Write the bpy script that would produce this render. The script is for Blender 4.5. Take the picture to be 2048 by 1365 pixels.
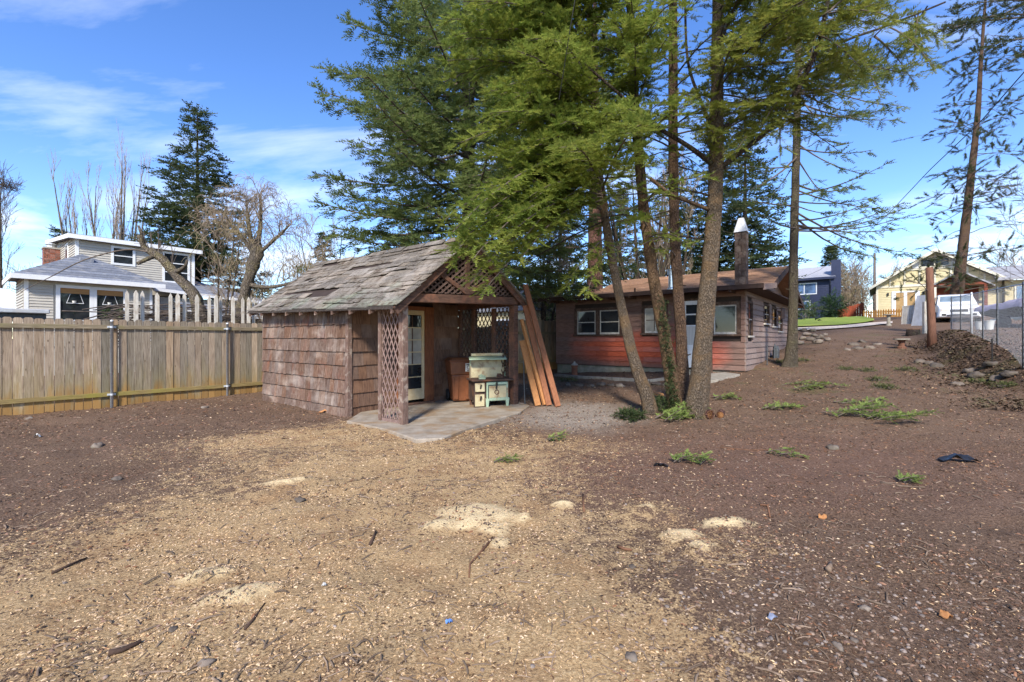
import bpy, bmesh, math, random
import numpy as np
from mathutils import Vector, Matrix, noise as mnoise

# ------------------------------------------------------------------ clear
for _o in list(bpy.data.objects):
    bpy.data.objects.remove(_o, do_unlink=True)
scene = bpy.context.scene
COL = scene.collection
random.seed(7)
RNG = np.random.default_rng(11)
R = math.radians

# ------------------------------------------------------------------ camera
cam_d = bpy.data.cameras.new("camera")
cam_d.lens = 16.0
cam_d.sensor_width = 36.0
cam_d.clip_start = 0.05
cam_d.clip_end = 2000.0
cam_d.shift_y = -0.002
cam = bpy.data.objects.new("camera", cam_d)
COL.objects.link(cam)
cam.location = (0, 0, 1.5)
cam.rotation_euler = (R(90), 0, 0)
scene.camera = cam

# ------------------------------------------------------------------ world
SUN_DIR = Vector((-0.10, -0.80, 0.62)).normalized()
world = bpy.data.worlds.new("World")
scene.world = world
world.use_nodes = True
wn = world.node_tree.nodes
wl = world.node_tree.links
wn.clear()
w_out = wn.new("ShaderNodeOutputWorld")
w_bg = wn.new("ShaderNodeBackground")
w_bg.inputs["Strength"].default_value = 0.128
w_sky = wn.new("ShaderNodeTexSky")
w_sky.sky_type = 'NISHITA'
w_sky.sun_disc = False
w_sky.sun_elevation = math.asin(SUN_DIR.z)
w_sky.sun_rotation = math.atan2(SUN_DIR.x, SUN_DIR.y)
w_sky.altitude = 600
w_sky.air_density = 1.0
w_sky.dust_density = 0.25
w_sky.ozone_density = 2.6
w_hs = wn.new("ShaderNodeHueSaturation")
w_hs.inputs["Saturation"].default_value = 1.22
w_hs.inputs["Hue"].default_value = 0.512
w_hs.inputs["Value"].default_value = 1.0
wl.new(w_sky.outputs[0], w_hs.inputs["Color"])
w_tc = wn.new("ShaderNodeTexCoord")
# thin cirrus: noise stretched along one direction of the sky
w_sep = wn.new("ShaderNodeSeparateXYZ")
wl.new(w_tc.outputs["Generated"], w_sep.inputs[0])
w_z = wn.new("ShaderNodeMath"); w_z.operation = 'MAXIMUM'; w_z.inputs[1].default_value = 0.03
wl.new(w_sep.outputs[2], w_z.inputs[0])
w_za = wn.new("ShaderNodeMath"); w_za.operation = 'ADD'; w_za.inputs[1].default_value = 0.18
wl.new(w_z.outputs[0], w_za.inputs[0])
w_dx = wn.new("ShaderNodeMath"); w_dx.operation = 'DIVIDE'
wl.new(w_sep.outputs[0], w_dx.inputs[0]); wl.new(w_za.outputs[0], w_dx.inputs[1])
w_dy = wn.new("ShaderNodeMath"); w_dy.operation = 'DIVIDE'
wl.new(w_sep.outputs[1], w_dy.inputs[0]); wl.new(w_za.outputs[0], w_dy.inputs[1])
w_cmb = wn.new("ShaderNodeCombineXYZ")
wl.new(w_dx.outputs[0], w_cmb.inputs[0]); wl.new(w_dy.outputs[0], w_cmb.inputs[1])
w_map = wn.new("ShaderNodeMapping")
w_map.inputs["Rotation"].default_value = (0, 0, R(-24))
w_map.inputs["Scale"].default_value = (0.55, 1.7, 1)
w_map.inputs["Location"].default_value = (2.3, 4.4, 0)
wl.new(w_cmb.outputs[0], w_map.inputs[0])
w_n = wn.new("ShaderNodeTexNoise")
w_n.inputs["Scale"].default_value = 1.05
w_n.inputs["Detail"].default_value = 9
w_n.inputs["Roughness"].default_value = 0.58
w_n.inputs["Distortion"].default_value = 0.5
wl.new(w_map.outputs[0], w_n.inputs["Vector"])
w_r = wn.new("ShaderNodeValToRGB")
w_r.color_ramp.elements[0].position = 0.52
w_r.color_ramp.elements[0].color = (0, 0, 0, 1)
w_r.color_ramp.elements[1].position = 0.80
w_r.color_ramp.elements[1].color = (1, 1, 1, 1)
wl.new(w_n.outputs["Fac"], w_r.inputs[0])
# low cumulus near the horizon
w_map2 = wn.new("ShaderNodeMapping")
w_map2.inputs["Scale"].default_value = (1.6, 1.6, 5.0)
w_map2.inputs["Location"].default_value = (0.35, 0.1, 0.2)
wl.new(w_tc.outputs["Generated"], w_map2.inputs[0])
w_n2 = wn.new("ShaderNodeTexNoise")
w_n2.inputs["Scale"].default_value = 2.2
w_n2.inputs["Detail"].default_value = 8
w_n2.inputs["Roughness"].default_value = 0.55
wl.new(w_map2.outputs[0], w_n2.inputs["Vector"])
w_r2 = wn.new("ShaderNodeValToRGB")
w_r2.color_ramp.elements[0].position = 0.52
w_r2.color_ramp.elements[0].color = (0, 0, 0, 1)
w_r2.color_ramp.elements[1].position = 0.66
w_r2.color_ramp.elements[1].color = (1, 1, 1, 1)
wl.new(w_n2.outputs["Fac"], w_r2.inputs[0])
w_el = wn.new("ShaderNodeMapRange")          # cumulus only low in the sky
w_el.inputs["From Min"].default_value = 0.10
w_el.inputs["From Max"].default_value = 0.26
w_el.inputs["To Min"].default_value = 1.0
w_el.inputs["To Max"].default_value = 0.0
wl.new(w_sep.outputs[2], w_el.inputs["Value"])
w_m2 = wn.new("ShaderNodeMath"); w_m2.operation = 'MULTIPLY'
wl.new(w_r2.outputs[0], w_m2.inputs[0]); wl.new(w_el.outputs[0], w_m2.inputs[1])
w_c1 = wn.new("ShaderNodeMath"); w_c1.operation = 'MULTIPLY'; w_c1.inputs[1].default_value = 0.62
wl.new(w_r.outputs[0], w_c1.inputs[0])
w_mx = wn.new("ShaderNodeMath"); w_mx.operation = 'MAXIMUM'
wl.new(w_c1.outputs[0], w_mx.inputs[0]); wl.new(w_m2.outputs[0], w_mx.inputs[1])
w_mix = wn.new("ShaderNodeMixRGB")
w_mix.inputs["Color2"].default_value = (5.6, 5.9, 6.4, 1)
wl.new(w_mx.outputs[0], w_mix.inputs["Fac"])
wl.new(w_hs.outputs[0], w_mix.inputs["Color1"])
wl.new(w_mix.outputs[0], w_bg.inputs["Color"])
wl.new(w_bg.outputs[0], w_out.inputs["Surface"])

# ------------------------------------------------------------------ sun (veiled by thin cloud: soft edge)
sun_d = bpy.data.lights.new("sun", 'SUN')
sun_d.energy = 3.0
sun_d.angle = R(7)
sun_d.color = (1.0, 0.93, 0.82)
sun = bpy.data.objects.new("sun", sun_d)
COL.objects.link(sun)
sun.rotation_euler = SUN_DIR.to_track_quat('Z', 'Y').to_euler()

scene.view_settings.view_transform = 'Standard'
scene.view_settings.look = 'None'
scene.view_settings.gamma = 1.0
scene.view_settings.use_curve_mapping = False
scene.view_settings.exposure = 1.22

# ------------------------------------------------------------------ site frame
# the lot runs along U (away to the right); V is square to it (away to the left)
U = Vector((0.625, 0.7806, 0.0))
V = Vector((-0.7806, 0.625, 0.0))
LOT = math.atan2(U.y, U.x)
FPX = 910.0
def W(px, py, y):                       # a point at depth y, given where it shows in the survey photo
    return Vector(((px - 1024) / FPX * y, y, 1.5 + (678.5 - py) / FPX * y))
def sstep(a, b, x):
    t = np.clip((x - a) / (b - a), 0, 1)
    return t * t * (3 - 2 * t)
def hgt(X, Y):
    X = np.asarray(X, float); Y = np.asarray(Y, float)
    p = 0.625 * X + 0.7806 * Y
    q = -0.7806 * X + 0.625 * Y
    pe = np.clip(p, 0, 62)
    h = 0.085 * (np.log1p(np.exp(np.clip((pe - 7.4) * 1.6, -30, 60))) / 1.6)
    h = h - 0.05 * np.clip(q - 3.0, 0, 14) * sstep(8, 14, p)
    h = np.maximum(h, 0)
    edge = -1.15 - 0.22 * np.clip(17 - p, 0, 10)
    berm = sstep(0, 1.0, edge - q) * 0.55 * sstep(5, 10, p) * (1 - sstep(21, 30, p))
    return h + berm
def _ss(a, b, x):
    t = min(max((x - a) / (b - a), 0.0), 1.0)
    return t * t * (3 - 2 * t)
def hz(x, y):                           # the same height for one point
    p = 0.625 * x + 0.7806 * y
    q = -0.7806 * x + 0.625 * y
    pe = min(max(p, 0), 62)
    e = min(max((pe - 7.4) * 1.6, -30), 60)
    h = 0.085 * (math.log1p(math.exp(e)) / 1.6) - 0.05 * min(max(q - 3.0, 0), 14) * _ss(8, 14, p)
    h = max(h, 0)
    edge = -1.15 - 0.22 * min(max(17 - p, 0), 10)
    return h + _ss(0, 1.0, edge - q) * 0.55 * _ss(5, 10, p) * (1 - _ss(21, 30, p))
def G(px, py):                          # point of the ground seen at a pixel (ray march on the height field)
    dx, dz = (px - 1024) / FPX, (678.5 - py) / FPX
    y = 1.0
    while y < 90:
        if 1.5 + dz * y <= hz(dx * y, y):
            break
        y += 0.02 + y * 0.002
    return Vector((dx * y, y, hz(dx * y, y)))

# ------------------------------------------------------------------ object helpers
def link(o, parent=None):
    COL.objects.link(o)
    if parent is not None:
        o.parent = parent
    return o
def tag(o, label=None, cat=None, group=None, kind=None):
    if label: o["label"] = label
    if cat: o["category"] = cat
    if group: o["group"] = group
    if kind: o["kind"] = kind
    return o
def thing(name, label, cat, loc=(0, 0, 0), rz=0.0, group=None):
    o = bpy.data.objects.new(name, None)
    o.empty_display_size = 0.2
    o.location = loc
    o.rotation_euler = (0, 0, rz)
    link(o)
    return tag(o, label, cat, group)

class MB:
    """collects simple solids and links them as one mesh object"""
    def __init__(s):
        s.v = []; s.f = []
    def _add(s, vs, fs):
        b = len(s.v)
        s.v.extend([tuple(x) for x in vs])
        s.f.extend([tuple(i + b for i in f) for f in fs])
        return s
    def box(s, a, b):
        x0, y0, z0 = a; x1, y1, z1 = b
        return s._add([(x0,y0,z0),(x1,y0,z0),(x1,y1,z0),(x0,y1,z0),(x0,y0,z1),(x1,y0,z1),(x1,y1,z1),(x0,y1,z1)],
                      [(0,3,2,1),(4,5,6,7),(0,1,5,4),(1,2,6,5),(2,3,7,6),(3,0,4,7)])
    def hexa(s, p):                     # 8 corners, bottom 4 then top 4
        return s._add(p, [(0,3,2,1),(4,5,6,7),(0,1,5,4),(1,2,6,5),(2,3,7,6),(3,0,4,7)])
    def bar(s, p0, p1, w, h, up=(0, 0, 1)):
        p0 = Vector(p0); p1 = Vector(p1)
        d = (p1 - p0).normalized()
        up = Vector(up)
        side = d.cross(up)
        if side.length < 1e-4: side = d.cross(Vector((1, 0, 0)))
        side.normalize()
        u2 = side.cross(d).normalized()
        a = side * w / 2; b = u2 * h / 2
        return s.hexa([p0-a-b, p0+a-b, p1+a-b, p1-a-b, p0-a+b, p0+a+b, p1+a+b, p1-a+b])
    def prism(s, poly, off):            # polygon (list of 3D points) pushed along off
        n = len(poly); off = Vector(off)
        P = [Vector(p) for p in poly]
        vs = P + [p + off for p in P]
        fs = [tuple(range(n))[::-1], tuple(range(n, 2*n))]
        fs += [(i, (i+1) % n, n + (i+1) % n, n + i) for i in range(n)]
        return s._add(vs, fs)
    def tube(s, pts, rad, n=8, caps=True):
        pts = [Vector(p) for p in pts]
        if not hasattr(rad, '__len__'): rad = [rad] * len(pts)
        vs = []; fs = []
        ref = Vector((0.13, 0.07, 1)).normalized()
        side = None
        for i, p in enumerate(pts):
            d = (pts[min(i+1, len(pts)-1)] - pts[max(i-1, 0)])
            d = d.normalized() if d.length > 1e-9 else Vector((0, 0, 1))
            if side is None:
                side = d.cross(ref)
                if side.length < 1e-3: side = d.cross(Vector((1, 0, 0)))
            side = (side - d * side.dot(d))
            if side.length < 1e-6: side = d.cross(Vector((1, 0, 0)))
            side.normalize()
            up = d.cross(side)
            for k in range(n):
                a = 2 * math.pi * k / n
                vs.append(p + (side * math.cos(a) + up * math.sin(a)) * rad[i])
        for i in range(len(pts) - 1):
            for k in range(n):
                k2 = (k + 1) % n
                fs.append((i*n+k, i*n+k2, (i+1)*n+k2, (i+1)*n+k))
        if caps:
            fs.append(tuple(range(n))[::-1])
            fs.append(tuple(range((len(pts)-1)*n, len(pts)*n)))
        return s._add(vs, fs)
    def lathe(s, prof, c=(0, 0, 0), n=16):   # prof: (radius, z)
        c = Vector(c)
        vs = []; fs = []
        for r, z in prof:
            for k in range(n):
                a = 2 * math.pi * k / n
                vs.append(c + Vector((r * math.cos(a), r * math.sin(a), z)))
        m = len(prof)
        for i in range(m - 1):
            for k in range(n):
                k2 = (k + 1) % n
                fs.append((i*n+k, i*n+k2, (i+1)*n+k2, (i+1)*n+k))
        fs.append(tuple(range(n))[::-1])
        fs.append(tuple(range((m-1)*n, m*n)))
        return s._add(vs, fs)
    def rock(s, c, r, seed=0, n=10, m=7, rough=0.22, base=-0.35):
        c = Vector(c); rs = random.Random(seed)
        o = Vector((rs.random()*50, rs.random()*50, rs.random()*50))
        vs = []; fs = []
        for i in range(m):
            th = math.pi * i / (m - 1)
            for k in range(n):
                a = 2 * math.pi * k / n
                d = Vector((math.sin(th)*math.cos(a), math.sin(th)*math.sin(a), math.cos(th)))
                f = 1 + rough * mnoise.noise(d * 1.4 + o) * 1.8 + rough * 0.4 * mnoise.noise(d * 3.5 + o)
                z = max(d.z * f, base)
                vs.append(c + Vector((d.x * f * r[0], d.y * f * r[1], z * r[2])))
        for i in range(m - 1):
            for k in range(n):
                k2 = (k + 1) % n
                fs.append((i*n+k, (i+1)*n+k, (i+1)*n+k2, i*n+k2))
        return s._add(vs, fs)
    def build(s, name, mat, parent=None, smooth=False, bevel=0.0):
        me = bpy.data.meshes.new(name)
        me.from_pydata(s.v, [], s.f)
        me.update()
        if mat is not None: me.materials.append(mat)
        if smooth:
            me.polygons.foreach_set("use_smooth", [True] * len(me.polygons))
        o = bpy.data.objects.new(name, me)
        link(o, parent)
        if bevel:
            m = o.modifiers.new("bevel", 'BEVEL'); m.width = bevel; m.segments = 2; m.limit_method = 'ANGLE'
        return o

def np_mesh(name, verts, faces, mat, parent=None, smooth=False, attrs=None):
    """verts (N,3), faces (M,3) or (M,4) -> one mesh object, quickly"""
    verts = np.ascontiguousarray(verts, dtype=np.float32)
    faces = np.ascontiguousarray(faces, dtype=np.int32)
    k = faces.shape[1]; m = len(faces)
    me = bpy.data.meshes.new(name)
    me.vertices.add(len(verts)); me.vertices.foreach_set("co", verts.ravel())
    me.loops.add(m * k); me.loops.foreach_set("vertex_index", faces.ravel())
    me.polygons.add(m)
    me.polygons.foreach_set("loop_start", np.arange(0, m * k, k, dtype=np.int32))
    try:
        me.polygons.foreach_set("loop_total", np.full(m, k, dtype=np.int32))
    except Exception:
        pass
    if smooth:
        me.polygons.foreach_set("use_smooth", np.ones(m, dtype=bool))
    if attrs:
        for an, av in attrs.items():
            at = me.attributes.new(an, 'FLOAT', 'POINT')
            at.data.foreach_set("value", np.ascontiguousarray(av, dtype=np.float32))
    me.update(calc_edges=True)
    me.validate()
    if mat is not None: me.materials.append(mat)
    o = bpy.data.objects.new(name, me)
    return link(o, parent)

# ------------------------------------------------------------------ materials
def new_mat(name):
    m = bpy.data.materials.new(name)
    m.use_nodes = True
    nt = m.node_tree
    b = nt.nodes["Principled BSDF"]
    return m, nt, b
def c4(c): return (c[0], c[1], c[2], 1.0)
def noise_node(nt, vec, scale, detail=4, rough=0.55, dist=0.0):
    n = nt.nodes.new("ShaderNodeTexNoise")
    n.inputs["Scale"].default_value = scale
    n.inputs["Detail"].default_value = detail
    n.inputs["Roughness"].default_value = rough
    n.inputs["Distortion"].default_value = dist
    if vec is not None: nt.links.new(vec, n.inputs["Vector"])
    return n
def ramp(nt, fac, stops):
    r = nt.nodes.new("ShaderNodeValToRGB")
    els = r.color_ramp.elements
    while len(els) < len(stops): els.new(0.5)
    for e, (p, c) in zip(els, stops):
        e.position = p; e.color = c4(c) if len(c) == 3 else c
    nt.links.new(fac, r.inputs[0])
    return r
def mixc(nt, fac, a, b, mode='MIX'):
    m = nt.nodes.new("ShaderNodeMixRGB"); m.blend_type = mode
    for sock, val in ((m.inputs[0], fac), (m.inputs[1], a), (m.inputs[2], b)):
        if isinstance(val, (int, float)): sock.default_value = val
        elif isinstance(val, (tuple, list)): sock.default_value = c4(val)
        else: nt.links.new(val, sock)
    return m.outputs[0]
def mth(nt, op, a, b=None, clamp=False):
    m = nt.nodes.new("ShaderNodeMath"); m.operation = op; m.use_clamp = clamp
    for i, val in enumerate((a, b)):
        if val is None: continue
        if isinstance(val, (int, float)): m.inputs[i].default_value = val
        else: nt.links.new(val, m.inputs[i])
    return m.outputs[0]
def coords(nt, scale=(1, 1, 1), kind="Object", loc=(0, 0, 0), rot=(0, 0, 0)):
    tc = nt.nodes.new("ShaderNodeTexCoord")
    mp = nt.nodes.new("ShaderNodeMapping")
    mp.inputs["Scale"].default_value = scale
    mp.inputs["Location"].default_value = loc
    mp.inputs["Rotation"].default_value = rot
    nt.links.new(tc.outputs[kind], mp.inputs[0])
    return mp.outputs[0]
def vary_value(nt, col, amt, island=True, sat=0.0):
    oi = nt.nodes.new("ShaderNodeObjectInfo")
    r = oi.outputs["Random"]
    if island:
        ge = nt.nodes.new("ShaderNodeNewGeometry")
        r = mth(nt, 'FRACT', mth(nt, 'ADD', r, ge.outputs["Random Per Island"]))
    mr = nt.nodes.new("ShaderNodeMapRange")
    mr.inputs["To Min"].default_value = 1 - amt
    mr.inputs["To Max"].default_value = 1 + amt
    nt.links.new(r, mr.inputs["Value"])
    hs = nt.nodes.new("ShaderNodeHueSaturation")
    nt.links.new(mr.outputs[0], hs.inputs["Value"])
    if sat:
        r2 = mth(nt, 'FRACT', mth(nt, 'MULTIPLY', r, 7.31))
        m2 = nt.nodes.new("ShaderNodeMapRange")
        m2.inputs["To Min"].default_value = 1 - sat
        m2.inputs["To Max"].default_value = 1 + sat
        nt.links.new(r2, m2.inputs["Value"])
        nt.links.new(m2.outputs[0], hs.inputs["Saturation"])
    nt.links.new(col, hs.inputs["Color"])
    return hs.outputs[0]
def mat(name, c1, c2=None, c3=None, scale=(1, 1, 1), ns=8.0, patch=1.2, patch_lo=0.5, patch_hi=0.68,
        rough=0.85, bump=0.25, bdist=0.01, vary=0.12, sat=0.0, metal=0.0, spec=0.25, detail=5, island=True, rot=(0,0,0)):
    m, nt, b = new_mat(name)
    vec = coords(nt, scale, rot=rot)
    n1 = noise_node(nt, vec, ns, detail, 0.6)
    if c2 is None: c2 = tuple(x * 0.75 for x in c1)
    col = ramp(nt, n1.outputs["Fac"], [(0.32, c2), (0.68, c1)]).outputs[0]
    if c3 is not None:
        n2 = noise_node(nt, coords(nt), patch, 5, 0.6, 0.3)
        f = ramp(nt, n2.outputs["Fac"], [(patch_lo, (0, 0, 0)), (patch_hi, (1, 1, 1))]).outputs[0]
        col = mixc(nt, f, col, c3)
    if vary: col = vary_value(nt, col, vary, island, sat)
    nt.links.new(col, b.inputs["Base Color"])
    b.inputs["Roughness"].default_value = rough
    b.inputs["Metallic"].default_value = metal
    b.inputs["Specular IOR Level"].default_value = spec
    if bump:
        bp = nt.nodes.new("ShaderNodeBump")
        bp.inputs["Strength"].default_value = bump
        bp.inputs["Distance"].default_value = bdist
        nt.links.new(n1.outputs["Fac"], bp.inputs["Height"])
        nt.links.new(bp.outputs[0], b.inputs["Normal"])
    return m
def plain(name, c, rough=0.6, metal=0.0, spec=0.4):
    return mat(name, c, tuple(x * 0.88 for x in c), ns=14, rough=rough, bump=0.05, vary=0.04, metal=metal, spec=spec)
def glass_mat(name, c=(0.012, 0.014, 0.016), rough=0.04):
    m, nt, b = new_mat(name)
    n = noise_node(nt, coords(nt), 3.0, 3)
    col = ramp(nt, n.outputs["Fac"], [(0.3, c), (0.7, tuple(x * 2.2 for x in c))]).outputs[0]
    nt.links.new(col, b.inputs["Base Color"])
    b.inputs["Roughness"].default_value = rough
    b.inputs["Specular IOR Level"].default_value = 0.6
    return m
# ================================================================== GROUND
def grid_axis(segs):
    out = [segs[0][0]]
    for a, b, st in segs:
        n = max(1, int(round((b - a) / st)))
        out += list(np.linspace(a, b, n + 1)[1:])
    return np.array(out)
def blob(X, Y, cx, cy, rx, ry, rot=0.0, soft=0.5):
    c, s = math.cos(rot), math.sin(rot)
    dx, dy = X - cx, Y - cy
    a = (dx * c + dy * s) / rx; b = (-dx * s + dy * c) / ry
    d = np.sqrt(a * a + b * b)
    return 1 - sstep(1 - soft, 1 + soft, d)
def vnoise(X, Y, s, seed=0):            # smooth value noise, vectorised
    r = np.random.default_rng(seed); T = r.random((64, 64))
    x = X * s; y = Y * s
    xi = np.floor(x).astype(int); yi = np.floor(y).astype(int)
    fx = x - xi; fy = y - yi
    fx = fx * fx * (3 - 2 * fx); fy = fy * fy * (3 - 2 * fy)
    g = lambda i, j: T[i % 64, j % 64]
    return (g(xi, yi) * (1 - fx) * (1 - fy) + g(xi + 1, yi) * fx * (1 - fy)
            + g(xi, yi + 1) * (1 - fx) * fy + g(xi + 1, yi + 1) * fx * fy)
def fbm(X, Y, s, seed=0, o=4):
    t = 0; a = 0.5; n = 0
    for i in range(o):
        t = t + a * vnoise(X, Y, s * 2 ** i, seed + i); n += a; a *= 0.55
    return t / n
def bumps(X, Y):
    near = 1 - sstep(14, 26, Y)
    return ((fbm(X, Y, 0.8, 3) - 0.5) * 0.10 + (fbm(X, Y, 3.0, 9) - 0.5) * 0.06 - 0.02 * sstep(.55, .75, fbm(X * .5 + Y * .9, Y * .4 - X * .6, 1.3, 63)) + (fbm(X, Y, 9.0, 21, 3) - 0.5) * 0.022) * near * sstep(-30, -14, X)

# where the sawdust lies: mounds left by the felled trees
SAW = []
for px, py, rx, ry, rot in [(945, 1045, .16, .12, 0), (985, 1060, .12, .1, 0), (880, 1055, .14, .08, .3), (1003, 1088, .07, .07, 0),
                            (1052, 1038, .06, .06, 0), (1130, 1008, .09, .05, 0), (1455, 1052, .18, .08, 0), (1365, 1068, .14, .08, .2),
                            (1400, 1097, .08, .06, 0), (575, 970, .22, .08, .5), (1290, 1015, .05, .04, 0), (480, 1195, .2, .09, .5),
                            (425, 1150, .16, .06, .6), (960, 1030, .3, .22, 0)]:
    g = G(px, py); SAW.append((g.x, g.y, rx, ry, rot))

def ground_masks(X, Y):
    wob = (fbm(X, Y, 0.55, 31) - 0.5)
    wob2 = (fbm(X, Y, 1.7, 41) - 0.5)
    saw = np.zeros_like(X)
    for cx, cy, rx, ry, rot, a in [(-1.3, 5.6, 2.2, 2.2, 0.3, .75), (-2.9, 6.9, 1.9, 1.0, 0.5, .8), (-1.5, 3.2, 2.0, 1.6, 0.2, .95), (-2.2, 7.8, 1.3, .6, 0, .75),
                                   (-0.2, 2.6, 1.2, 1.4, 0, .9), (-.3, 4.0, 1.1, .9, 0, .9), (-2.6, 2.4, 1.1, .9, .5, .85), (0.9, 3.6, .8, .8, 0, .5),
                                   (1.5, 3.4, .6, .5, 0, .45), (0.0, 6.3, 1.5, .9, 0, .55)]:
        saw = np.maximum(saw, a * blob(X + wob * 1.6, Y + wob2 * 1.2, cx, cy, rx, ry, rot, .75))
    streak = fbm(X * 0.5 + Y * 0.9, Y * 0.35 - X * 0.6, 1.5, 51)
    saw = saw * (0.55 + 0.75 * streak)
    pile = np.zeros_like(X)
    for cx, cy, rx, ry, rot in SAW:
        pile = np.maximum(pile, blob(X + wob2 * .1, Y + wob2 * .1, cx, cy, rx * 1.15, ry * 1.15, rot, .6))
    grav = blob(X + wob, Y + wob2, 1.1, 8.6, 1.3, 1.2, -.3, .5)
    red = blob(X + wob, Y + wob2, 2.6, 5.6, 3.2, 1.5, 0, .6) * 0.8
    green = sstep(0.60, 0.72, fbm(X, Y, 0.9, 77)) * sstep(6.5, 10, Y) * sstep(2, 5, X) * 0.6
    stony = blob(X + wob, Y + wob2, 2.6, 2.3, 1.9, 1.0, .2, .5)
    return saw, pile, grav, red, green, stony

gx = grid_axis([(-420, -60, 40), (-60, -16, 4), (-16, -6, .25), (-6, 6, .07), (6, 18, .16), (18, 60, 1.5), (60, 420, 40)])
gy = grid_axis([(-30, 0, 3), (0, 1.4, .2), (1.4, 9, .07), (9, 18, .14), (18, 62, 1.0), (62, 200, 12), (200, 620, 60)])
XX, YY = np.meshgrid(gx, gy)
ZZ = hgt(XX, YY) + bumps(XX, YY)
m_saw, m_pile, m_grav, m_red, m_green, m_stony = ground_masks(XX, YY)
ZZ = ZZ + m_pile * 0.05 * (0.6 + 0.8 * fbm(XX, YY, 7, 5))
nx, ny = len(gx), len(gy)
idx = np.arange(nx * ny).reshape(ny, nx)
quads = np.stack([idx[:-1, :-1], idx[:-1, 1:], idx[1:, 1:], idx[1:, :-1]], -1).reshape(-1, 4)

def ground_material():
    m, nt, b = new_mat("earth")
    vec = coords(nt, kind="Object")
    def att(n):
        a = nt.nodes.new("ShaderNodeAttribute"); a.attribute_name = n
        return a.outputs["Fac"]
    fine = noise_node(nt, vec, 55, 6, 0.72)
    mid = noise_node(nt, vec, 9, 6, 0.65)
    big = noise_node(nt, vec, 0.8, 5, 0.6)
    soil = ramp(nt, fine.outputs["Fac"], [(0.30, (0.034, 0.0195, 0.012)), (0.52, (0.14, 0.088, 0.056)), (0.72, (0.31, 0.21, 0.14))]).outputs[0]
    soil2 = ramp(nt, fine.outputs["Fac"], [(0.30, (0.065, 0.039, 0.026)), (0.55, (0.20, 0.13, 0.088)), (0.75, (0.33, 0.225, 0.155))]).outputs[0]
    bf = ramp(nt, big.outputs["Fac"], [(0.40, (0, 0, 0)), (0.62, (1, 1, 1))]).outputs[0]
    col = mixc(nt, mth(nt, 'MULTIPLY', bf, 0.55), soil, soil2)
    red = ramp(nt, fine.outputs["Fac"], [(0.3, (0.07, 0.035, 0.022)), (0.6, (0.20, 0.12, 0.085)), (0.8, (0.3, 0.2, 0.14))]).outputs[0]
    col = mixc(nt, att("red"), col, red)
    gravel = ramp(nt, fine.outputs["Fac"], [(0.3, (0.15, 0.125, 0.10)), (0.6, (0.36, 0.31, 0.26)), (0.8, (0.5, 0.45, 0.4))]).outputs[0]
    col = mixc(nt, mth(nt, 'MULTIPLY', att("grav"), 0.8), col, gravel)
    # sawdust threshold broken up by grain
    vor = nt.nodes.new("ShaderNodeTexVoronoi"); vor.inputs["Scale"].default_value = 85
    nt.links.new(vec, vor.inputs["Vector"])
    sawc = ramp(nt, fine.outputs["Fac"], [(0.25, (0.17, 0.095, 0.042)), (0.5, (0.46, 0.31, 0.155)), (0.75, (0.72, 0.54, 0.30))]).outputs[0]
    n9 = noise_node(nt, vec, 1.9, 6, 0.65)
    sawc = mixc(nt, ramp(nt, n9.outputs['Fac'], [(0.46, (0, 0, 0)), (0.64, (.6, .6, .6))]).outputs[0], sawc, ramp(nt, fine.outputs['Fac'], [(0.3, (0.16, 0.08, 0.038)), (0.7, (0.46, 0.27, 0.125))]).outputs[0])
    t = mth(nt, 'ADD', att("saw"), mth(nt, 'MULTIPLY', mth(nt, 'SUBTRACT', mid.outputs["Fac"], 0.5), 1.9))
    t = mth(nt, 'ADD', t, mth(nt, 'MULTIPLY', mth(nt, 'SUBTRACT', fine.outputs["Fac"], 0.5), 1.8))
    t = mth(nt, 'ADD', t, mth(nt, 'MULTIPLY', mth(nt, 'SUBTRACT', vor.outputs["Distance"], 0.4), 0.35))
    sf = ramp(nt, t, [(0.34, (0, 0, 0)), (0.62, (1, 1, 1))]).outputs[0]
    sf = mth(nt, 'MULTIPLY', sf, ramp(nt, att("saw"), [(0.02, (0, 0, 0)), (0.25, (1, 1, 1))]).outputs[0])
    col = mixc(nt, mth(nt, 'MULTIPLY', sf, 0.82), col, sawc)
    pilec = ramp(nt, fine.outputs["Fac"], [(0.25, (0.55, 0.40, 0.20)), (0.7, (0.82, 0.66, 0.40))]).outputs[0]
    pf = ramp(nt, mth(nt, 'ADD', att("pile"), mth(nt, 'MULTIPLY', mth(nt, 'SUBTRACT', mid.outputs["Fac"], 0.5), 1.6)), [(0.28, (0, 0, 0)), (0.85, (.9, .9, .9))]).outputs[0]
    col = mixc(nt, pf, col, pilec)
    gf = ramp(nt, mth(nt, 'ADD', att("green"), mth(nt, 'MULTIPLY', mth(nt, 'SUBTRACT', mid.outputs["Fac"], 0.5), 1.0)), [(0.4, (0, 0, 0)), (0.75, (1, 1, 1))]).outputs[0]
    col = mixc(nt, mth(nt, 'MULTIPLY', gf, 0.5), col, (0.075, 0.10, 0.025))
    nt.links.new(col, b.inputs["Base Color"])
    b.inputs["Roughness"].default_value = 0.95
    b.inputs["Specular IOR Level"].default_value = 0.15
    bp = nt.nodes.new("ShaderNodeBump"); bp.inputs["Strength"].default_value = 0.9; bp.inputs["Distance"].default_value = 0.02
    hsum = mth(nt, 'ADD', fine.outputs["Fac"], mth(nt, 'MULTIPLY', mid.outputs["Fac"], 0.8))
    nt.links.new(hsum, bp.inputs["Height"])
    nt.links.new(bp.outputs[0], b.inputs["Normal"])
    return m
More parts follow.
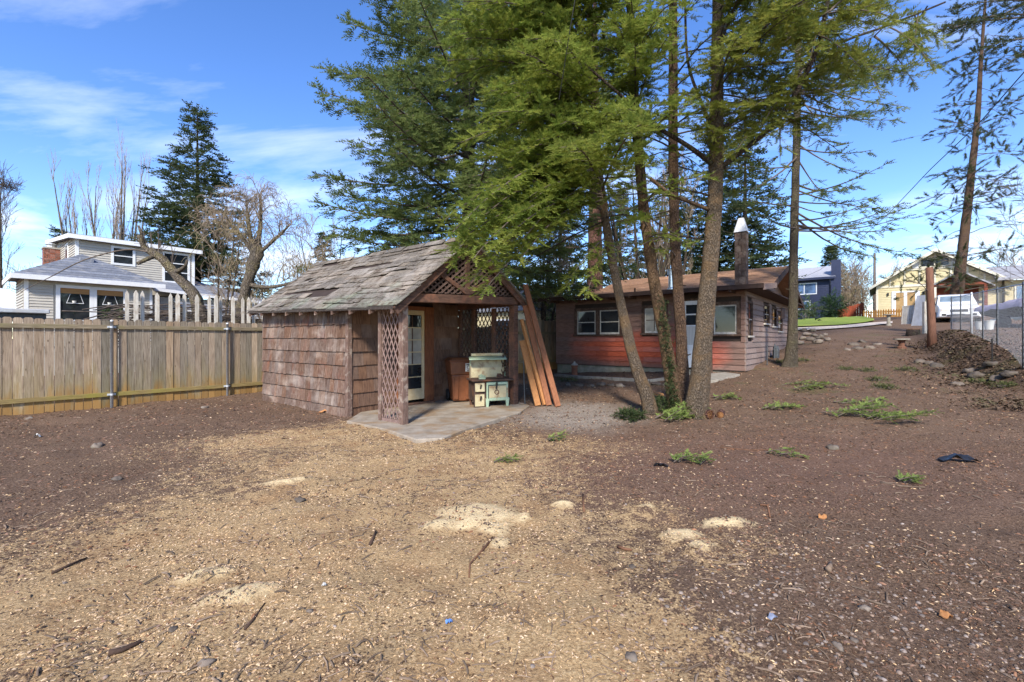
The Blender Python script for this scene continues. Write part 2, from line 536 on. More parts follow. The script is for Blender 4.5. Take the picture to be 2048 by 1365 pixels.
ground = np_mesh("ground", np.stack([XX.ravel(), YY.ravel(), ZZ.ravel()], -1), quads, ground_material(), smooth=True,
                 attrs=dict(saw=m_saw.ravel(), pile=m_pile.ravel(), grav=m_grav.ravel(), red=m_red.ravel(), green=m_green.ravel()))
tag(ground, "bare brown earth of the yard strewn with sawdust and wood chips", kind="structure")
def gz(x, y):                           # height of the built ground, bumps included
    x = np.asarray(x, float); y = np.asarray(y, float)
    p = ground_masks(np.atleast_1d(x), np.atleast_1d(y))[1] * 0.05
    return hgt(x, y) + bumps(x, y) + (p if x.ndim else p[0])
def Gs(px, py):
    g = G(px, py); g.z = float(gz(g.x, g.y)); return g

# ------------------------------------------------------------------ litter on the ground (uncountable)
CHIP_T = mat("pale_chip", (0.68, 0.50, 0.31), (0.44, 0.28, 0.145), ns=20, bump=0, vary=0.3, sat=.15)
CHIP_D = mat("dark_mulch", (0.13, 0.078, 0.05), (0.05, 0.03, 0.02), ns=20, bump=0, vary=0.45, sat=.2)
CHIP_R = mat("reddish_bark_bit", (0.27, 0.15, 0.095), (0.15, 0.08, 0.05), ns=20, bump=0, vary=0.4, sat=.2)
PEB = mat("pebble_grey", (0.27, 0.21, 0.17), (0.15, 0.11, 0.085), ns=30, bump=.1, vary=0.4, sat=.3)
STICK = mat("dry_twig", (0.24, 0.175, 0.125), (0.11, 0.075, 0.05), ns=20, bump=0, vary=0.4)

def scatter(n, fn_prob, rng, ymin=1.7, ymax=12, wide=1.2):
    """random ground points, denser close to the camera, thinned by fn_prob(X,Y) in 0..1"""
    k = int(n * 5)
    y = ymin * (ymax / ymin) ** rng.random(k)
    x = (rng.random(k) * 2 - 1) * wide * (y + 0.5)
    keep = rng.random(k) < fn_prob(x, y)
    x, y = x[keep][:n], y[keep][:n]
    return x, y
def rotz(n, rng):
    a = rng.random(n) * 2 * np.pi
    return np.cos(a), np.sin(a)
def flakes(name, n, prob, size, mtl, label, cat, seed, aspect=2.2, thick=.25, ymax=12, tilt=.5):
    rng = np.random.default_rng(seed)
    x, y = scatter(n, prob, rng, ymax=ymax); n = len(x)
    z = gz(x, y)
    s = size * (0.45 + rng.random(n) ** 2 * 1.6) * (0.75 + 0.12 * y)
    c, d = rotz(n, rng)
    # wedge-shaped chip: five corners, uneven outline
    base = np.array([(-.5, -.28, 0), (.45, -.34, 0), (.55, .2, 0), (-.35, .36, 0), (0.05, 0.0, 1.0)])
    loc = base[None] * (1 + (rng.random((n, 5, 3)) - .5) * .7)
    L = loc[..., 0] * s[:, None]; Wd = loc[..., 1] * s[:, None] / aspect * (0.7 + rng.random(n)[:, None] * .9)
    H = loc[..., 2] * s[:, None] * thick
    t1 = (rng.random(n) - .5) * tilt; t2 = (rng.random(n) - .5) * tilt
    vx = L * c[:, None] - Wd * d[:, None]; vy = L * d[:, None] + Wd * c[:, None]
    vz = H + L * t1[:, None] + Wd * t2[:, None] + 0.15 * s[:, None] * abs(t1[:, None])
    vv = np.stack([vx + x[:, None], vy + y[:, None], vz + z[:, None] + .001], -1).reshape(-1, 3)
    tri = np.array([(0, 1, 4), (1, 2, 4), (2, 3, 4), (3, 0, 4)])
    ff = (tri[None] + (np.arange(n) * 5)[:, None, None]).reshape(-1, 3)
    o = np_mesh(name, vv, ff, mtl)
    return tag(o, label, cat, kind="stuff")
def pebbles(name, n, prob, size, mtl, label, cat, seed, ymax=12):
    rng = np.random.default_rng(seed)
    x, y = scatter(n, prob, rng, ymax=ymax); n = len(x)
    z = gz(x, y); s = size * (0.4 + rng.random(n) ** 2.5 * 2.2) * (0.8 + 0.08 * y)
    ring = np.array([(math.cos(a), math.sin(a)) for a in np.linspace(0, 2*np.pi, 6, endpoint=False)])
    base = np.concatenate([np.c_[ring * .9, np.full(6, -.1)], np.c_[ring * .72, np.full(6, .42)], [[0, 0, .62]]])
    loc = base[None] * (1 + (rng.random((n, 13, 3)) - .5) * .45)
    c, d = rotz(n, rng); e = 0.6 + rng.random(n) * .5
    L = loc[..., 0] * s[:, None]; Wd = loc[..., 1] * (s * e)[:, None]; H = loc[..., 2] * (s * .8)[:, None]
    vv = np.stack([L * c[:, None] - Wd * d[:, None] + x[:, None], L * d[:, None] + Wd * c[:, None] + y[:, None], H + z[:, None]], -1).reshape(-1, 3)
    tri = []
    for k in range(6):
        k2 = (k + 1) % 6
        tri += [(k, k2, 6 + k2), (k, 6 + k2, 6 + k), (6 + k, 6 + k2, 12)]
    ff = (np.array(tri)[None] + (np.arange(n) * 13)[:, None, None]).reshape(-1, 3)
    o = np_mesh(name, vv, ff, mtl, smooth=True)
    return tag(o, label, cat, kind="stuff")
def twiglets(name, n, prob, ln, mtl, label, cat, seed, ymax=12):
    rng = np.random.default_rng(seed)
    x, y = scatter(n, prob, rng, ymax=ymax); n = len(x)
    L = ln * (0.3 + rng.random(n) ** 2 * 2.0); r = 0.0012 + rng.random(n) ** 3 * .0035 + 0.0003 * y
    c, d = rotz(n, rng); bend = (rng.random(n) - .5) * .35
    vs = []
    for t in (-.5, 0.0, .5):
        px = x + c * L * t - d * L * bend * (0.25 - t * t); py = y + d * L * t + c * L * bend * (0.25 - t * t)
        pz = gz(px, py) + r * .8 + (0.006 if t == 0 else 0)
        vs += [np.stack([px - d * r, py + c * r, pz], -1), np.stack([px, py, pz + r * 1.5], -1), np.stack([px + d * r, py - c * r, pz], -1)]
    vv = np.stack(vs, 1).reshape(-1, 3)
    tri = []
    for s_ in (0, 3):
        tri += [(s_, s_+1, s_+4), (s_, s_+4, s_+3), (s_+1, s_+2, s_+5), (s_+1, s_+5, s_+4)]
    ff = (np.array(tri)[None] + (np.arange(n) * 9)[:, None, None]).reshape(-1, 3)
    o = np_mesh(name, vv, ff, mtl)
    return tag(o, label, cat, kind="stuff")
_saw = lambda X, Y: (.3 + .7 * sstep(.4, .6, fbm(X, Y, 1.6, 231))) * np.clip(ground_masks(X, Y)[0] * 1.1 + ground_masks(X, Y)[1] * .5 + .04, 0, 1)
_clump = lambda X, Y, sd: .12 + sstep(.42, .62, fbm(X, Y, 1.1, sd)) * (.35 + .65 * fbm(X, Y, 5.0, sd + 3))
_mul = lambda X, Y: _clump(X, Y, 201) * np.clip(1.0 - ground_masks(X, Y)[0] * .65, 0.2, 1) * (1 - .7 * ground_masks(X, Y)[2])
_sto = lambda X, Y: np.clip(.05 + ground_masks(X, Y)[5] + ground_masks(X, Y)[2] * .7, 0, 1)
flakes("sawdust_chips", 38000, _saw, .0095, CHIP_T, "pale sawdust and small wood chips spread over the yard", "sawdust", 1)
flakes("bark_mulch", 34000, _mul, .014, CHIP_D, "dark bark mulch covering the yard earth", "mulch", 2, ymax=14)
flakes("bark_bits", 14000, lambda X, Y: _mul(X, Y) * .8, .015, CHIP_R, "reddish bark bits and dead leaves mixed in the earth", "bark", 3, ymax=14)
flakes("wood_splinters", 4500, lambda X, Y: _clump(X, Y, 211), .014, CHIP_T, "pale wood splinters scattered on the dark earth", "splinters", 8, aspect=3.2, ymax=14)
pebbles("pebbles", 5500, _sto, .0065, PEB, "small grey pebbles and stones lying in the dirt", "pebbles", 4, ymax=13)
twiglets("twig_litter", 3400, lambda X, Y: _clump(X, Y, 221), .055, STICK, "thin dry twigs littering the ground", "twigs", 5, ymax=14)
# matted needles and finer litter further off
flakes("needle_litter", 16000, lambda X, Y: np.clip(.25 + .75 * ground_masks(X, Y)[3] + .4 * sstep(5, 8, Y), 0, 1) * sstep(4, 6, Y), .022, CHIP_R, "matted brown needles and bark under the firs", "needle litter", 12, aspect=4.5, thick=.12, ymax=17, tilt=.25)
flakes("far_litter", 12000, lambda X, Y: sstep(6, 9, Y) * .9, .020, CHIP_D, "dark leaf litter on the drive and around the house", "leaf litter", 13, ymax=20)
# ================================================================== TIMBER FENCE (left)
def fence_board_mat():
    m, nt, b = new_mat("weathered_cedar_board")
    vec = coords(nt, (14, 14, 0.9))
    n = noise_node(nt, vec, 3.0, 6, 0.65, 0.6)
    col = ramp(nt, n.outputs["Fac"], [(0.25, (0.10, 0.072, 0.052)), (0.5, (0.28, 0.222, 0.162)), (0.75, (0.42, 0.35, 0.27))]).outputs[0]
    # each board its own weathering
    oi = nt.nodes.new("ShaderNodeObjectInfo")
    warm = ramp(nt, oi.outputs["Random"], [(0.0, (0.74, 0.80, 0.84)), (0.3, (1.0, 1.02, 1.06)), (0.55, (1.1, 0.98, 0.86)), (0.75, (0.8, 0.78, 0.78)), (1.0, (1.2, 1.16, 1.14))]).outputs[0]
    col = mixc(nt, 1.0, col, warm, 'MULTIPLY')
    # knots
    vk = nt.nodes.new("ShaderNodeTexVoronoi"); vk.inputs["Scale"].default_value = 3.2
    nt.links.new(coords(nt, (2.2, 2.2, 1)), vk.inputs["Vector"])
    kf = ramp(nt, vk.outputs["Distance"], [(0.05, (1, 1, 1)), (0.11, (0, 0, 0))]).outputs[0]
    col = mixc(nt, mth(nt, 'MULTIPLY', kf, 0.75), col, (0.055, 0.03, 0.018))
    # algae and rust-brown stain rising from the damp foot of the boards
    sp = nt.nodes.new("ShaderNodeSeparateXYZ"); nt.links.new(coords(nt), sp.inputs[0])
    pn = noise_node(nt, coords(nt, (3.5, 3.5, 0.8)), 1.6, 4)
    zz = mth(nt, 'ADD', sp.outputs[2], mth(nt, 'MULTIPLY', mth(nt, 'SUBTRACT', pn.outputs["Fac"], 0.5), 1.7))
    gf = ramp(nt, mth(nt, 'DIVIDE', zz, 1.6), [(0.10, (0.5, 0.5, 0.5)), (0.62, (0, 0, 0))]).outputs[0]
    col = mixc(nt, gf, col, (0.24, 0.20, 0.062))
    of = ramp(nt, zz, [(0.05, (0.75, 0.75, 0.75)), (0.5, (0, 0, 0))]).outputs[0]
    col = mixc(nt, of, col, (0.30, 0.155, 0.045))
    col = vary_value(nt, col, 0.2, False)
    nt.links.new(col, b.inputs["Base Color"])
    b.inputs["Roughness"].default_value = 0.9; b.inputs["Specular IOR Level"].default_value = 0.15
    bp = nt.nodes.new("ShaderNodeBump"); bp.inputs["Strength"].default_value = 0.4; bp.inputs["Distance"].default_value = 0.006
    nt.links.new(n.outputs["Fac"], bp.inputs["Height"]); nt.links.new(bp.outputs[0], b.inputs["Normal"])
    return m
FENCE_M = fence_board_mat()
RAIL_M = mat("weathered_rail", (0.30, 0.245, 0.165), (0.14, 0.11, 0.07), (0.2, 0.17, 0.07), scale=(1.2, 14, 14), ns=3, vary=.08)
RAIL_LOW_M = mat("mossy_rail", (0.31, 0.23, 0.095), (0.17, 0.12, 0.05), (0.25, 0.21, 0.05), scale=(1.2, 14, 14), ns=3, vary=.08)
GALV = mat("galvanised_steel", (0.60, 0.62, 0.64), (0.46, 0.48, 0.50), ns=25, rough=.42, metal=.3, bump=.05, vary=.05)
F0 = Vector((-10.0, 8.89, 0))
fence = thing("timber_fence", "weathered cedar board fence with galvanised posts left of the shingled shed", "fence", F0, LOT)
rs = random.Random(5)
x = -2.6; i = 0
while x < 19.4:
    w = 0.138 + rs.uniform(-.006, .006)
    top = 1.93 + rs.uniform(-.012, .012)
    h0 = hz(F0.x + U.x * x, F0.y + U.y * x)
    d = rs.choice([-.007, -.004, 0, .004, .008])
    y0, y1 = 0.0 + d, 0.018 + d
    b = MB()
    ear = 0.028
    P = [(x, y0, -.05 + h0), (x + w, y0, -.05 + h0), (x + w, y0, top - ear + h0), (x + w - ear, y0, top + h0), (x + ear, y0, top + h0), (x, y0, top - ear + h0)]
    b.prism(P, (0, y1 - y0, 0))
    b.build("board", FENCE_M, fence)
    x += w + rs.uniform(.006, .012)
for k in range(-2, 8):
    xa = 1.65 + 2.31 * k
    xb = xa + 2.31
    for z, m_, hh in ((1.765, RAIL_M, .088), (0.265, RAIL_LOW_M, .09)):
        ha = hz(F0.x + U.x * xa, F0.y + U.y * xa); hb = hz(F0.x + U.x * xb, F0.y + U.y * xb)
        MB().bar((xa + .004, -.027, z + ha), (xb - .004, -.027, z + hb), .04, hh).build("rail", m_, fence, bevel=.004)
    ps = MB().lathe([(.030, -.1 + ha), (.030, 1.885 + ha), (.033, 1.885 + ha), (.033, 1.9 + ha), (.024, 1.918 + ha), (.008, 1.928 + ha)], (xa, -.085, 0), 14).build("post", GALV, fence, smooth=True)
    for z in (1.765, .265):
        b = MB()
        b.lathe([(.036, z - .02 + ha), (.036, z + .02 + ha)], (xa, -.085, 0), 14)
        b.box((xa - .075, -.062, z - .022 + ha), (xa - .030, -.049, z + .022 + ha))
        b.box((xa + .030, -.062, z - .022 + ha), (xa + .075, -.049, z + .022 + ha))
        b.lathe([(.008, z - .006 + ha), (.008, z + .006 + ha)], (xa - .055, -.068, 0), 8)
        b.lathe([(.008, z - .006 + ha), (.008, z + .006 + ha)], (xa + .055, -.068, 0), 8)
        b.build("clamp", GALV, ps)

# ================================================================== SHINGLED SHED
SHING = mat("weathered_shingle", (0.235, 0.145, 0.118), (0.115, 0.066, 0.055), (0.33, 0.23, 0.19), scale=(9, 9, .8), ns=4, patch=1.3, patch_lo=.52, patch_hi=.75, vary=.24, sat=.2, bump=.5, bdist=.006)
def shingle_mat():
    m, nt, b = new_mat("weathered_wall_shingle")
    n = noise_node(nt, coords(nt, (22, 22, 1.1)), 2.5, 6, 0.7, .3)
    col = ramp(nt, n.outputs["Fac"], [(0.28, (0.050, 0.028, 0.020)), (0.5, (0.140, 0.088, 0.066)), (0.74, (0.28, 0.212, 0.168))]).outputs[0]
    n2 = noise_node(nt, coords(nt, (1, 1.3, 2.2)), 1.15, 5, .6, .4)
    pf = ramp(nt, n2.outputs["Fac"], [(0.5, (0, 0, 0)), (0.7, (.7, .7, .7))]).outputs[0]
    col = mixc(nt, pf, col, (0.34, 0.275, 0.23))
    n3 = noise_node(nt, coords(nt, (2, 2, 1.2), loc=(5, 1, 3)), 1.6, 4, .6)
    rf = ramp(nt, n3.outputs["Fac"], [(0.54, (0, 0, 0)), (0.72, (.55, .55, .55))]).outputs[0]
    col = mixc(nt, rf, col, (0.20, 0.088, 0.066))
    col = vary_value(nt, col, .2, False, .2)
    nt.links.new(col, b.inputs["Base Color"])
    b.inputs["Roughness"].default_value = .9; b.inputs["Specular IOR Level"].default_value = .15
    bp = nt.nodes.new("ShaderNodeBump"); bp.inputs["Strength"].default_value = .6; bp.inputs["Distance"].default_value = .006
    nt.links.new(n.outputs["Fac"], bp.inputs["Height"]); nt.links.new(bp.outputs[0], b.inputs["Normal"])
    return m
WALL_SH = shingle_mat()
FRONT_SH = mat("brown_shingle", (0.17, 0.102, 0.070), (0.08, 0.046, 0.033), (0.21, 0.13, 0.09), scale=(9, 9, .8), ns=4, vary=.18, sat=.15, bump=.5, bdist=.006)
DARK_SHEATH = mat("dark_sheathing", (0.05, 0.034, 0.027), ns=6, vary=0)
POST_M = mat("flaking_painted_post", (0.22, 0.145, 0.115), (0.10, 0.058, 0.044), (0.30, 0.235, 0.19), scale=(16, 16, 2.2), ns=4, patch=7, patch_lo=.52, patch_hi=.62, vary=.1, bump=.5)
BEAM_M = mat("dark_brown_timber", (0.15, 0.083, 0.058), (0.06, 0.034, 0.025), (0.20, 0.09, 0.055), scale=(1.5, 12, 12), ns=4, patch=4, vary=.12, bump=.5)
LATT_M = mat("weathered_lattice", (0.27, 0.185, 0.16), (0.15, 0.095, 0.08), scale=(6, 6, 6), ns=5, vary=.2)
LATT_D = mat("dark_lattice", (0.10, 0.058, 0.042), (0.05, 0.03, 0.022), ns=9, vary=.2)
GABLE_L = mat("gable_lattice_strip", (0.16, 0.105, 0.085), (0.08, 0.05, 0.04), ns=9, vary=.2)
def roof_sh_mat():
    m, nt, b = new_mat("old_asphalt_shingle")
    n = noise_node(nt, coords(nt), 42, 5, .7)
    col = ramp(nt, n.outputs["Fac"], [(0.3, (0.060, 0.049, 0.040)), (0.5, (0.155, 0.132, 0.108)), (0.72, (0.28, 0.245, 0.205))]).outputs[0]
    n2 = noise_node(nt, coords(nt, (.8, 1.6, .8)), 1.5, 6, .65, .5)
    col = mixc(nt, ramp(nt, n2.outputs["Fac"], [(.46, (0, 0, 0)), (.66, (.75, .75, .75))]).outputs[0], col, (0.33, 0.285, 0.245))
    n3 = noise_node(nt, coords(nt, (1, 1, 1), loc=(3, 7, 1)), 1.1, 5, .6, .3)
    sp = nt.nodes.new("ShaderNodeSeparateXYZ"); nt.links.new(coords(nt), sp.inputs[0])
    low = ramp(nt, sp.outputs[2], [(0.0, (1, 1, 1)), (1.0, (0, 0, 0))])
    mr = nt.nodes.new("ShaderNodeMapRange"); mr.inputs["From Min"].default_value = 2.0; mr.inputs["From Max"].default_value = 2.75
    mr.inputs["To Min"].default_value = .2; mr.inputs["To Max"].default_value = -.08
    nt.links.new(sp.outputs[2], mr.inputs["Value"])
    gf = ramp(nt, mth(nt, 'ADD', n3.outputs["Fac"], mr.outputs[0]), [(.60, (0, 0, 0)), (.76, (.55, .55, .55))]).outputs[0]
    col = mixc(nt, gf, col, (0.17, 0.21, 0.155))
    n4 = noise_node(nt, coords(nt, (1, 1, 1), loc=(9, 2, 4)), 5.5, 5, .7)
    col = mixc(nt, ramp(nt, n4.outputs["Fac"], [(.52, (0, 0, 0)), (.66, (.85, .85, .85))]).outputs[0], col, (0.06, 0.04, 0.028))
    col = vary_value(nt, col, .2, False, .2)
    nt.links.new(col, b.inputs["Base Color"])
    b.inputs["Roughness"].default_value = .95; b.inputs["Specular IOR Level"].default_value = .12
    bp = nt.nodes.new("ShaderNodeBump"); bp.inputs["Strength"].default_value = .7; bp.inputs["Distance"].default_value = .008
    nt.links.new(n.outputs["Fac"], bp.inputs["Height"]); nt.links.new(bp.outputs[0], b.inputs["Normal"])
    return m
ROOF_SH = roof_sh_mat()
CREAM = mat("cream_door_paint", (0.55, 0.46, 0.30), (0.42, 0.34, 0.2), (0.5, 0.36, 0.19), ns=6, patch=3, vary=.05, bump=.1)
RUSTWOOD = mat("red_brown_jamb", (0.23, 0.088, 0.04), (0.12, 0.045, 0.024), (0.3, 0.12, 0.05), scale=(14, 14, 1.5), ns=3, vary=.1)
GLASS = glass_mat("dark_window_glass")
PANE_L = mat("curtained_pane", (0.42, 0.40, 0.34), (0.28, 0.27, 0.24), ns=4, rough=.15, bump=0, vary=.1, spec=.6)

SB = Vector((-3.17, 8.78, 0))
shed = thing("shingled_shed", "small brown shingled shed with a lattice porch and sagging old roof", "shed", SB, LOT)
SW, SD, PD = 3.0, 3.76, 1.70
rs = random.Random(12)
# enclosed walls behind the shingles
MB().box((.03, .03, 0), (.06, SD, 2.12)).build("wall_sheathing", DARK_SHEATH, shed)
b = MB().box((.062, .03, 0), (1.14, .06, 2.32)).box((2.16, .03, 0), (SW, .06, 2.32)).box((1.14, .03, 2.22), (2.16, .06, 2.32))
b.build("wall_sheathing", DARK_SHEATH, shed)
MB().box((SW - .06, .06, 0), (SW, SD, 2.2)).build("side_wall", FRONT_SH, shed)
MB().prism([(0.03, SD, 0), (SW, SD, 0), (SW, SD, 2.25), (1.5, SD, 3.4), (0.03, SD, 2.12)], (0, .05, 0)).build("back_wall", FRONT_SH, shed)
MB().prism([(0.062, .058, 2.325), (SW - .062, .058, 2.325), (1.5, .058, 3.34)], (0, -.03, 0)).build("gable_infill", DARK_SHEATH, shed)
MB().box((.065, .065, -.02), (SW - .065, SD - .01, .02)).build("floor", DARK_SHEATH, shed)
# the left wall, shingle by shingle
courses = [-.09] + [.17 + .27 * k for k in range(7)] + [2.10]
for ci in range(8):
    z0, z1 = courses[ci], courses[ci + 1]
    y = 0.07
    while y < SD - .02:
        w = rs.choice([.08, .10, .12, .15, .18, .24]) * rs.uniform(.9, 1.15)
        if ci == 0: w *= 2.2
        w = min(w, SD - y)
        dz = rs.uniform(-.008, .008)
        t = rs.uniform(.014, .022)
        b = MB()
        b.hexa([(-t, y, z0 + dz), (.028, y, z0 + dz), (.028, y + w - .006, z0 + dz), (-t, y + w - .006, z0 + dz),
                (.012, y, z1 + .03), (.028, y, z1 + .03), (.028, y + w - .004, z1 + .03), (.012, y + w - .004, z1 + .03)])
        b.build("shingle", WALL_SH, shed)
        y += w
# the front wall either side of the door
for xa, xb in ((.09, 1.13), (2.17, SW - .02)):
    for ci in range(9):
        z0 = (courses + [2.34])[ci]; z1 = (courses + [2.34])[ci + 1]
        if ci >= 8: z0, z1 = 2.06, 2.3
        x = xa
        while x < xb - .02:
            w = min(rs.choice([.16, .2, .26, .32, .4]) * rs.uniform(.9, 1.1), xb - x)
            dz = rs.uniform(-.006, .006); t = rs.uniform(.014, .022)
            b = MB()
            b.hexa([(x, -t, z0 + dz), (x + w - .004, -t, z0 + dz), (x + w - .004, .028, z0 + dz), (x, .028, z0 + dz),
                    (x, .012, z1 + .02), (x + w - .004, .012, z1 + .02), (x + w - .004, .028, z1 + .02), (x, .028, z1 + .02)])
            b.build("shingle", FRONT_SH, shed)
            x += w
# corner board
MB().hexa([(-.03, -.03, -.06), (.085, -.03, -.06), (.085, .062, -.06), (-.03, .062, -.06), (-.012, -.03, 2.1), (.075, -.03, 2.1), (.075, .062, 2.1), (-.012, .062, 2.1)]).build("corner_post", POST_M, shed, bevel=.008)
# door
door = MB().box((1.215, -.012, .16), (1.235 + .07, .026, 2.13)).box((1.83, -.012, .16), (1.90, .026, 2.13)).box((1.305, -.012, .16), (1.83, .026, .40)).box((1.305, -.012, 2.03), (1.83, .026, 2.13)).build("door", CREAM, shed, bevel=.004)
zs = [.40, .66, .94, 1.21, 1.48, 1.75, 2.03]
for k in range(6):
    if k: MB().box((1.306, -.008, zs[k] - .011), (1.829, .02, zs[k] + .011)).build("muntin", CREAM, door)
    if k >= 2:
        MB().box((1.56, -.006, zs[k] + .012), (1.58, .018, zs[k + 1] - .012)).build("muntin", LATT_D, door)
    for s in range(2):
        xa, xb = ((1.306, 1.559), (1.581, 1.829))[s] if k >= 2 else ((1.306, 1.829), None)[s] if s == 0 else (None, None)
        if xa is None: continue
        MB().box((xa, .008, zs[k] + .012), (xb, .014, zs[k + 1] - .012)).build("pane", PANE_L if (2 <= k < 5) else GLASS, door)
MB().box((1.906, -.05, .10), (2.15, .03, 2.22)).build("door_jamb", RUSTWOOD, shed, bevel=.006)
MB().box((1.145, -.04, .10), (1.209, .03, 2.22)).build("door_jamb", RUSTWOOD, shed, bevel=.006)
MB().box((1.21, -.04, 2.135), (1.905, .03, 2.22)).build("door_head", RUSTWOOD, shed, bevel=.006)
MB().box((1.145, -.10, .03), (2.15, .028, .098)).build("door_sill", BEAM_M, shed, bevel=.006)
# porch posts
def tz(x): return .045 * x
PX = []
def post(xc, yc, z0, z1, w, m_, nm="porch_post"):
    j = w * .06
    MB().hexa([(xc-w/2-j, yc-w/2-j, z0), (xc+w/2+j, yc-w/2, z0), (xc+w/2, yc+w/2+j, z0), (xc-w/2, yc+w/2, z0),
               (xc-w/2, yc-w/2, z1), (xc+w/2, yc-w/2, z1), (xc+w/2, yc+w/2, z1), (xc-w/2, yc+w/2, z1)]).build(nm, m_, shed, bevel=.008)
post(0, -PD, -.04, 2.115, .115, POST_M)
post(0, -1.07, -.03, 2.10, .08, POST_M)
post(SW, -PD, .05, 2.24, .15, BEAM_M)
post(SW, -1.13, .08, 2.2, .09, BEAM_M)
post(SW, -.50, .08, 2.2, .09, BEAM_M)
post(SW - .02, -.07, .08, 2.2, .08, BEAM_M)
MB().bar((SW, -PD + .08, 2.29), (SW, -.0, 2.27), .09, .13).build("side_beam", BEAM_M, shed)
MB().bar((0, -PD + .08, 2.165), (0, -.032, 2.18), .09, .12).build("side_beam", BEAM_M, shed)
MB().bar((SW, -PD + .08, .20), (SW, -.0, .20), .05, .07).build("side_rail", BEAM_M, shed)
MB().bar((0, -PD + .08, .08), (0, -1.12, .08), .04, .06).build("side_rail", LATT_M, shed)
# lattice panels: slats clipped to each opening
def lattice(x, ya, yb, za, zb, dy, dz, m_, wv=.028, nm="lattice_slat"):
    sl = dz / dy
    for s, off in ((1, -.008), (-1, .008)):
        c0 = -((yb - ya) * sl) if s > 0 else 0
        k = 0
        c = c0 + .06
        tot = (zb - za)
        while True:
            # line: z = za + c + s*sl*(y-ya)   (s>0)   or  z = za + c - sl*(y-ya)
            if s > 0:
                y0 = ya + max(0, -c / sl); y1 = ya + min(yb - ya, (tot - c) / sl)
                z0 = za + c + sl * (y0 - ya); z1 = za + c + sl * (y1 - ya)
                end = tot
            else:
                y0 = ya + max(0, (c - tot) / sl); y1 = ya + min(yb - ya, c / sl)
                z0 = za + c - sl * (y0 - ya); z1 = za + c - sl * (y1 - ya)
                end = tot + (yb - ya) * sl
            if c >= end - .02: break
            if y1 - y0 > .02:
                MB().bar((x + off, y0, z0), (x + off, y1, z1), .007, wv, up=(0, -(z1 - z0), y1 - y0)).build(nm, m_, shed)
            c += dz
lattice(0, -PD + .06, -1.112, .115, 2.10, .112, .235, LATT_M, .024)
lattice(SW, -PD + .08, -1.18, .24, 2.22, .115, .205, LATT_D, .024)
lattice(SW, -1.08, -.55, .24, 2.22, .115, .205, LATT_D, .024)
lattice(SW, -.45, -.12, .24, 2.22, .115, .205, LATT_D, .024)
# gable front
yf = -PD - .02
MB().hexa([(-.08, yf - .07, 2.12), (SW + .06, yf - .07, 2.255), (SW + .06, yf + .07, 2.255), (-.08, yf + .07, 2.12),
           (.03, yf - .07, 2.275), (SW - .06, yf - .07, 2.415), (SW - .06, yf + .07, 2.415), (.03, yf + .07, 2.275)]).build("gable_beam", BEAM_M, shed, bevel=.01)
PK = Vector((1.5, yf, 3.46)); EL = Vector((-.30, yf, 2.02)); ER = Vector((3.32, yf, 2.30))
nL = (PK - EL).normalized(); nR = (PK - ER).normalized()
def rake(A, Bp, w, t, m_, yo):
    d = (Bp - A).normalized(); n = Vector((-d.z, 0, d.x)); n = n if n.z > 0 else -n
    P = [A - n * w, Bp - n * w, Bp, A]
    b = MB().prism([p + Vector((0, yo, 0)) for p in P], (0, t, 0))
    return b.build("rake_board", m_, shed, bevel=.004)
rake(EL + Vector((0, 0, -.005)), PK + Vector((-.01, 0, -.012)), .14, .035, BEAM_M, -.12)
rake(ER + Vector((0, 0, -.005)), PK + Vector((.01, 0, -.012)), .14, .035, BEAM_M, -.12)
MB().box((1.44, yf - .05, 2.36), (1.56, yf + .05, 3.36)).build("king_post", BEAM_M, shed, bevel=.008)
MB().bar((1.45, yf - .02, 2.40), (.64, yf - .02, 2.76), .07, .085).build("gable_brace", BEAM_M, shed, bevel=.006)
MB().bar((1.55, yf - .02, 2.40), (2.42, yf - .02, 2.84), .07, .085).build("gable_brace", BEAM_M, shed, bevel=.006)
# lattice in the gable (paired strips one way, single the other)
def gable_z(x):                         # underside of the rakes
    return (EL.z + (x - EL.x) * (PK.z - EL.z) / (PK.x - EL.x) if x < PK.x else ER.z + (ER.x - x) * (PK.z - ER.z) / (ER.x - PK.x)) - .12
def gable_strip(x0, s, sl, yo, w):
    pts = []
    xx = x0
    z = 2.30 + .045 * x0
    pts.append((xx, z)); step = .01
    while True:
        xx += step * s; z += step * sl
        if xx < .02 or xx > SW - .02 or z > gable_z(xx): break
    if abs(xx - x0) < .06: return
    MB().bar((x0, yf + yo, pts[0][1]), (xx, yf + yo, z), .008, w, up=(-(z - pts[0][1]), 0, (xx - x0))).build("lattice_slat", GABLE_L, shed)
for k in range(19):
    x0 = .16 + k * .155
    gable_strip(x0, 1, .72, -.035, .016); gable_strip(x0 + .035, 1, .72, -.035, .016)
    gable_strip(x0, -1, .72, -.02, .03)
# horizontal ceiling boards under the porch roof
MB().box((.06, -PD + .06, 2.34), (SW - .06, .02, 2.36)).build("porch_ceiling", DARK_SHEATH, shed)
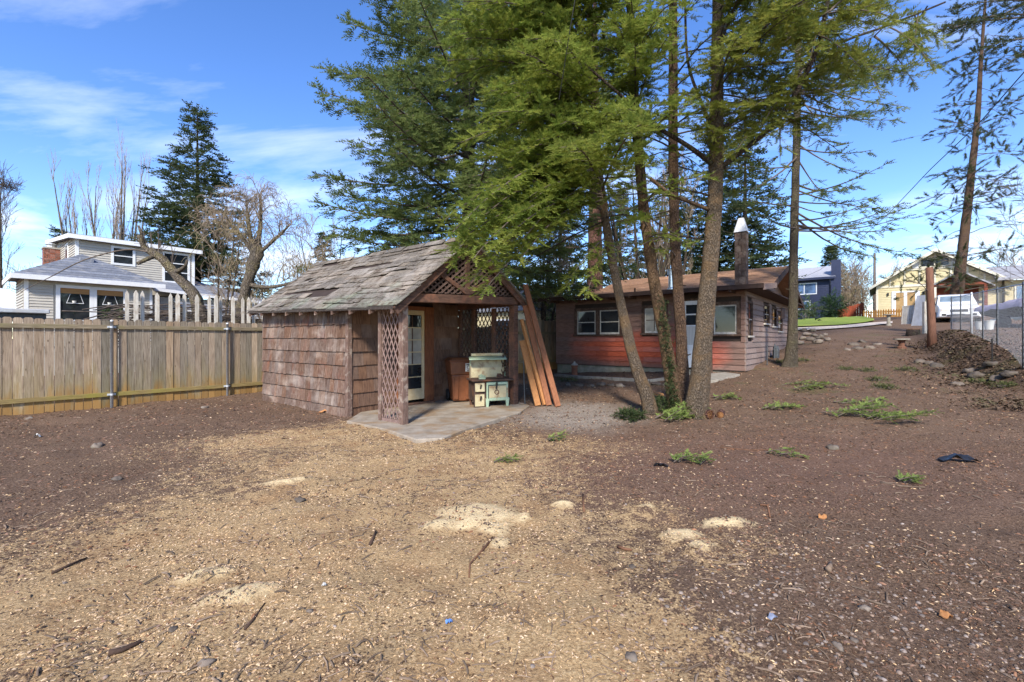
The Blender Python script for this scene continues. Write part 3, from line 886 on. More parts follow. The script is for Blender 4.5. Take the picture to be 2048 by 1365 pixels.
# roof: deck, rafter tails, shingles
yA, yB = -PD - .19, SD + .12
def eaveL(y): return 2.03 + (y - yA) * .022
def ridge(y): return 3.475 + (y - yA) * .012
def eaveR(y): return 2.30 + (y - yA) * .0
deck = MB()
deck.hexa([(-.29, yA + .03, eaveL(yA) - .035), (1.5, yA + .03, ridge(yA) - .035), (1.5, yB, ridge(yB) - .035), (-.29, yB, eaveL(yB) - .035),
           (-.29, yA + .03, eaveL(yA) - .012), (1.5, yA + .03, ridge(yA) - .012), (1.5, yB, ridge(yB) - .012), (-.29, yB, eaveL(yB) - .012)])
deck.build("roof_deck", DARK_SHEATH, shed)
MB().hexa([(1.51, yA, ridge(yA) - .05), (3.33, yA, eaveR(yA) - .04), (3.33, yB, eaveR(yB) - .04), (1.51, yB, ridge(yB) - .05),
           (1.51, yA, ridge(yA)), (3.33, yA, eaveR(yA)), (3.33, yB, eaveR(yB)), (1.51, yB, ridge(yB))]).build("roof_slope", ROOF_SH, shed)
for k in range(10):
    y = yA + .12 + k * (yB - yA - .24) / 9
    sl = (ridge(y) - eaveL(y)) / 1.79
    d = .12 if k else .16
    P = [(-.285, y, eaveL(y) - .04), (-.285, y, eaveL(y) - .115), (-.1, y, eaveL(y) - .115 + .1 * sl), (.0, y, eaveL(y) + .285 * sl - .13), (.0, y, eaveL(y) + .285 * sl - .04)]
    MB().prism(P, (0, .045, 0)).build("rafter_tail", POST_M, shed)
NC = 15
gaps = [(4, 1.2, 2.3), (10, .2, .95), (3, .9, 1.5), (13, 2.6, 3.3), (8, 2.9, 3.1)]
for ci in range(NC):
    f0, f1 = ci / NC, (ci + 1.35) / NC
    y = yA - .01 + rs.uniform(-.12, 0)
    while y < yB:
        w = rs.choice([rs.uniform(.12, .25), rs.uniform(.2, .4), rs.uniform(.5, .9)])
        ye = min(y + w, yB + rs.uniform(-.02, .02)); ys = max(y, yA - .01)
        hole = any(ci == g and ys < b_ and ye > a_ for g, a_, b_ in gaps)
        if ye - ys > .05 and not hole:
            q = []
            lift = rs.uniform(0, .014) + (rs.random() < .12) * rs.uniform(.01, .035)
            lift2 = rs.uniform(0, .014) + (rs.random() < .12) * rs.uniform(.01, .035)
            wav = .012 * math.sin(y * 2.3 + ci)
            for (ff, yy, up) in ((f0, ys, lift), (f0, ye - .004, lift2), (f1, ye - .004, -.004), (f1, ys, -.004)):
                ff2 = min(ff + (rs.uniform(-.012, .012) if ff == f0 else 0), 1.0)
                xx = -.315 + 1.83 * ff2
                zz = eaveL(yy) - .02 + (ridge(yy) - eaveL(yy) + .02) * ff2 + wav
                q.append((xx, yy, zz + .012 + up * 1.0 + (.01 if ff == f0 else 0)))
            b = MB().hexa([(a[0] + .004, a[1], a[2] - .011) for a in q] + q)
            b.build("roof_shingle", ROOF_SH, shed)
        y += w
# curled ridge felt
for k in range(9):
    y = yA + .05 + k * .66
    if rs.random() < .25: continue
    z = ridge(y) + .02 + rs.uniform(0, .02)
    MB().hexa([(1.36, y, z - .11), (1.36, y + .6, z - .10), (1.5, y + .6, z), (1.5, y, z), (1.36, y, z - .1), (1.36, y + .6, z - .09), (1.5, y + .6, z + .012), (1.5, y, z + .012)]).build("ridge_cap", ROOF_SH, shed)

# wire netting stapled along the eave
NET = mat("rusty_netting", (0.10, 0.085, 0.075), ns=9, vary=.1, rough=.7)
b = MB()
for k in range(150):
    y = yA + .05 + k * (yB - yA - .1) / 150
    s = 1 if k % 2 else -1
    b.bar((-.325, y, eaveL(y) - .05), (-.31, y + .04, eaveL(y) + .02), .004, .004)
    b.bar((-.325, y + .04, eaveL(y) - .05), (-.31, y, eaveL(y) + .02), .004, .004)
tag(b.build("wire_netting", NET, shed), kind="stuff")

# ------------------------------------------------------------------ concrete slab of the porch
CONC = mat("stained_concrete", (0.36, 0.31, 0.25), (0.22, 0.18, 0.135), (0.26, 0.175, 0.10), ns=5, patch=2.2, patch_lo=.48, patch_hi=.66, vary=0, bump=.2, detail=8)
pts = [(693, 842), (770, 858), (832, 879), (885, 877), (925, 861), (975, 845), (1040, 826), (1060, 812), (1000, 790), (880, 775), (760, 800)]
poly = []
for px, py in pts:
    dx = (px - 1024) / FPX; z = .055
    y = (1.5 - z) * FPX / (py - 678.5)
    poly.append((dx * y, y, z + .012 * (max(0, px - 800) / 100) * .5))
slab = MB().prism(poly, (0, 0, -.16)).build("concrete_slab", CONC, bevel=.015)
tag(slab, "cracked stained concrete slab under the shed porch", kind="structure")
# ================================================================== RED-BROWN HOUSE
def siding_mat(name, front):
    m, nt, b = new_mat(name)
    n = noise_node(nt, coords(nt, (2.2, 2.2, 20)), 2.2, 6, .65)
    brown = ramp(nt, n.outputs["Fac"], [(.3, (0.115, 0.064, 0.049)), (.7, (0.235, 0.142, 0.11))]).outputs[0]
    if front:
        redc = ramp(nt, n.outputs["Fac"], [(.3, (0.31, 0.068, 0.042)), (.7, (0.52, 0.14, 0.08))]).outputs[0]
        # newer red paint survives on the lower boards and fades into old brown stain
        sp = nt.nodes.new("ShaderNodeSeparateXYZ"); nt.links.new(coords(nt), sp.inputs[0])
        n2 = noise_node(nt, coords(nt, (1, .55, 1.6)), 1.4, 5, .6, .4)
        a = nt.nodes.new("ShaderNodeMapRange"); a.inputs["From Min"].default_value = .75; a.inputs["From Max"].default_value = 1.55
        a.inputs["To Min"].default_value = 1.0; a.inputs["To Max"].default_value = 0.0
        nt.links.new(sp.outputs[2], a.inputs["Value"])
        e = ramp(nt, sp.outputs[1], [(0.0, (0, 0, 0)), (1.0, (1, 1, 1))])
        ml = nt.nodes.new("ShaderNodeMapRange"); ml.inputs["From Min"].default_value = 6.3; ml.inputs["From Max"].default_value = 4.6
        nt.links.new(sp.outputs[1], ml.inputs["Value"])
        mrr = nt.nodes.new("ShaderNodeMapRange"); mrr.inputs["From Min"].default_value = 0.05; mrr.inputs["From Max"].default_value = 0.9
        nt.links.new(sp.outputs[1], mrr.inputs["Value"])
        lo = nt.nodes.new("ShaderNodeMapRange"); lo.inputs["From Min"].default_value = -.02; lo.inputs["From Max"].default_value = .30
        lo.inputs["To Min"].default_value = .25
        nt.links.new(sp.outputs[2], lo.inputs["Value"])
        f = mth(nt, 'MULTIPLY', mth(nt, 'MULTIPLY', a.outputs[0], ml.outputs[0]), mth(nt, 'MULTIPLY', mrr.outputs[0], lo.outputs[0]))
        f = mth(nt, 'ADD', f, mth(nt, 'MULTIPLY', mth(nt, 'SUBTRACT', n2.outputs["Fac"], .5), .9))
        f = ramp(nt, f, [(.25, (0, 0, 0)), (.85, (1, 1, 1))]).outputs[0]
        col = mixc(nt, f, brown, redc)
    else:
        pale = ramp(nt, n.outputs["Fac"], [(.3, (0.20, 0.14, 0.118)), (.7, (0.34, 0.26, 0.225))]).outputs[0]
        n2 = noise_node(nt, coords(nt, (1, 1, 2)), 1.0, 4)
        col = mixc(nt, ramp(nt, n2.outputs["Fac"], [(.4, (0, 0, 0)), (.7, (.5, .5, .5))]).outputs[0], pale, (0.20, 0.125, 0.10))
    col = vary_value(nt, col, .12, False, .1)
    nt.links.new(col, b.inputs["Base Color"]); b.inputs["Roughness"].default_value = .8; b.inputs["Specular IOR Level"].default_value = .2
    bp = nt.nodes.new("ShaderNodeBump"); bp.inputs["Strength"].default_value = .25; bp.inputs["Distance"].default_value = .004
    nt.links.new(n.outputs["Fac"], bp.inputs["Height"]); nt.links.new(bp.outputs[0], b.inputs["Normal"])
    return m
SID_F = siding_mat("red_brown_siding", True)
SID_S = siding_mat("pale_brown_siding", False)
TRIM = mat("dark_brown_trim", (0.105, 0.062, 0.042), (0.05, 0.03, 0.022), (0.17, 0.115, 0.085), scale=(8, 8, 8), ns=3, patch=5, vary=.1)
FASC = mat("brown_fascia", (0.075, 0.045, 0.036), (0.04, 0.025, 0.02), ns=6, vary=.05)
SASH = mat("peeling_white_sash", (0.58, 0.55, 0.50), (0.38, 0.34, 0.28), ns=14, vary=.08)
WHITE = mat("white_paint", (0.74, 0.75, 0.76), (0.66, 0.67, 0.68), ns=6, vary=.03, bump=.05, rough=.5)
ROOF_T = mat("tan_roof_shingle", (0.40, 0.235, 0.145), (0.25, 0.14, 0.085), (0.13, 0.088, 0.045), scale=(1, 1, 1), ns=16, patch=1.6, patch_lo=.56, patch_hi=.70, vary=.14, bump=.5)
FOUND = mat("pale_foundation", (0.33, 0.30, 0.24), (0.2, 0.18, 0.13), (0.16, 0.165, 0.10), ns=5, patch=1.2, vary=0)
STONE_C = mat("chimney_block", (0.13, 0.088, 0.07), (0.06, 0.042, 0.034), (0.17, 0.135, 0.115), ns=12, patch=5, vary=.22, bump=.6)
TIN = mat("weathered_tin", (0.60, 0.61, 0.62), (0.42, 0.43, 0.44), (0.5, 0.47, 0.44), ns=10, rough=.5, metal=.35, vary=.05)
STEEL = mat("bright_flue_steel", (0.70, 0.71, 0.73), (0.58, 0.59, 0.6), ns=20, rough=.28, metal=.85, vary=.03)
CURT = mat("pale_curtain", (0.62, 0.60, 0.56), (0.42, 0.40, 0.37), scale=(1, 9, .3), ns=4, vary=.05)

HC = Vector((6.58, 12.83, .60))
house = thing("wood_house", "low brown and red wood sided house with tan shingle roof behind the firs", "house", HC, LOT)
HL, HD = 6.34, 8.0                       # front length (along y), depth (along x)
rs = random.Random(3)
# cores
core = MB().box((.02, .02, -.02), (HD, HL - .02, 2.30)).build("wall_core", DARK_SHEATH, house)
fb = MB()
fb.box((.035, -.002 + .03, -.6), (HD - .05, HL - .03, -.021))
fb.build("foundation", FOUND, house)
# windows in the front: (y0, y1, z0, z1)
wins = [(3.81, 5.44, 1.09, 1.88), (2.31, 2.94, 1.12, 1.88), (.22, .84, 1.07, 1.88)]
dr = (.99, 1.75, .02, 2.06)
def overlaps(a0, a1, z0, z1, extra=.0):
    out = [(a0, a1)]
    for w in wins + [dr]:
        wy0, wy1, wz0, wz1 = w[0] - .105, w[1] + .105, w[2] - .105, w[3] + .105
        if w is dr: wy0, wy1, wz0, wz1 = w[0] - .07, w[1] + .07, -1, w[3] + .07
        if z1 <= wz0 + .01 or z0 >= wz1 - .01: continue
        nxt = []
        for s, e in out:
            if e <= wy0 or s >= wy1: nxt.append((s, e)); continue
            if s < wy0: nxt.append((s, wy0))
            if e > wy1: nxt.append((wy1, e))
        out = nxt
    return out
EXP = .163
for ci in range(14):
    z0 = ci * EXP; z1 = z0 + EXP
    for s, e in overlaps(0.0, HL, z0, z1):
        cuts = [s] + sorted(c for c in [rs.uniform(0, HL) for _ in range(2)] if s + .5 < c < e - .5) + [e]
        for a, c in zip(cuts[:-1], cuts[1:]):
            t = .032 + rs.uniform(-.003, .003)
            MB().hexa([(-t, a, z0), (.018, a, z0), (.018, c - .003, z0), (-t, c - .003, z0), (-.004, a, z1 + .012), (.018, a, z1 + .012), (.018, c - .003, z1 + .012), (-.004, c - .003, z1 + .012)]).build("siding_board", SID_F, house)
# side wall (facing the yard drive)
swins = [(.22, .86, 1.0, 1.94), (2.55, 3.55, 1.42, 2.02), (4.05, 4.95, 1.36, 2.0), (5.25, 6.3, 1.2, 1.8)]
for ci in range(14):
    z0 = ci * EXP; z1 = z0 + EXP
    out = [(-.02, HD)]
    for w in swins:
        if z1 <= w[2] - .05 or z0 >= w[3] + .05: continue
        nxt = []
        for s, e in out:
            if e <= w[0] or s >= w[1]: nxt.append((s, e)); continue
            if s < w[0]: nxt.append((s, w[0]))
            if e > w[1]: nxt.append((w[1], e))
        out = nxt
    for s, e in out:
        cuts = [s] + sorted(c for c in [rs.uniform(0, HD) for _ in range(3)] if s + .5 < c < e - .5) + [e]
        for a, c in zip(cuts[:-1], cuts[1:]):
            t = .032 + rs.uniform(-.003, .003)
            MB().hexa([(a, -t, z0), (c - .003, -t, z0), (c - .003, .018, z0), (a, .018, z0), (a, -.004, z1 + .012), (c - .003, -.004, z1 + .012), (c - .003, .018, z1 + .012), (a, .018, z1 + .012)]).build("siding_board", SID_S, house)
for (a, c, z0, z1) in swins:
    f = MB().box((a + .002, -.035, z0 - .05), (a + .07, .02, z1 + .05)).box((c - .07, -.035, z0 - .05), (c - .002, .02, z1 + .05)).box((a + .07, -.035, z1 - .01), (c - .07, .02, z1 + .05)).build("window", TRIM, house)
    MB().box((a - .02, -.07, z0 - .052), (c + .02, .018, z0 - .005)).build("sill", SASH, f)
    MB().box((a + .071, .002, z0 - .004), (c - .071, .01, z1 - .012)).build("pane", GLASS, f)
    MB().box((a + .071, -.012, (z0 + z1) / 2 - .014), (c - .071, .001, (z0 + z1) / 2 + .014)).build("sash_bar", SASH, f)
# a shutter propped on the middle side window
MB().box((4.2, -.30, 1.62), (4.85, -.27, 2.0)).build("awning_shutter", FASC, house)
MB().bar((4.25, -.27, 1.98), (4.25, -.02, 1.95), .02, .02).build("shutter_arm", FASC, house)
# front windows
def front_window(y0, y1, z0, z1, panes, mullion=None):
    T = .10
    f = MB()
    f.box((-.045, y0 - T, z0 - .03), (.02, y0, z1 + T)); f.box((-.045, y1, z0 - .03), (.02, y1 + T, z1 + T))
    f.box((-.045, y0, z1), (.02, y1, z1 + T))
    f = f.build("window", TRIM, house, bevel=.005)
    MB().box((-.085, y0 - T - .03, z0 - .09), (.018, y1 + T + .03, z0 - .031)).build("sill", TRIM, f, bevel=.005)
    if mullion:
        MB().box((-.04, mullion - .07, z0 - .03), (.018, mullion + .07, z1 - .001)).build("mullion", TRIM, f, bevel=.004)
    for (a, c) in panes:
        s = .035
        MB().box((-.02, a, z0 - .03), (.006, a + s, z1)).box((-.02, c - s, z0 - .03), (.006, c, z1)).box((-.02, a + s, z1 - s), (.006, c - s, z1)).box((-.02, a + s, z0 - .03), (.006, c - s, z0 + s)).build("sash", SASH, f)
    return f
w1 = front_window(3.81, 5.44, 1.09, 1.88, [(3.815, 4.54), (4.71, 5.435)], 4.625)
for a, c in ((3.85, 4.505), (4.745, 5.40)):
    MB().box((-.018, a, 1.465), (.004, c, 1.495)).build("sash_bar", SASH, w1)
    MB().box((-.006, a, 1.126), (-.002, c, 1.464)).build("pane", GLASS, w1)
    MB().box((-.006, a, 1.496), (-.002, c, 1.844)).build("pane", GLASS, w1)
w2 = front_window(2.31, 2.94, 1.12, 1.88, [(2.315, 2.935)])
for a, c in ((2.351, 2.615), (2.635, 2.899)):
    for z0, z1 in ((1.156, 1.49), (1.51, 1.844)):
        MB().box((-.006, a, z0), (-.002, c, z1)).build("pane", PANE_L, w2)
MB().box((-.016, 2.6155, 1.126), (.004, 2.6345, 1.844)).build("sash_bar", TRIM, w2)
MB().box((-.014, 2.35, 1.4905), (.003, 2.90, 1.5095)).build("sash_bar", TRIM, w2)
w3 = front_window(.22, .84, 1.07, 1.88, [(.225, .835)])
MB().box((-.006, .261, 1.106), (-.002, .799, 1.844)).build("pane", GLASS, w3)
# white storm door
d = MB().box((-.03, .995, .04), (.012, 1.10, 2.05)).box((-.03, 1.64, .04), (.012, 1.745, 2.05)).box((-.03, 1.10, .04), (.012, 1.64, .72)).box((-.03, 1.10, 1.93), (.012, 1.64, 2.05)).box((-.03, 1.10, 1.28), (.012, 1.64, 1.32)).box((-.03, 1.10, 1.62), (.012, 1.64, 1.66)).build("storm_door", WHITE, house, bevel=.004)
for z0, z1 in ((.721, 1.279), (1.321, 1.619), (1.661, 1.929)):
    MB().box((-.010, 1.101, z0), (-.004, 1.639, z1)).build("pane", GLASS if z0 > 1 else CURT, d)
MB().lathe([(.012, 0), (.025, .02), (.028, .04), (.018, .055)], (0, 0, 0), 10).build("door_knob", TIN, d).matrix_local = Matrix.Translation((-.03, 1.69, .98)) @ Matrix.Rotation(R(-90), 4, 'Y')
MB().box((-.04, .92, -.02), (.016, .988, 2.12)).box((-.04, 1.752, -.02), (.016, 1.825, 2.12)).box((-.04, .988, 2.052), (.016, 1.752, 2.12)).build("door_casing", TRIM, house, bevel=.004)
MB().box((-.55, .88, -.42), (-.045, 1.87, -.06)).build("door_step", FOUND, house, bevel=.015)
# trunk-like rough post beside the door
MB().tube([(-.35, .86, -.5), (-.34, .85, -.2), (-.33, .85, .15), (-.33, .85, .9)], [.13, .075, .06, .055], 9).build("porch_prop", TRIM, house, smooth=True)
# corner trim
MB().box((-.026, -.026, 0), (.0, -.0215, 2.26)).build("corner_trim", SID_S, house)
# roofs: low front slope and the tan main gable behind
ov = .62
b = MB().hexa([(-ov, -.55, 2.30), (1.3, -.55, 2.52), (1.3, HL + .55, 2.52), (-ov, HL + .55, 2.30), (-ov, -.55, 2.36), (1.3, -.55, 2.58), (1.3, HL + .55, 2.58), (-ov, HL + .55, 2.36)])
b.build("low_roof", ROOF_T, house)
MB().box((-ov - .03, -.57, 2.25), (-ov - .001, HL + .57, 2.375)).build("fascia", FASC, house)
MB().hexa([(-ov, -.585, 2.20), (1.3, -.585, 2.42), (1.3, -.552, 2.42), (-ov, -.552, 2.20), (-ov, -.585, 2.35), (1.3, -.585, 2.57), (1.3, -.552, 2.57), (-ov, -.552, 2.35)]).build("barge_board", SID_S, house)
MB().hexa([(.2, -.565, 2.10), (HD, -.565, 2.20), (HD, -.54, 2.20), (.2, -.54, 2.10), (.2, -.565, 2.22), (HD, -.565, 2.32), (HD, -.54, 2.32), (.2, -.54, 2.22)])
for k in range(9):
    y = .25 + k * (HL - .4) / 8
    MB().box((-ov + .02, y, 2.20), (0, y + .05, 2.31)).build("rafter_tail", TRIM if k % 3 else FASC, house)
# main roof pieces, course by course
y0r, y1r = -.5, 5.75
xe, xr, ze, zr = 1.32, 4.1, 2.56, 3.42
NCR = 12
for ci in range(NCR):
    f0, f1 = ci / NCR, (ci + 1.2) / NCR
    yy = y0r
    while yy < y1r - .05:
        w = rs.uniform(.8, 1.1); y2 = min(yy + w, y1r)
        l = rs.uniform(.006, .02)
        A = lambda f, y, o: (xe + (xr - xe) * min(f, 1), y, ze + (zr - ze) * min(f, 1) + o)
        q = [A(f0, yy, .012 + l), A(f0, y2 - .004, .012 + l), A(f1, y2 - .004, .004), A(f1, yy, .004)]
        MB().hexa([(a[0], a[1], a[2] - .012) for a in q] + q).build("roof_shingle", ROOF_T, house)
        yy = y2
MB().hexa([(xe, y0r, ze - .06), (xr, y0r, zr - .06), (xr, y1r, zr - .06), (xe, y1r, ze - .06), (xe, y0r, ze - .012), (xr, y0r, zr - .012), (xr, y1r, zr - .012), (xe, y1r, ze - .012)]).build("roof_deck", FASC, house)
MB().hexa([(xr + .004, y0r, zr - .06), (HD + .5, y0r, 2.2), (HD + .5, y1r, 2.2), (xr + .004, y1r, zr - .06), (xr + .004, y0r, zr), (HD + .5, y0r, 2.26), (HD + .5, y1r, 2.26), (xr + .004, y1r, zr)]).build("back_slope", ROOF_T, house)
MB().prism([(1.2, .03, 2.302), (HD - .1, .03, 2.302), (xr, .03, zr - .08)], (0, .1, 0)).build("gable_wall", SID_S, house)
MB().prism([(1.2, 5.6, 2.302), (HD - .1, 5.6, 2.302), (xr, 5.6, zr - .08)], (0, .1, 0)).build("gable_wall", SID_S, house)
MB().bar((-ov, -.53, 2.29), (HD + .5, -.53, 2.21), .04, .001) 
MB().box((-.3, -.53, 2.26), (HD + .5, .01, 2.295)).build("soffit", FASC, house)
MB().hexa([(xe, y0r - .03, ze - .16), (xr, y0r - .03, zr - .16), (xr, y0r - .002, zr - .16), (xe, y0r - .002, ze - .16), (xe, y0r - .03, ze + .02), (xr, y0r - .03, zr + .02), (xr, y0r - .002, zr + .02), (xe, y0r - .002, ze + .02)]).build('rake_board', FASC, house)
MB().hexa([(xr + .001, y0r - .03, zr - .16), (HD + .5, y0r - .03, 2.1), (HD + .5, y0r - .002, 2.1), (xr + .001, y0r - .002, zr - .16), (xr + .001, y0r - .03, zr + .02), (HD + .5, y0r - .03, 2.28), (HD + .5, y0r - .002, 2.28), (xr + .001, y0r - .002, zr + .02)]).build('rake_board', FASC, house)
chim = MB()
ch_x, ch_y = 1.05, .20
STN = []
CW = .32
stack = MB().box((ch_x + .02, ch_y + .02, 2.4), (ch_x + CW - .02, ch_y + CW - .02, 4.16)).build("chimney", STONE_C, house)
for k in range(9):
    z0 = 2.42 + k * .19
    h_ = CW / 2 + (.04 if k % 2 else -.04)
    for a, c in ((0, h_), (h_ + .004, CW)):
        MB().box((ch_x + a, ch_y - .003, z0), (ch_x + c - .004, ch_y + .019, z0 + .183)).build("block", STONE_C, stack)
        MB().box((ch_x - .003, ch_y + a + .002, z0), (ch_x + .019, ch_y + c - .006, z0 + .183)).build("block", STONE_C, stack)
a, c = ch_x - .02, ch_x + CW + .02; e, f = ch_y - .02, ch_y + CW + .02; z0 = 4.17
mx, my = (a + c) / 2, (e + f) / 2
capm = MB().hexa([(a, e, z0), (c, e, z0), (c, f, z0), (a, f, z0), (mx - .07, my - .07, z0 + .44), (mx + .07, my - .07, z0 + .44), (mx + .07, my + .07, z0 + .44), (mx - .07, my + .07, z0 + .44)])
capm.build("chimney_cap", TIN, stack)
# steel flue
fl = MB().lathe([(.12, 2.45), (.12, 2.52), (.075, 2.56), (.075, 2.97), (.10, 2.975), (.10, 3.10), (.115, 3.105), (.115, 3.14), (.02, 3.16)], (.55, 2.30, 0), 16)
fl.build("flue_pipe", STEEL, house, smooth=False)
MB().lathe([(.03, 2.5), (.03, 2.72)], (.7, 2.05, 0), 8).build("vent_stub", FASC, house)
MB().lathe([(.03, 2.5), (.03, 2.62)], (.5, 3.5, 0), 8).build("vent_stub", FASC, house)

# gas meter on the side wall
METER = mat("meter_grey", (0.09, 0.10, 0.11), (0.05, 0.055, 0.06), ns=15, vary=.1, rough=.5)
mt = thing("gas_meter", "grey gas meter with pipes on the side wall of the brown house", "gas meter", HC + U * 3.55 - V * .22 + Vector((0, 0, .0)), LOT)
mz = .12
MB().box((-.13, -.09, mz + .12), (.13, .09, mz + .42)).build("meter_body", METER, mt, bevel=.03)
MB().lathe([(.09, mz + .42), (.09, mz + .50), (.06, mz + .53)], (0, 0, 0), 14).build("meter_head", METER, mt)
MB().tube([(-.20, .02, mz - .35), (-.20, .02, mz + .55), (-.1, .02, mz + .6), (-.08, 0, mz + .45)], .02, 8).build("inlet_pipe", METER, mt)
MB().tube([(.22, .05, mz - .2), (.22, .05, mz + .52), (.12, .05, mz + .56), (.08, 0, mz + .45)], .02, 8).build("outlet_pipe", METER, mt)
st = thing("standpipe", "thin dark upright pipe standing by the side wall of the brown house", "pipe", HC + U * 1.75 - V * .25, LOT)
MB().tube([(0, 0, -.3), (0, .0, .35), (.01, 0, .72)], .016, 8).build("pipe", METER, st)
# ================================================================== THINGS ON THE PORCH
def shed_pt(x, y, z=0): return SB + U * x + V * y + Vector((0, 0, z))
# ---- wheeled bin
BIN = mat("brown_bin_plastic", (0.20, 0.072, 0.030), (0.15, 0.052, 0.022), ns=9, rough=.5, bump=.05, vary=.04, spec=.4)
BIN_L = plain("bin_sticker", (0.7, 0.7, 0.66), .5)
RUB = plain("black_rubber", (0.02, 0.02, 0.02), .7)
binp = thing("wheeled_bin", "brown plastic wheeled bin standing on the shed porch", "bin", shed_pt(2.62, -.42, .07), LOT + R(-33))
b = MB()
def tap(z, w, d): return [(-w, -d, z), (w, -d, z), (w, d, z), (-w, d, z)]
b.hexa(tap(0.02, .20, .22) + tap(.62, .255, .30))
b.hexa(tap(.622, .275, .32) + tap(.92, .295, .345))
bb = b.build("bin_body", BIN, binp, bevel=.025)
for xx in (-.14, .13):
    MB().hexa([(xx-.05, -.26, .06), (xx+.05, -.26, .06), (xx+.05, -.2, .06), (xx-.05, -.2, .06), (xx-.055, -.315, .60), (xx+.055, -.315, .60), (xx+.055, -.24, .6), (xx-.055, -.24, .6)]).build("rib", BIN, bb, bevel=.012)
MB().hexa(tap(.921, .315, .37) + tap(.955, .315, .37)).build("lid_rim", BIN, binp, bevel=.012)
MB().hexa(tap(.956, .30, .35) + tap(1.01, .24, .28)).build("lid", BIN, binp, bevel=.02)
MB().tube([(-.25, .38, .93), (.25, .38, .93)], .02, 8).build("handle", BIN, binp)
for s in (-1, 1):
    w = MB().lathe([(.10, -.03), (.13, -.02), (.13, .02), (.10, .03)], (0, 0, 0), 18).build("wheel", RUB, binp)
    w.matrix_local = Matrix.Translation((s * .25, .24, .13)) @ Matrix.Rotation(R(90), 4, 'Y')
lb = MB().box((.05, -.349, .70), (.20, -.346, .88)).build("sticker", BIN_L, binp)
STK = plain("sticker_print", (0.04, 0.04, 0.04), .6)
pr = MB()
pr.box((.07, -.3505, .84), (.18, -.3495, .86)); pr.tube([(.125 + .035 * math.cos(t), -.351, .79 + .035 * math.sin(t)) for t in np.linspace(0, 5.4, 12)], .006, 5)
pr.box((.08, -.3505, .715), (.17, -.3495, .735))
pr.build("print", STK, lb)

# ---- antique wood stove
MINT = mat("mint_enamel", (0.33, 0.43, 0.31), (0.26, 0.35, 0.25), (0.24, 0.18, 0.11), ns=6, patch=6, patch_lo=.55, patch_hi=.66, rough=.4, bump=.05, vary=.03, spec=.5)
CRM = mat("cream_enamel", (0.50, 0.44, 0.27), (0.40, 0.34, 0.2), (0.26, 0.17, 0.09), ns=6, patch=5, patch_lo=.53, patch_hi=.68, rough=.45, bump=.05, vary=.03, spec=.5)
IRON = mat("rusty_cast_iron", (0.095, 0.058, 0.043), (0.045, 0.03, 0.025), (0.2, 0.085, 0.042), ns=8, patch=3.5, patch_lo=.5, patch_hi=.68, rough=.8, bump=.4, vary=.05)
RUST = mat("rust_orange_sheet", (0.24, 0.10, 0.055), (0.13, 0.055, 0.035), ns=6, rough=.85, vary=.03)
CHAR = plain("stove_black", (0.02, 0.018, 0.016), .6)
stove = thing("antique_stove", "rusty antique cook stove with mint green enamel door and cream back panel", "stove", shed_pt(2.55, -1.42, .085), LOT + R(-30))
# local: -y faces the viewer, x to the right ; overall 0.95 wide, 0.55 deep
MB().box((-.42, -.20, .10), (.34, .27, .52)).build("firebox", IRON, stove, bevel=.01)
MB().box((.342, -.18, .08), (.36, .22, .50)).build("side_sheet", RUST, stove)
MB().hexa([(-.50, -.30, .525), (.44, -.30, .525), (.50, .30, .525), (-.46, .30, .525), (-.50, -.30, .56), (.44, -.30, .56), (.50, .30, .56), (-.46, .30, .56)]).build("cooktop", IRON, stove, bevel=.012)
for x0, y0 in ((-.2, .0), (.12, .03)):
    MB().lathe([(.10, .562), (.10, .570), (.03, .575)], (x0, y0, 0), 16).build("stove_lid", IRON, stove)
dp = MB().box((-.17, -.255, .10), (.32, -.205, .505)).build("oven_door", MINT, stove, bevel=.02)
MB().box((-.115, -.262, .17), (.265, -.254, .42)).build("door_panel", CRM, dp, bevel=.006)
MB().box((-.13, -.266, .43), (.27, -.255, .445)).box((-.135, -.266, .155), (-.122, -.255, .445)).build("door_trim", CHAR, dp)
MB().tube([(.05 + .045 * math.cos(t), -.27, .29 + .045 * math.sin(t)) for t in np.linspace(0, 2 * math.pi, 15)], .008, 6, False).build("gauge_ring", IRON, dp)
MB().bar((.05, -.285, .50), (.04, -.275, .36), .022, .03).build("latch", CHAR, dp)
for x0 in (-.15, .30):
    MB().hexa([(x0-.025, -.265, -.04), (x0+.02, -.265, -.04), (x0+.02, -.22, -.04), (x0-.025, -.22, -.04), (x0-.045, -.262, .16), (x0+.045, -.262, .16), (x0+.045, -.21, .16), (x0-.045, -.21, .16)]).build("leg", MINT, stove, bevel=.008)
for x0 in (-.38, .28):
    MB().hexa([(x0-.02, .18, -.04), (x0+.02, .18, -.04), (x0+.02, .23, -.04), (x0-.02, .23, -.04), (x0-.03, .18, .1), (x0+.03, .18, .1), (x0+.03, .23, .1), (x0-.03, .23, .1)]).build("leg", IRON, stove)
# left firebox column with two small cream doors
MB().box((-.44, -.235, -.03), (-.185, -.201, .52)).build("ash_column", IRON, stove, bevel=.008)
for z0, z1, tl in ((.31, .49, .03), (.0, .25, 0)):
    d_ = MB().hexa([(-.42, -.25 - tl, z0), (-.215, -.25 - tl, z0), (-.215, -.236, z0), (-.42, -.236, z0), (-.42, -.25, z1), (-.215, -.25, z1), (-.215, -.236, z1), (-.42, -.236, z1)]).build("fire_door", CRM, stove, bevel=.008)
    MB().bar((-.30, -.285, z1 - .03), (-.31, -.272, z1 - .12), .02, .025).build("latch", CHAR, d_)
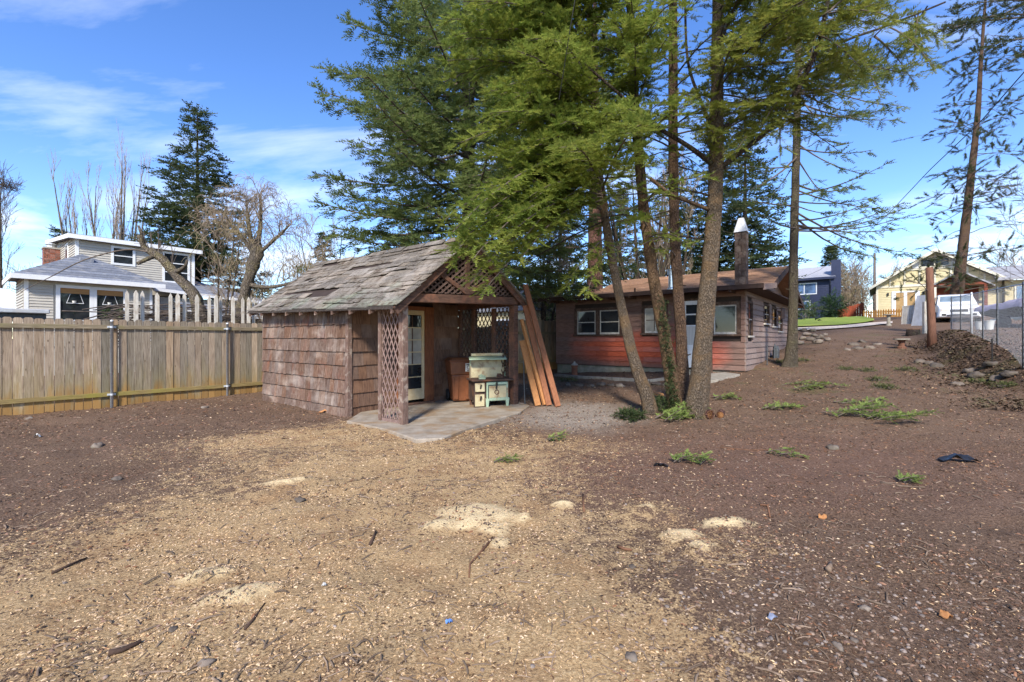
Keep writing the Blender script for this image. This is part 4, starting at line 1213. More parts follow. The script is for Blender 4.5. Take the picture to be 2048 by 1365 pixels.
# back panel and warming shelf
bp_ = MB().box((-.36, .275, .56), (.42, .30, .98)).build("back_panel", CRM, stove, bevel=.006)
MB().box((-.385, .265, .56), (-.362, .31, 1.0)).build("panel_edge", MINT, bp_)
MB().box((.422, .265, .56), (.445, .31, 1.0)).build("panel_edge", MINT, bp_)
MB().hexa([(-.46, .06, .955), (.40, .06, .955), (.47, .315, .985), (-.40, .315, .985), (-.46, .06, .985), (.40, .06, .985), (.47, .315, 1.03), (-.40, .315, 1.03)]).build("warming_shelf", MINT, stove, bevel=.01)
MB().box((-.36, .24, 1.032), (.42, .30, 1.10)).build("shelf_back", CRM, stove, bevel=.02)
MB().tube([(.40, .09, .955), (.42, .2, .88), (.43, .27, .80)], .014, 6).build("shelf_bracket", IRON, stove)
# loose scrap lying on the cooktop
LEAF = mat("dry_leaf", (0.23, 0.15, 0.10), (0.13, 0.085, 0.06), ns=9, vary=.2)
sc_ = MB().prism([(-.30, -.12, .563), (-.17, -.18, .563), (-.12, -.05, .60), (-.20, .05, .64), (-.28, .0, .61)], (0, 0, .015))
sl = sc_.build("enamel_scrap", MINT); sl.parent = None
sl.matrix_world = Matrix.Translation(stove.location) @ Matrix.Rotation(stove.rotation_euler.z, 4, 'Z')
tag(sl, "chipped pale green enamel scrap lying on the left of the stove top", "scrap")
sc_ = MB().prism([(.10, -.10, .578), (.24, -.14, .578), (.34, -.02, .58), (.26, .06, .64), (.16, .02, .65)], (0, 0, .012))
s2 = sc_.build("iron_scrap", IRON)
s2.matrix_world = Matrix.Translation(stove.location) @ Matrix.Rotation(stove.rotation_euler.z, 4, 'Z')
tag(s2, "crumpled rusty iron scrap lying on the right of the stove top", "scrap")

# ---- lumber leaning on the porch corner
def lumber_mat(name, a, b_):
    return mat(name, a, b_, scale=(10, 10, .8), ns=4, vary=.08, bump=.25, rough=.7)
LUM1 = lumber_mat("fresh_orange_lumber", (0.46, 0.225, 0.085), (0.32, 0.135, 0.05))
LUM2 = lumber_mat("red_brown_lumber", (0.33, 0.135, 0.065), (0.2, 0.08, 0.04))
def plank(p0, p1, w, t, m_, label, facing):
    c = Vector(p0)
    o = MB().bar((0, 0, 0), Vector(p1) - c, w, t, up=facing).build("plank", m_, bevel=.004)
    o.location = c
    return tag(o, label, "plank", "planks leaning on the porch corner")
def Wg(px, py, y):
    p = W(px, py, y); return p
YB, YT = 10.05, 10.35
# upper end rests against the porch corner, lower end on the ground
gz_ = lambda px, y: float(gz((px - 1024) / FPX * y, y))
def lean(pb, yb, pt, pty, yt, w, t, m_, label):
    x0 = (pb - 1024) / FPX * yb; z0 = float(gz(x0, yb)) + .02
    plank((x0, yb, z0), W(pt, pty, yt), w, t, m_, label, (.35, -1, .2))
lean(1076, 9.62, 1044, 682, 10.05, .13, .04, LUM1, "shortest orange plank leaning on the right porch post")
lean(1089, 9.60, 1043, 640, 10.10, .06, .09, LUM1, "narrow orange plank second from the left among the leaning planks")
lean(1098, 9.55, 1050, 612, 10.12, .12, .045, LUM2, "long brown plank third from the left among the leaning planks")
lean(1116, 9.50, 1050, 570, 10.2, .12, .05, LUM2, "tallest red brown plank, rightmost of those leaning on the porch")
sk = MB().tube([(0, 0, 0), (-.02, .01, .5), (-.03, .01, 1.05)], .014, 7).build("metal_stake", METER)
p = W(1050, 800, 10.0); sk.location = (p.x, p.y, float(gz(p.x, p.y)) - .05)
tag(sk, "thin grey metal stake standing behind the leaning planks", "stake")
# ================================================================== TREES
def bark_mat(name, c_hi, c_mid, c_lo, lichen=None, sc=1.0):
    m, nt, b = new_mat(name)
    v = coords(nt, (1, 1, .32))
    vo = nt.nodes.new("ShaderNodeTexVoronoi"); vo.feature = 'DISTANCE_TO_EDGE'; vo.inputs["Scale"].default_value = 26 * sc
    w = noise_node(nt, v, 8 * sc, 4)
    add = nt.nodes.new("ShaderNodeVectorMath"); add.operation = 'ADD'
    sc_ = nt.nodes.new("ShaderNodeVectorMath"); sc_.operation = 'SCALE'; sc_.inputs["Scale"].default_value = .10 / sc
    nt.links.new(w.outputs["Color"], sc_.inputs[0]); nt.links.new(v, add.inputs[0]); nt.links.new(sc_.outputs[0], add.inputs[1])
    nt.links.new(add.outputs[0], vo.inputs["Vector"])
    fine = noise_node(nt, coords(nt), 60 * sc, 5, .7)
    col = ramp(nt, fine.outputs["Fac"], [(.28, c_lo), (.5, c_mid), (.72, c_hi)]).outputs[0]
    cr = ramp(nt, vo.outputs["Distance"], [(0.0, (1, 1, 1)), (0.12, (0, 0, 0))]).outputs[0]
    col = mixc(nt, mth(nt, 'MULTIPLY', cr, .6), col, tuple(x * .7 for x in c_lo))
    if lichen:
        n = noise_node(nt, coords(nt), 3.2, 6, .7, .4)
        col = mixc(nt, ramp(nt, n.outputs["Fac"], [(.48, (0, 0, 0)), (.62, (.75, .75, .75))]).outputs[0], col, lichen)
    nt.links.new(col, b.inputs["Base Color"]); b.inputs["Roughness"].default_value = .95; b.inputs["Specular IOR Level"].default_value = .12
    bp = nt.nodes.new("ShaderNodeBump"); bp.inputs["Strength"].default_value = 1.0; bp.inputs["Distance"].default_value = .045
    hh = mth(nt, 'ADD', ramp(nt, vo.outputs["Distance"], [(0, (0, 0, 0)), (.2, (1, 1, 1))]).outputs[0], mth(nt, 'MULTIPLY', fine.outputs["Fac"], .7))
    nt.links.new(hh, bp.inputs["Height"]); nt.links.new(bp.outputs[0], b.inputs["Normal"])
    return m
BARK_G = bark_mat("grey_fir_bark", (0.40, 0.335, 0.26), (0.22, 0.165, 0.115), (0.075, 0.048, 0.034), (0.27, 0.175, 0.095), 1.9)
BARK_O = bark_mat("orange_brown_bark", (0.34, 0.25, 0.17), (0.20, 0.125, 0.075), (0.085, 0.05, 0.032), (0.30, 0.19, 0.10), 1.7)
BARK_F = bark_mat("grey_green_bark", (0.27, 0.23, 0.175), (0.155, 0.125, 0.09), (0.06, 0.046, 0.035), (0.17, 0.15, 0.09), 1.6)
BARK_C = bark_mat("brown_fir_bark", (0.29, 0.21, 0.16), (0.165, 0.105, 0.075), (0.07, 0.043, 0.032), (0.2, 0.125, 0.075), 1.6)
BARK_R = bark_mat("red_pine_bark", (0.32, 0.20, 0.155), (0.17, 0.085, 0.065), (0.06, 0.032, 0.027), None, .6)
BARK_D = bark_mat("dark_trunk_bark", (0.17, 0.13, 0.105), (0.095, 0.07, 0.056), (0.045, 0.033, 0.027), (0.12, 0.115, 0.07))
BARK_P = bark_mat("pale_gnarled_bark", (0.33, 0.285, 0.23), (0.22, 0.18, 0.14), (0.10, 0.08, 0.065), (0.25, 0.21, 0.11))
TWIG_M = mat("bare_branch", (0.145, 0.115, 0.095), (0.075, 0.058, 0.047), ns=9, bump=0, vary=.12)
TWIG_T = mat("tan_bare_branch", (0.30, 0.235, 0.17), (0.18, 0.135, 0.10), (0.30, 0.25, 0.11), ns=5, patch=.7, bump=0, vary=.15)
TWIG_G = mat("grey_bare_branch", (0.33, 0.29, 0.26), (0.21, 0.18, 0.16), ns=9, bump=0, vary=.12)

def needle_mat(name, c_a, c_b, c_c, clump=1.3, trans=.35):
    """needles: two greens in clumps plus yellower tips"""
    m, nt, b = new_mat(name)
    n1 = noise_node(nt, coords(nt), clump, 4, .6)
    n2 = noise_node(nt, coords(nt, loc=(4, 8, 2)), clump * 6, 3, .6)
    col = ramp(nt, n1.outputs["Fac"], [(.36, c_a), (.62, c_b)]).outputs[0]
    col = mixc(nt, ramp(nt, n2.outputs["Fac"], [(.45, (0, 0, 0)), (.72, (.8, .8, .8))]).outputs[0], col, c_c)
    nt.links.new(col, b.inputs["Base Color"]); b.inputs["Roughness"].default_value = .6; b.inputs["Specular IOR Level"].default_value = .25
    tr = nt.nodes.new("ShaderNodeBsdfTranslucent"); nt.links.new(col, tr.inputs["Color"])
    mx = nt.nodes.new("ShaderNodeMixShader"); mx.inputs[0].default_value = trans
    out = nt.nodes["Material Output"]
    nt.links.new(b.outputs[0], mx.inputs[1]); nt.links.new(tr.outputs[0], mx.inputs[2]); nt.links.new(mx.outputs[0], out.inputs["Surface"])
    return m
ND_NEAR = needle_mat("bright_fir_needles", (0.15, 0.215, 0.040), (0.245, 0.30, 0.055), (0.40, 0.40, 0.09), trans=.52)
ND_DARK = needle_mat("blue_green_fir_needles", (0.115, 0.165, 0.056), (0.175, 0.225, 0.07), (0.27, 0.285, 0.095), trans=.5)
ND_OLIV = needle_mat("olive_fir_needles", (0.145, 0.185, 0.040), (0.235, 0.265, 0.05), (0.38, 0.35, 0.075), trans=.52)
ND_FAR = needle_mat("far_conifer_needles", (0.05, 0.08, 0.036), (0.085, 0.115, 0.048), (0.14, 0.145, 0.065), .5, .42)
ND_PINE = needle_mat("dark_pine_needles", (0.05, 0.068, 0.03), (0.085, 0.102, 0.042), (0.14, 0.15, 0.065), .6, .35)
ND_CUT = needle_mat("fresh_cut_needles", (0.11, 0.17, 0.04), (0.2, 0.27, 0.06), (0.34, 0.38, 0.12), 5)

class Wood:
    """many thin branches as one mesh"""
    def __init__(s): s.V = []; s.F = []; s.n = 0; s.B = {}
    def thin(s, P, r0, r1):              # batched: three-sided twig with few points
        s.B.setdefault(len(P), []).append((P, r0, r1))
    def flush(s):
        for m, lst in s.B.items():
            P = np.array([a[0] for a in lst]); N = len(P)
            rr = np.array([np.linspace(a[1], a[2], m) for a in lst])
            T = P[:, -1] - P[:, 0]; T /= np.linalg.norm(T, axis=1, keepdims=True) + 1e-9
            ref = np.where(np.abs(T[:, 2:3]) < .9, np.array([[.31, .17, .93]]), np.array([[1., .1, .1]]))
            S = np.cross(T, ref); S /= np.linalg.norm(S, axis=1, keepdims=True) + 1e-9
            Bn = np.cross(T, S)
            ring = []
            for k in range(3):
                a = 2 * math.pi * k / 3
                ring.append(P + (S * math.cos(a) + Bn * math.sin(a))[:, None] * rr[..., None])
            V_ = np.stack(ring, 2).reshape(-1, 3)      # N, m, 3
            base = (np.arange(N) * m * 3)[:, None, None] + (np.arange(m - 1) * 3)[None, :, None]
            k = np.arange(3)[None, None]; k2 = (k + 1) % 3
            F_ = np.stack([base + k, base + k2, base + 3 + k2, base + 3 + k], -1).reshape(-1, 4) + s.n
            s.V.append(V_); s.F.append(F_); s.n += len(V_)
        s.B = {}
    def tube(s, P, r0, r1, n=5, r_list=None):
        P = np.asarray(P, float); m = len(P)
        T = np.gradient(P, axis=0); T /= np.linalg.norm(T, axis=1, keepdims=True) + 1e-9
        ref = np.array([.31, .17, .93]) if abs(T[0, 2]) < .9 else np.array([1., .1, .1])
        S = np.cross(T, ref); S /= np.linalg.norm(S, axis=1, keepdims=True) + 1e-9
        B = np.cross(T, S)
        rr = np.linspace(r0, r1, m) if r_list is None else np.asarray(r_list)
        a = np.linspace(0, 2 * np.pi, n, endpoint=False)
        ring = (S[:, None] * np.cos(a)[None, :, None] + B[:, None] * np.sin(a)[None, :, None]) * rr[:, None, None] + P[:, None]
        i = np.arange(m - 1)[:, None] * n; k = np.arange(n)[None]; k2 = (k + 1) % n
        F = np.stack([i + k, i + k2, i + n + k2, i + n + k], -1).reshape(-1, 4) + s.n
        s.V.append(ring.reshape(-1, 3)); s.F.append(F); s.n += m * n
    def build(s, name, m_, parent=None, smooth=True):
        s.flush()
        if not s.V: return None
        return np_mesh(name, np.concatenate(s.V), np.concatenate(s.F), m_, parent, smooth)

def twig_template(k, needle, width, lift, rng, spread=58):
    """flat spray of unit length: k needle blades each side plus the tip"""
    v = []; f = []
    for i in range(k):
        t = .06 + .9 * i / (k - 1)
        for s in (-1, 1):
            a = math.radians(spread * (1 - .35 * t) + rng.uniform(-12, 12))
            L = needle * (1.05 - .45 * t) * rng.uniform(.8, 1.2)
            d = np.array([math.cos(a), s * math.sin(a), rng.uniform(-.25, 1) * lift])
            p = np.array([t + rng.uniform(-.02, .02), 0, 0])
            nrm = np.array([-d[1], d[0], rng.uniform(-.6, .6)]); nrm /= np.linalg.norm(nrm)
            b0 = len(v)
            v += [p - nrm * width * .5, p + nrm * width * .5, p + d * L]
            f.append((b0, b0 + 1, b0 + 2))
    b0 = len(v)
    v += [np.array([.0, -.012, 0]), np.array([.0, .012, 0]), np.array([1.12, 0, 0])]
    f.append((b0, b0 + 1, b0 + 2))
    return np.array(v), np.array(f)
_tr = np.random.default_rng(4)
class _U:                                # tiny adaptor for uniform()
    def uniform(s, a, b): return float(_tr.uniform(a, b))
TW_NEAR = [twig_template(7, .34, .12, .5, _U()) for _ in range(3)]
TW_MID = [twig_template(5, .42, .15, .5, _U()) for _ in range(3)]
TW_PINE = [twig_template(5, .5, .10, 1.0, _U(), 42) for _ in range(3)]
TW_FAR = [twig_template(4, .5, .22, .5, _U()) for _ in range(3)]
class Leaves:
    def __init__(s, temps, seed): s.P = []; s.D = []; s.L = []; s.t = temps; s.rng = np.random.default_rng(seed)
    def add(s, P, D, L): s.P.append(P); s.D.append(D); s.L.append(L)
    def build(s, name, m_, parent):
        if not s.P: return None
        P = np.concatenate(s.P); D = np.concatenate(s.D); L = np.concatenate(s.L)
        D = D / (np.linalg.norm(D, axis=1, keepdims=True) + 1e-9)
        up = np.tile([0, 0, 1.0], (len(P), 1)) + (s.rng.random((len(P), 3)) - .5) * .9
        S = np.cross(up, D); S /= np.linalg.norm(S, axis=1, keepdims=True) + 1e-9
        N = np.cross(D, S)
        which = s.rng.integers(0, len(s.t), len(P))
        VV = []; FF = []; n0 = 0
        for k, (tv, tf) in enumerate(s.t):
            m = which == k
            if not m.any(): continue
            l = L[m][:, None, None]
            v = (tv[None, :, 0:1] * D[m][:, None] + tv[None, :, 1:2] * S[m][:, None] + tv[None, :, 2:3] * N[m][:, None]) * l + P[m][:, None]
            cnt = m.sum(); nv = len(tv)
            VV.append(v.reshape(-1, 3)); FF.append((tf[None] + (np.arange(cnt) * nv)[:, None, None] + n0).reshape(-1, 3)); n0 += cnt * nv
        return np_mesh(name, np.concatenate(VV), np.concatenate(FF), m_, parent)

def curve(P0, P1, sag, n, rng, wob=.02):
    t = np.linspace(0, 1, n)[:, None]
    P0 = np.asarray(P0, float); P1 = np.asarray(P1, float)
    L = np.linalg.norm(P1 - P0)
    P = P0 + (P1 - P0) * t
    P[:, 2] += sag * L * 4 * (t[:, 0] * (1 - t[:, 0]))
    w = np.cumsum((rng.random((n, 3)) - .5), axis=0) * wob * L / math.sqrt(n); w -= t * w[-1]
    return P + w
def bough(P0, P1, wood, leaves, rng, r=.02, sag=.08, spread=.42, gap=.11, tw=.14, tgap=.045, start=.18, droop=.35, leafy=1.0, taper=True):
    """a conifer limb: curved axis, side branchlets both sides, needle twigs along them"""
    P0 = np.asarray(P0, float); P1 = np.asarray(P1, float)
    L = np.linalg.norm(P1 - P0)
    n = max(5, int(L / .22))
    C = curve(P0, P1, sag, n, rng)
    wood.tube(C, r, max(.003, r * .22), 5)
    ax = (P1 - P0) / L
    side = np.cross(ax, [0, 0, 1.0]); side /= np.linalg.norm(side) + 1e-9
    m = max(3, int(L * (1 - start) / gap))
    tt = np.linspace(start, .985, m)
    for i, t in enumerate(tt):
        s = 1 if i % 2 else -1
        if rng.random() > leafy * 1.15: continue
        base = C[0] + 0; f = t * (n - 1); k = min(int(f), n - 2); base = C[k] + (C[k + 1] - C[k]) * (f - k)
        prof = (1 - t) ** .8 * .85 + .15 if taper else .8
        if t < .35: prof *= .55 + .45 * (t - start) / (.351 - start + 1e-6)
        bl = spread * prof * rng.uniform(.65, 1.25) * min(1.0, L / 1.6 + .25)
        d = ax * rng.uniform(.45, .9) + side * s * rng.uniform(.6, 1.0) + np.array([0, 0, rng.uniform(-.3, .32) - droop * .35])
        d /= np.linalg.norm(d)
        q = 4
        B = curve(base, base + d * bl + np.array([0, 0, -droop * bl * .55]), -.05, q, rng, .05)
        wood.thin(B, max(.003, r * .22), .0018)
        c = max(3, int(bl / tgap * leafy))
        u = rng.random(c) ** .8 * .97 + .03
        ff = u * (q - 1); kk = np.minimum(ff.astype(int), q - 2)
        pos = B[kk] + (B[kk + 1] - B[kk]) * (ff - kk)[:, None]
        sd = np.where(rng.random(c) < .5, -1, 1)[:, None]
        bs = np.cross(d, [0, 0, 1.0]); bs /= np.linalg.norm(bs) + 1e-9
        dd = d[None] * (0.7 + .4 * rng.random((c, 1))) + bs[None] * sd * (.35 + .6 * rng.random((c, 1))) + np.array([[0, 0, 1.0]]) * (rng.random((c, 1)) * 1.0 - .42 - droop * .4)
        leaves.add(pos, dd, tw * (.6 + .75 * rng.random(c)))
        leaves.add(B[-1:], d[None] + np.array([[0, 0, -.2]]), np.array([tw]))
    c = max(3, int(L / tgap * .35))
    u = start + (1 - start) * rng.random(c); ff = u * (n - 1); kk = np.minimum(ff.astype(int), n - 2)
    pos = C[kk] + (C[kk + 1] - C[kk]) * (ff - kk)[:, None]
    dd = ax[None] + (rng.random((c, 3)) - .5) * 1.6
    leaves.add(pos, dd, tw * (.6 + .6 * rng.random(c)))
def trunk_mesh(path, radii, m_, parent, n=24, seed=0, rough=.085, knots=0):
    """tapering trunk with flared, uneven surface"""
    path = [Vector(p) for p in path]
    # resample
    pts = []; rr = []
    for i in range(len(path) - 1):
        k = max(2, int((path[i + 1] - path[i]).length / .16))
        for j in range(k):
            t = j / k
            a = path[max(i - 1, 0)]; b = path[i]; c = path[i + 1]; d = path[min(i + 2, len(path) - 1)]
            p = .5 * ((2 * b) + (c - a) * t + (2 * a - 5 * b + 4 * c - d) * t * t + (-a + 3 * b - 3 * c + d) * t ** 3)
            pts.append(p); rr.append(radii[i] + (radii[i + 1] - radii[i]) * t)
    pts.append(path[-1]); rr.append(radii[-1])
    mb = MB().tube(pts, rr, n)
    vv = []
    for i, v in enumerate(mb.v):
        k = min(i // n, len(pts) - 1)
        c = pts[k]; v = Vector(v); d = v - c
        f = 1 + rough * (mnoise.noise(Vector((v.x * 6, v.y * 6, v.z * 2.2)) + Vector((seed * 3.1, 0, 0))) * 1.3 + .7 * mnoise.noise(v * 14))
        vv.append(tuple(c + d * f))
    mb.v = vv
    o = mb.build("trunk", m_, parent, smooth=True)
    rs_ = random.Random(seed)
    for _ in range(knots):
        k = rs_.randrange(3, len(pts) - 1); a = rs_.uniform(0, 6.28)
        dv = Vector((math.cos(a), math.sin(a), rs_.uniform(-.1, .4)))
        MB().tube([pts[k] + dv * rr[k] * .8, pts[k] + dv * (rr[k] + rs_.uniform(.03, .12))], [.016, .009], 6).build("branch_stub", m_, parent)
    return o, pts, rr
def local(p, o): return Vector(p) - o.location

# ------------------------------------------------------------------ the cluster of firs beside the shed
def px_path(lst, o): return [local(W(a, b_, y), o) for a, b_, y in lst]
near_boughs = []
def fir(label, base_px, path, radii, bm, seed, group="clustered firs between shed and house", knots=10):
    g = G(*base_px)
    t = thing("fir_tree", label, "tree", g, 0, group)
    P = px_path(path, t)
    tr, pts, rr = trunk_mesh(P, radii, bm, t, seed=seed, knots=knots)
    return t
YT4 = G(1395, 833).y
firD = fir("thickest fir of the cluster, rightmost trunk beside the white door", (1395, 833),
           [(1393, 850, YT4), (1394, 815, YT4), (1402, 740, YT4), (1410, 640, YT4 + .05), (1424, 480, YT4 + .1), (1432, 330, YT4 + .15), (1434, 150, YT4 + .2), (1436, 0, YT4 + .25), (1438, -260, YT4 + .3), (1440, -700, YT4 + .4)],
           [.28, .205, .17, .155, .14, .125, .11, .10, .08, .02], BARK_G, 1)
firA = fir("slender fir leaning left over the yard, leftmost trunk of the cluster", (1296, 822),
           [(1302, 832, 8.6), (1296, 800, 8.6), (1268, 720, 8.6), (1240, 600, 8.65), (1214, 460, 8.7), (1194, 310, 8.75), (1182, 120, 8.8), (1178, -120, 8.9), (1176, -420, 9)],
           [.165, .13, .105, .085, .078, .07, .062, .05, .02], BARK_G, 2)
firB = fir("ivy-footed fir in the middle of the cluster, leaning slightly left", (1350, 818),
           [(1350, 826, 8.75), (1346, 780, 8.75), (1330, 680, 8.8), (1308, 560, 8.85), (1288, 420, 8.9), (1272, 240, 8.95), (1262, 60, 9), (1256, -200, 9.1), (1254, -520, 9.2)],
           [.17, .135, .115, .108, .10, .09, .08, .065, .02], BARK_O, 3)
firC = fir("straight brown fir just left of the thickest trunk", (1368, 815),
           [(1368, 822, 9.0), (1366, 760, 9.0), (1360, 640, 9.0), (1350, 480, 9.0), (1346, 300, 9.0), (1346, 100, 9.05), (1346, -150, 9.1), (1347, -520, 9.2)],
           [.14, .115, .105, .10, .092, .085, .07, .02], BARK_C, 4)
def limb(t, pts_px, r0, r1, m_=BARK_D, n=7, name="limb"):
    P = [local(W(*p), t) for p in pts_px]
    # smooth the path
    mb = MB(); pts = []
    for i in range(len(P) - 1):
        for j in range(4):
            s = j / 4; a = P[max(i - 1, 0)]; b = P[i]; c = P[i + 1]; d = P[min(i + 2, len(P) - 1)]
            pts.append(.5 * ((2 * b) + (c - a) * s + (2 * a - 5 * b + 4 * c - d) * s * s + (-a + 3 * b - 3 * c + d) * s ** 3))
    pts.append(P[-1])
    return mb.tube(pts, list(np.linspace(r0, r1, len(pts))), n).build(name, m_, t, smooth=True)
y4 = YT4 + .15
limb(firD, [(1428, 345, y4), (1475, 310, y4 - .2), (1560, 235, y4 - .5), (1625, 120, y4 - .8), (1650, 30, y4 - 1.0), (1665, -60, y4 - 1.1)], .055, .025)
limb(firD, [(1432, 335, y4), (1380, 295, y4 - .15), (1300, 245, y4 - .3), (1240, 190, y4 - .5), (1170, 130, y4 - .7)], .05, .02)
limb(firD, [(1434, 262, y4), (1480, 235, y4 + .2), (1560, 180, y4 + .5), (1650, 100, y4 + .8), (1780, 50, y4 + 1), (1890, 5, y4 + 1.2)], .04, .018)
limb(firD, [(1432, 275, y4), (1400, 200, y4 + .1), (1375, 120, y4 + .2), (1370, 0, y4 + .3)], .035, .02)
limb(firD, [(1418, 420, y4 - .08), (1380, 405, y4 - .3), (1340, 388, y4 - .45), (1302, 358, y4 - .6)], .035, .03, BARK_O, name="broken_limb")
limb(firD, [(1420, 392, y4 - .05), (1370, 382, y4 + .1), (1280, 388, y4 + .2), (1180, 395, y4 + .3)], .022, .008)
limb(firD, [(1412, 480, y4 - .05), (1350, 468, y4 - .2), (1290, 428, y4 - .4)], .02, .012, name="broken_limb")
limb(firA, [(1205, 395, 8.7), (1120, 400, 8.2), (1000, 412, 7.5), (900, 440, 6.9)], .022, .006)
limb(firA, [(1215, 440, 8.7), (1150, 470, 8.4), (1060, 520, 8.0), (980, 560, 7.7)], .018, .005)
limb(firB, [(1278, 352, 8.9), (1200, 358, 8.5), (1100, 372, 8.0), (980, 395, 7.4)], .02, .006)
limb(firB, [(1290, 440, 8.85), (1240, 430, 8.6), (1150, 455, 8.2), (1090, 490, 7.9)], .018, .005)
limb(firC, [(1346, 330, 9), (1400, 345, 9.4), (1480, 360, 9.9)], .016, .006)

def dress(t, mat_n, spec, seed, temps=TW_NEAR, wood_m=TWIG_M, **kw):
    """boughs given by photo position and depth: (x0,y0,Y0, x1,y1,Y1, spread, leafy)"""
    rng = np.random.default_rng(seed)
    wd = Wood(); lv = Leaves(temps, seed)
    off = np.array(t.location)
    for (a, b_, y0, c, d, y1, sp, lf) in spec:
        P0 = np.array(W(a, b_, y0)) - off; P1 = np.array(W(c, d, y1)) - off
        bough(P0, P1, wd, lv, rng, r=.016 + .004 * np.linalg.norm(P1 - P0), spread=sp, leafy=lf, **kw)
    tag(wd.build("branches", wood_m, t), kind="stuff")
    o = lv.build("crown", mat_n, t)
    return o
rg = np.random.default_rng(77)
def fan(n, x0, y0, Y0, xr, yr, Yr, sp, lf, jit=25):
    """n boughs from around (x0,y0,Y0) to ends drawn from pixel/depth ranges"""
    out = []
    for _ in range(n):
        out.append((x0[0] + (x0[1] - x0[0]) * rg.random(), y0[0] + (y0[1] - y0[0]) * rg.random(), Y0 + rg.uniform(-.15, .15),
                    rg.uniform(*xr), rg.uniform(*yr), rg.uniform(*Yr), sp * rg.uniform(.8, 1.25), lf * rg.uniform(.85, 1.1)))
    return out
def sprout(path_px, n, zr, azr, Lr, seed, sp=.5, lf=1.0, fall=(.02, .32), bias=None):
    """boughs leaving a trunk at heights zr, towards azimuths azr (degrees), as photo-frame tuples in metres"""
    rng = np.random.default_rng(seed)
    P = [W(*q) for q in path_px]
    out = []
    for i in range(n):
        z = zr[0] + (zr[1] - zr[0]) * (i + rng.random()) / n
        for a_, b_ in zip(P[:-1], P[1:]):
            if a_.z <= z <= b_.z: break
        t = min(max((z - a_.z) / (b_.z - a_.z + 1e-6), 0), 1)
        p0 = a_.lerp(b_, t)
        az = math.radians(rng.uniform(*azr[rng.integers(len(azr))]))
        L = rng.uniform(*Lr)
        e = Vector((p0.x + math.cos(az) * L, p0.y + math.sin(az) * L, p0.z - L * rng.uniform(*fall)))
        out.append((tuple(p0), tuple(e), sp * rng.uniform(.8, 1.25), lf * rng.uniform(.8, 1.1)))
    return out
def dress3(t, mat_n, spec3, spec_px, seed, temps=TW_NEAR, wood_m=TWIG_M, **kw):
    rng = np.random.default_rng(seed); wd = Wood(); lv = Leaves(temps, seed)
    off = np.array(t.location)
    al = [(np.array(a), np.array(b_), sp, lf) for a, b_, sp, lf in spec3] + [(np.array(W(a, b_, y0)), np.array(W(c, d, y1)), sp, lf) for (a, b_, y0, c, d, y1, sp, lf) in spec_px]
    for P0, P1, sp, lf in al:
        bough(P0 - off, P1 - off, wd, lv, rng, r=.012 + .004 * np.linalg.norm(P1 - P0), spread=sp, leafy=lf, **kw)
    tag(wd.build("branches", wood_m, t), kind="stuff")
    lv.build("crown", mat_n, t)
PA = [(1296, 800, 8.6), (1240, 600, 8.65), (1214, 460, 8.7), (1194, 310, 8.75), (1182, 120, 8.8), (1178, -120, 8.9), (1176, -420, 9)]
PB = [(1346, 780, 8.75), (1308, 560, 8.85), (1288, 420, 8.9), (1272, 240, 8.95), (1262, 60, 9), (1256, -200, 9.1), (1254, -520, 9.2)]
PC = [(1366, 760, 9.0), (1350, 480, 9.0), (1346, 300, 9.0), (1346, 100, 9.05), (1346, -150, 9.1), (1347, -520, 9.2)]
PDD = [(1402, 740, YT4), (1424, 480, YT4 + .1), (1432, 330, YT4 + .15), (1434, 150, YT4 + .2), (1436, 0, YT4 + .25), (1438, -260, YT4 + .3), (1440, -700, YT4 + .4)]
# fir A (left leaning): the big bright masses over the porch
sA = sprout(PA, 70, (4.0, 8.6), [(165, 275), (175, 250)], (1.5, 3.0), 211, .55, 1.0, (-.02, .34))
sA += sprout(PA, 9, (5.0, 8.0), [(60, 160)], (1.0, 2.0), 212, .4, .8)
pA = [(1200, 330, 8.8, 925, 470, 6.9, .45, 1.0), (1205, 380, 8.8, 960, 540, 7.2, .42, 1.0), (1205, 395, 8.7, 1040, 520, 6.9, .34, .9),
      (1205, 300, 8.8, 890, 440, 7.2, .45, 1.0), (1205, 370, 8.75, 1045, 480, 7.0, .4, .95), (1205, 420, 8.7, 1010, 440, 6.6, .3, .75), (1220, 470, 8.7, 1130, 575, 8.2, .3, .9),
      (1205, 360, 8.75, 905, 530, 7.3, .4, 1.0), (1205, 380, 8.75, 940, 565, 7.1, .4, 1.0), (1210, 400, 8.7, 965, 585, 6.9, .4, 1.0), (1205, 370, 8.7, 890, 505, 6.8, .42, 1.0), (1205, 350, 8.75, 920, 505, 7.6, .42, 1.0), (1200, 300, 8.75, 900, 470, 6.5, .42, 1.0),
      (1220, 480, 8.7, 1175, 585, 8.0, .26, .85), (1195, 260, 8.8, 910, 500, 7.5, .45, 1.0), (1200, 320, 8.8, 1000, 530, 7.9, .36, .9), (1200, 340, 8.8, 945, 520, 6.6, .4, 1.0), (1205, 390, 8.7, 985, 500, 6.4, .36, .9)]
dress3(firA, ND_NEAR, sA, pA, 21, gap=.10, tgap=.040, tw=.20, droop=.14)
# fir B: centre mass
sB = sprout(PB, 46, (5.2, 9.2), [(170, 290), (200, 270)], (1.1, 2.4), 221, .48, 1.0, (-.05, .3))
sB += sprout(PB, 12, (3.4, 5.6), [(150, 330)], (.8, 1.9), 222, .28, .55)
dress3(firB, ND_NEAR, sB, [], 22, gap=.11, tgap=.042, tw=.19, droop=.14)
sC = sprout(PC, 28, (5.0, 9.4), [(180, 360)], (.9, 2.0), 231, .4, .8, (-.05, .3))
sC += sprout(PC, 12, (3.0, 5.4), [(0, 360)], (.7, 1.8), 232, .22, .4)
dress3(firC, ND_OLIV, sC, [], 23, gap=.11, tgap=.038, tw=.14, droop=.14)
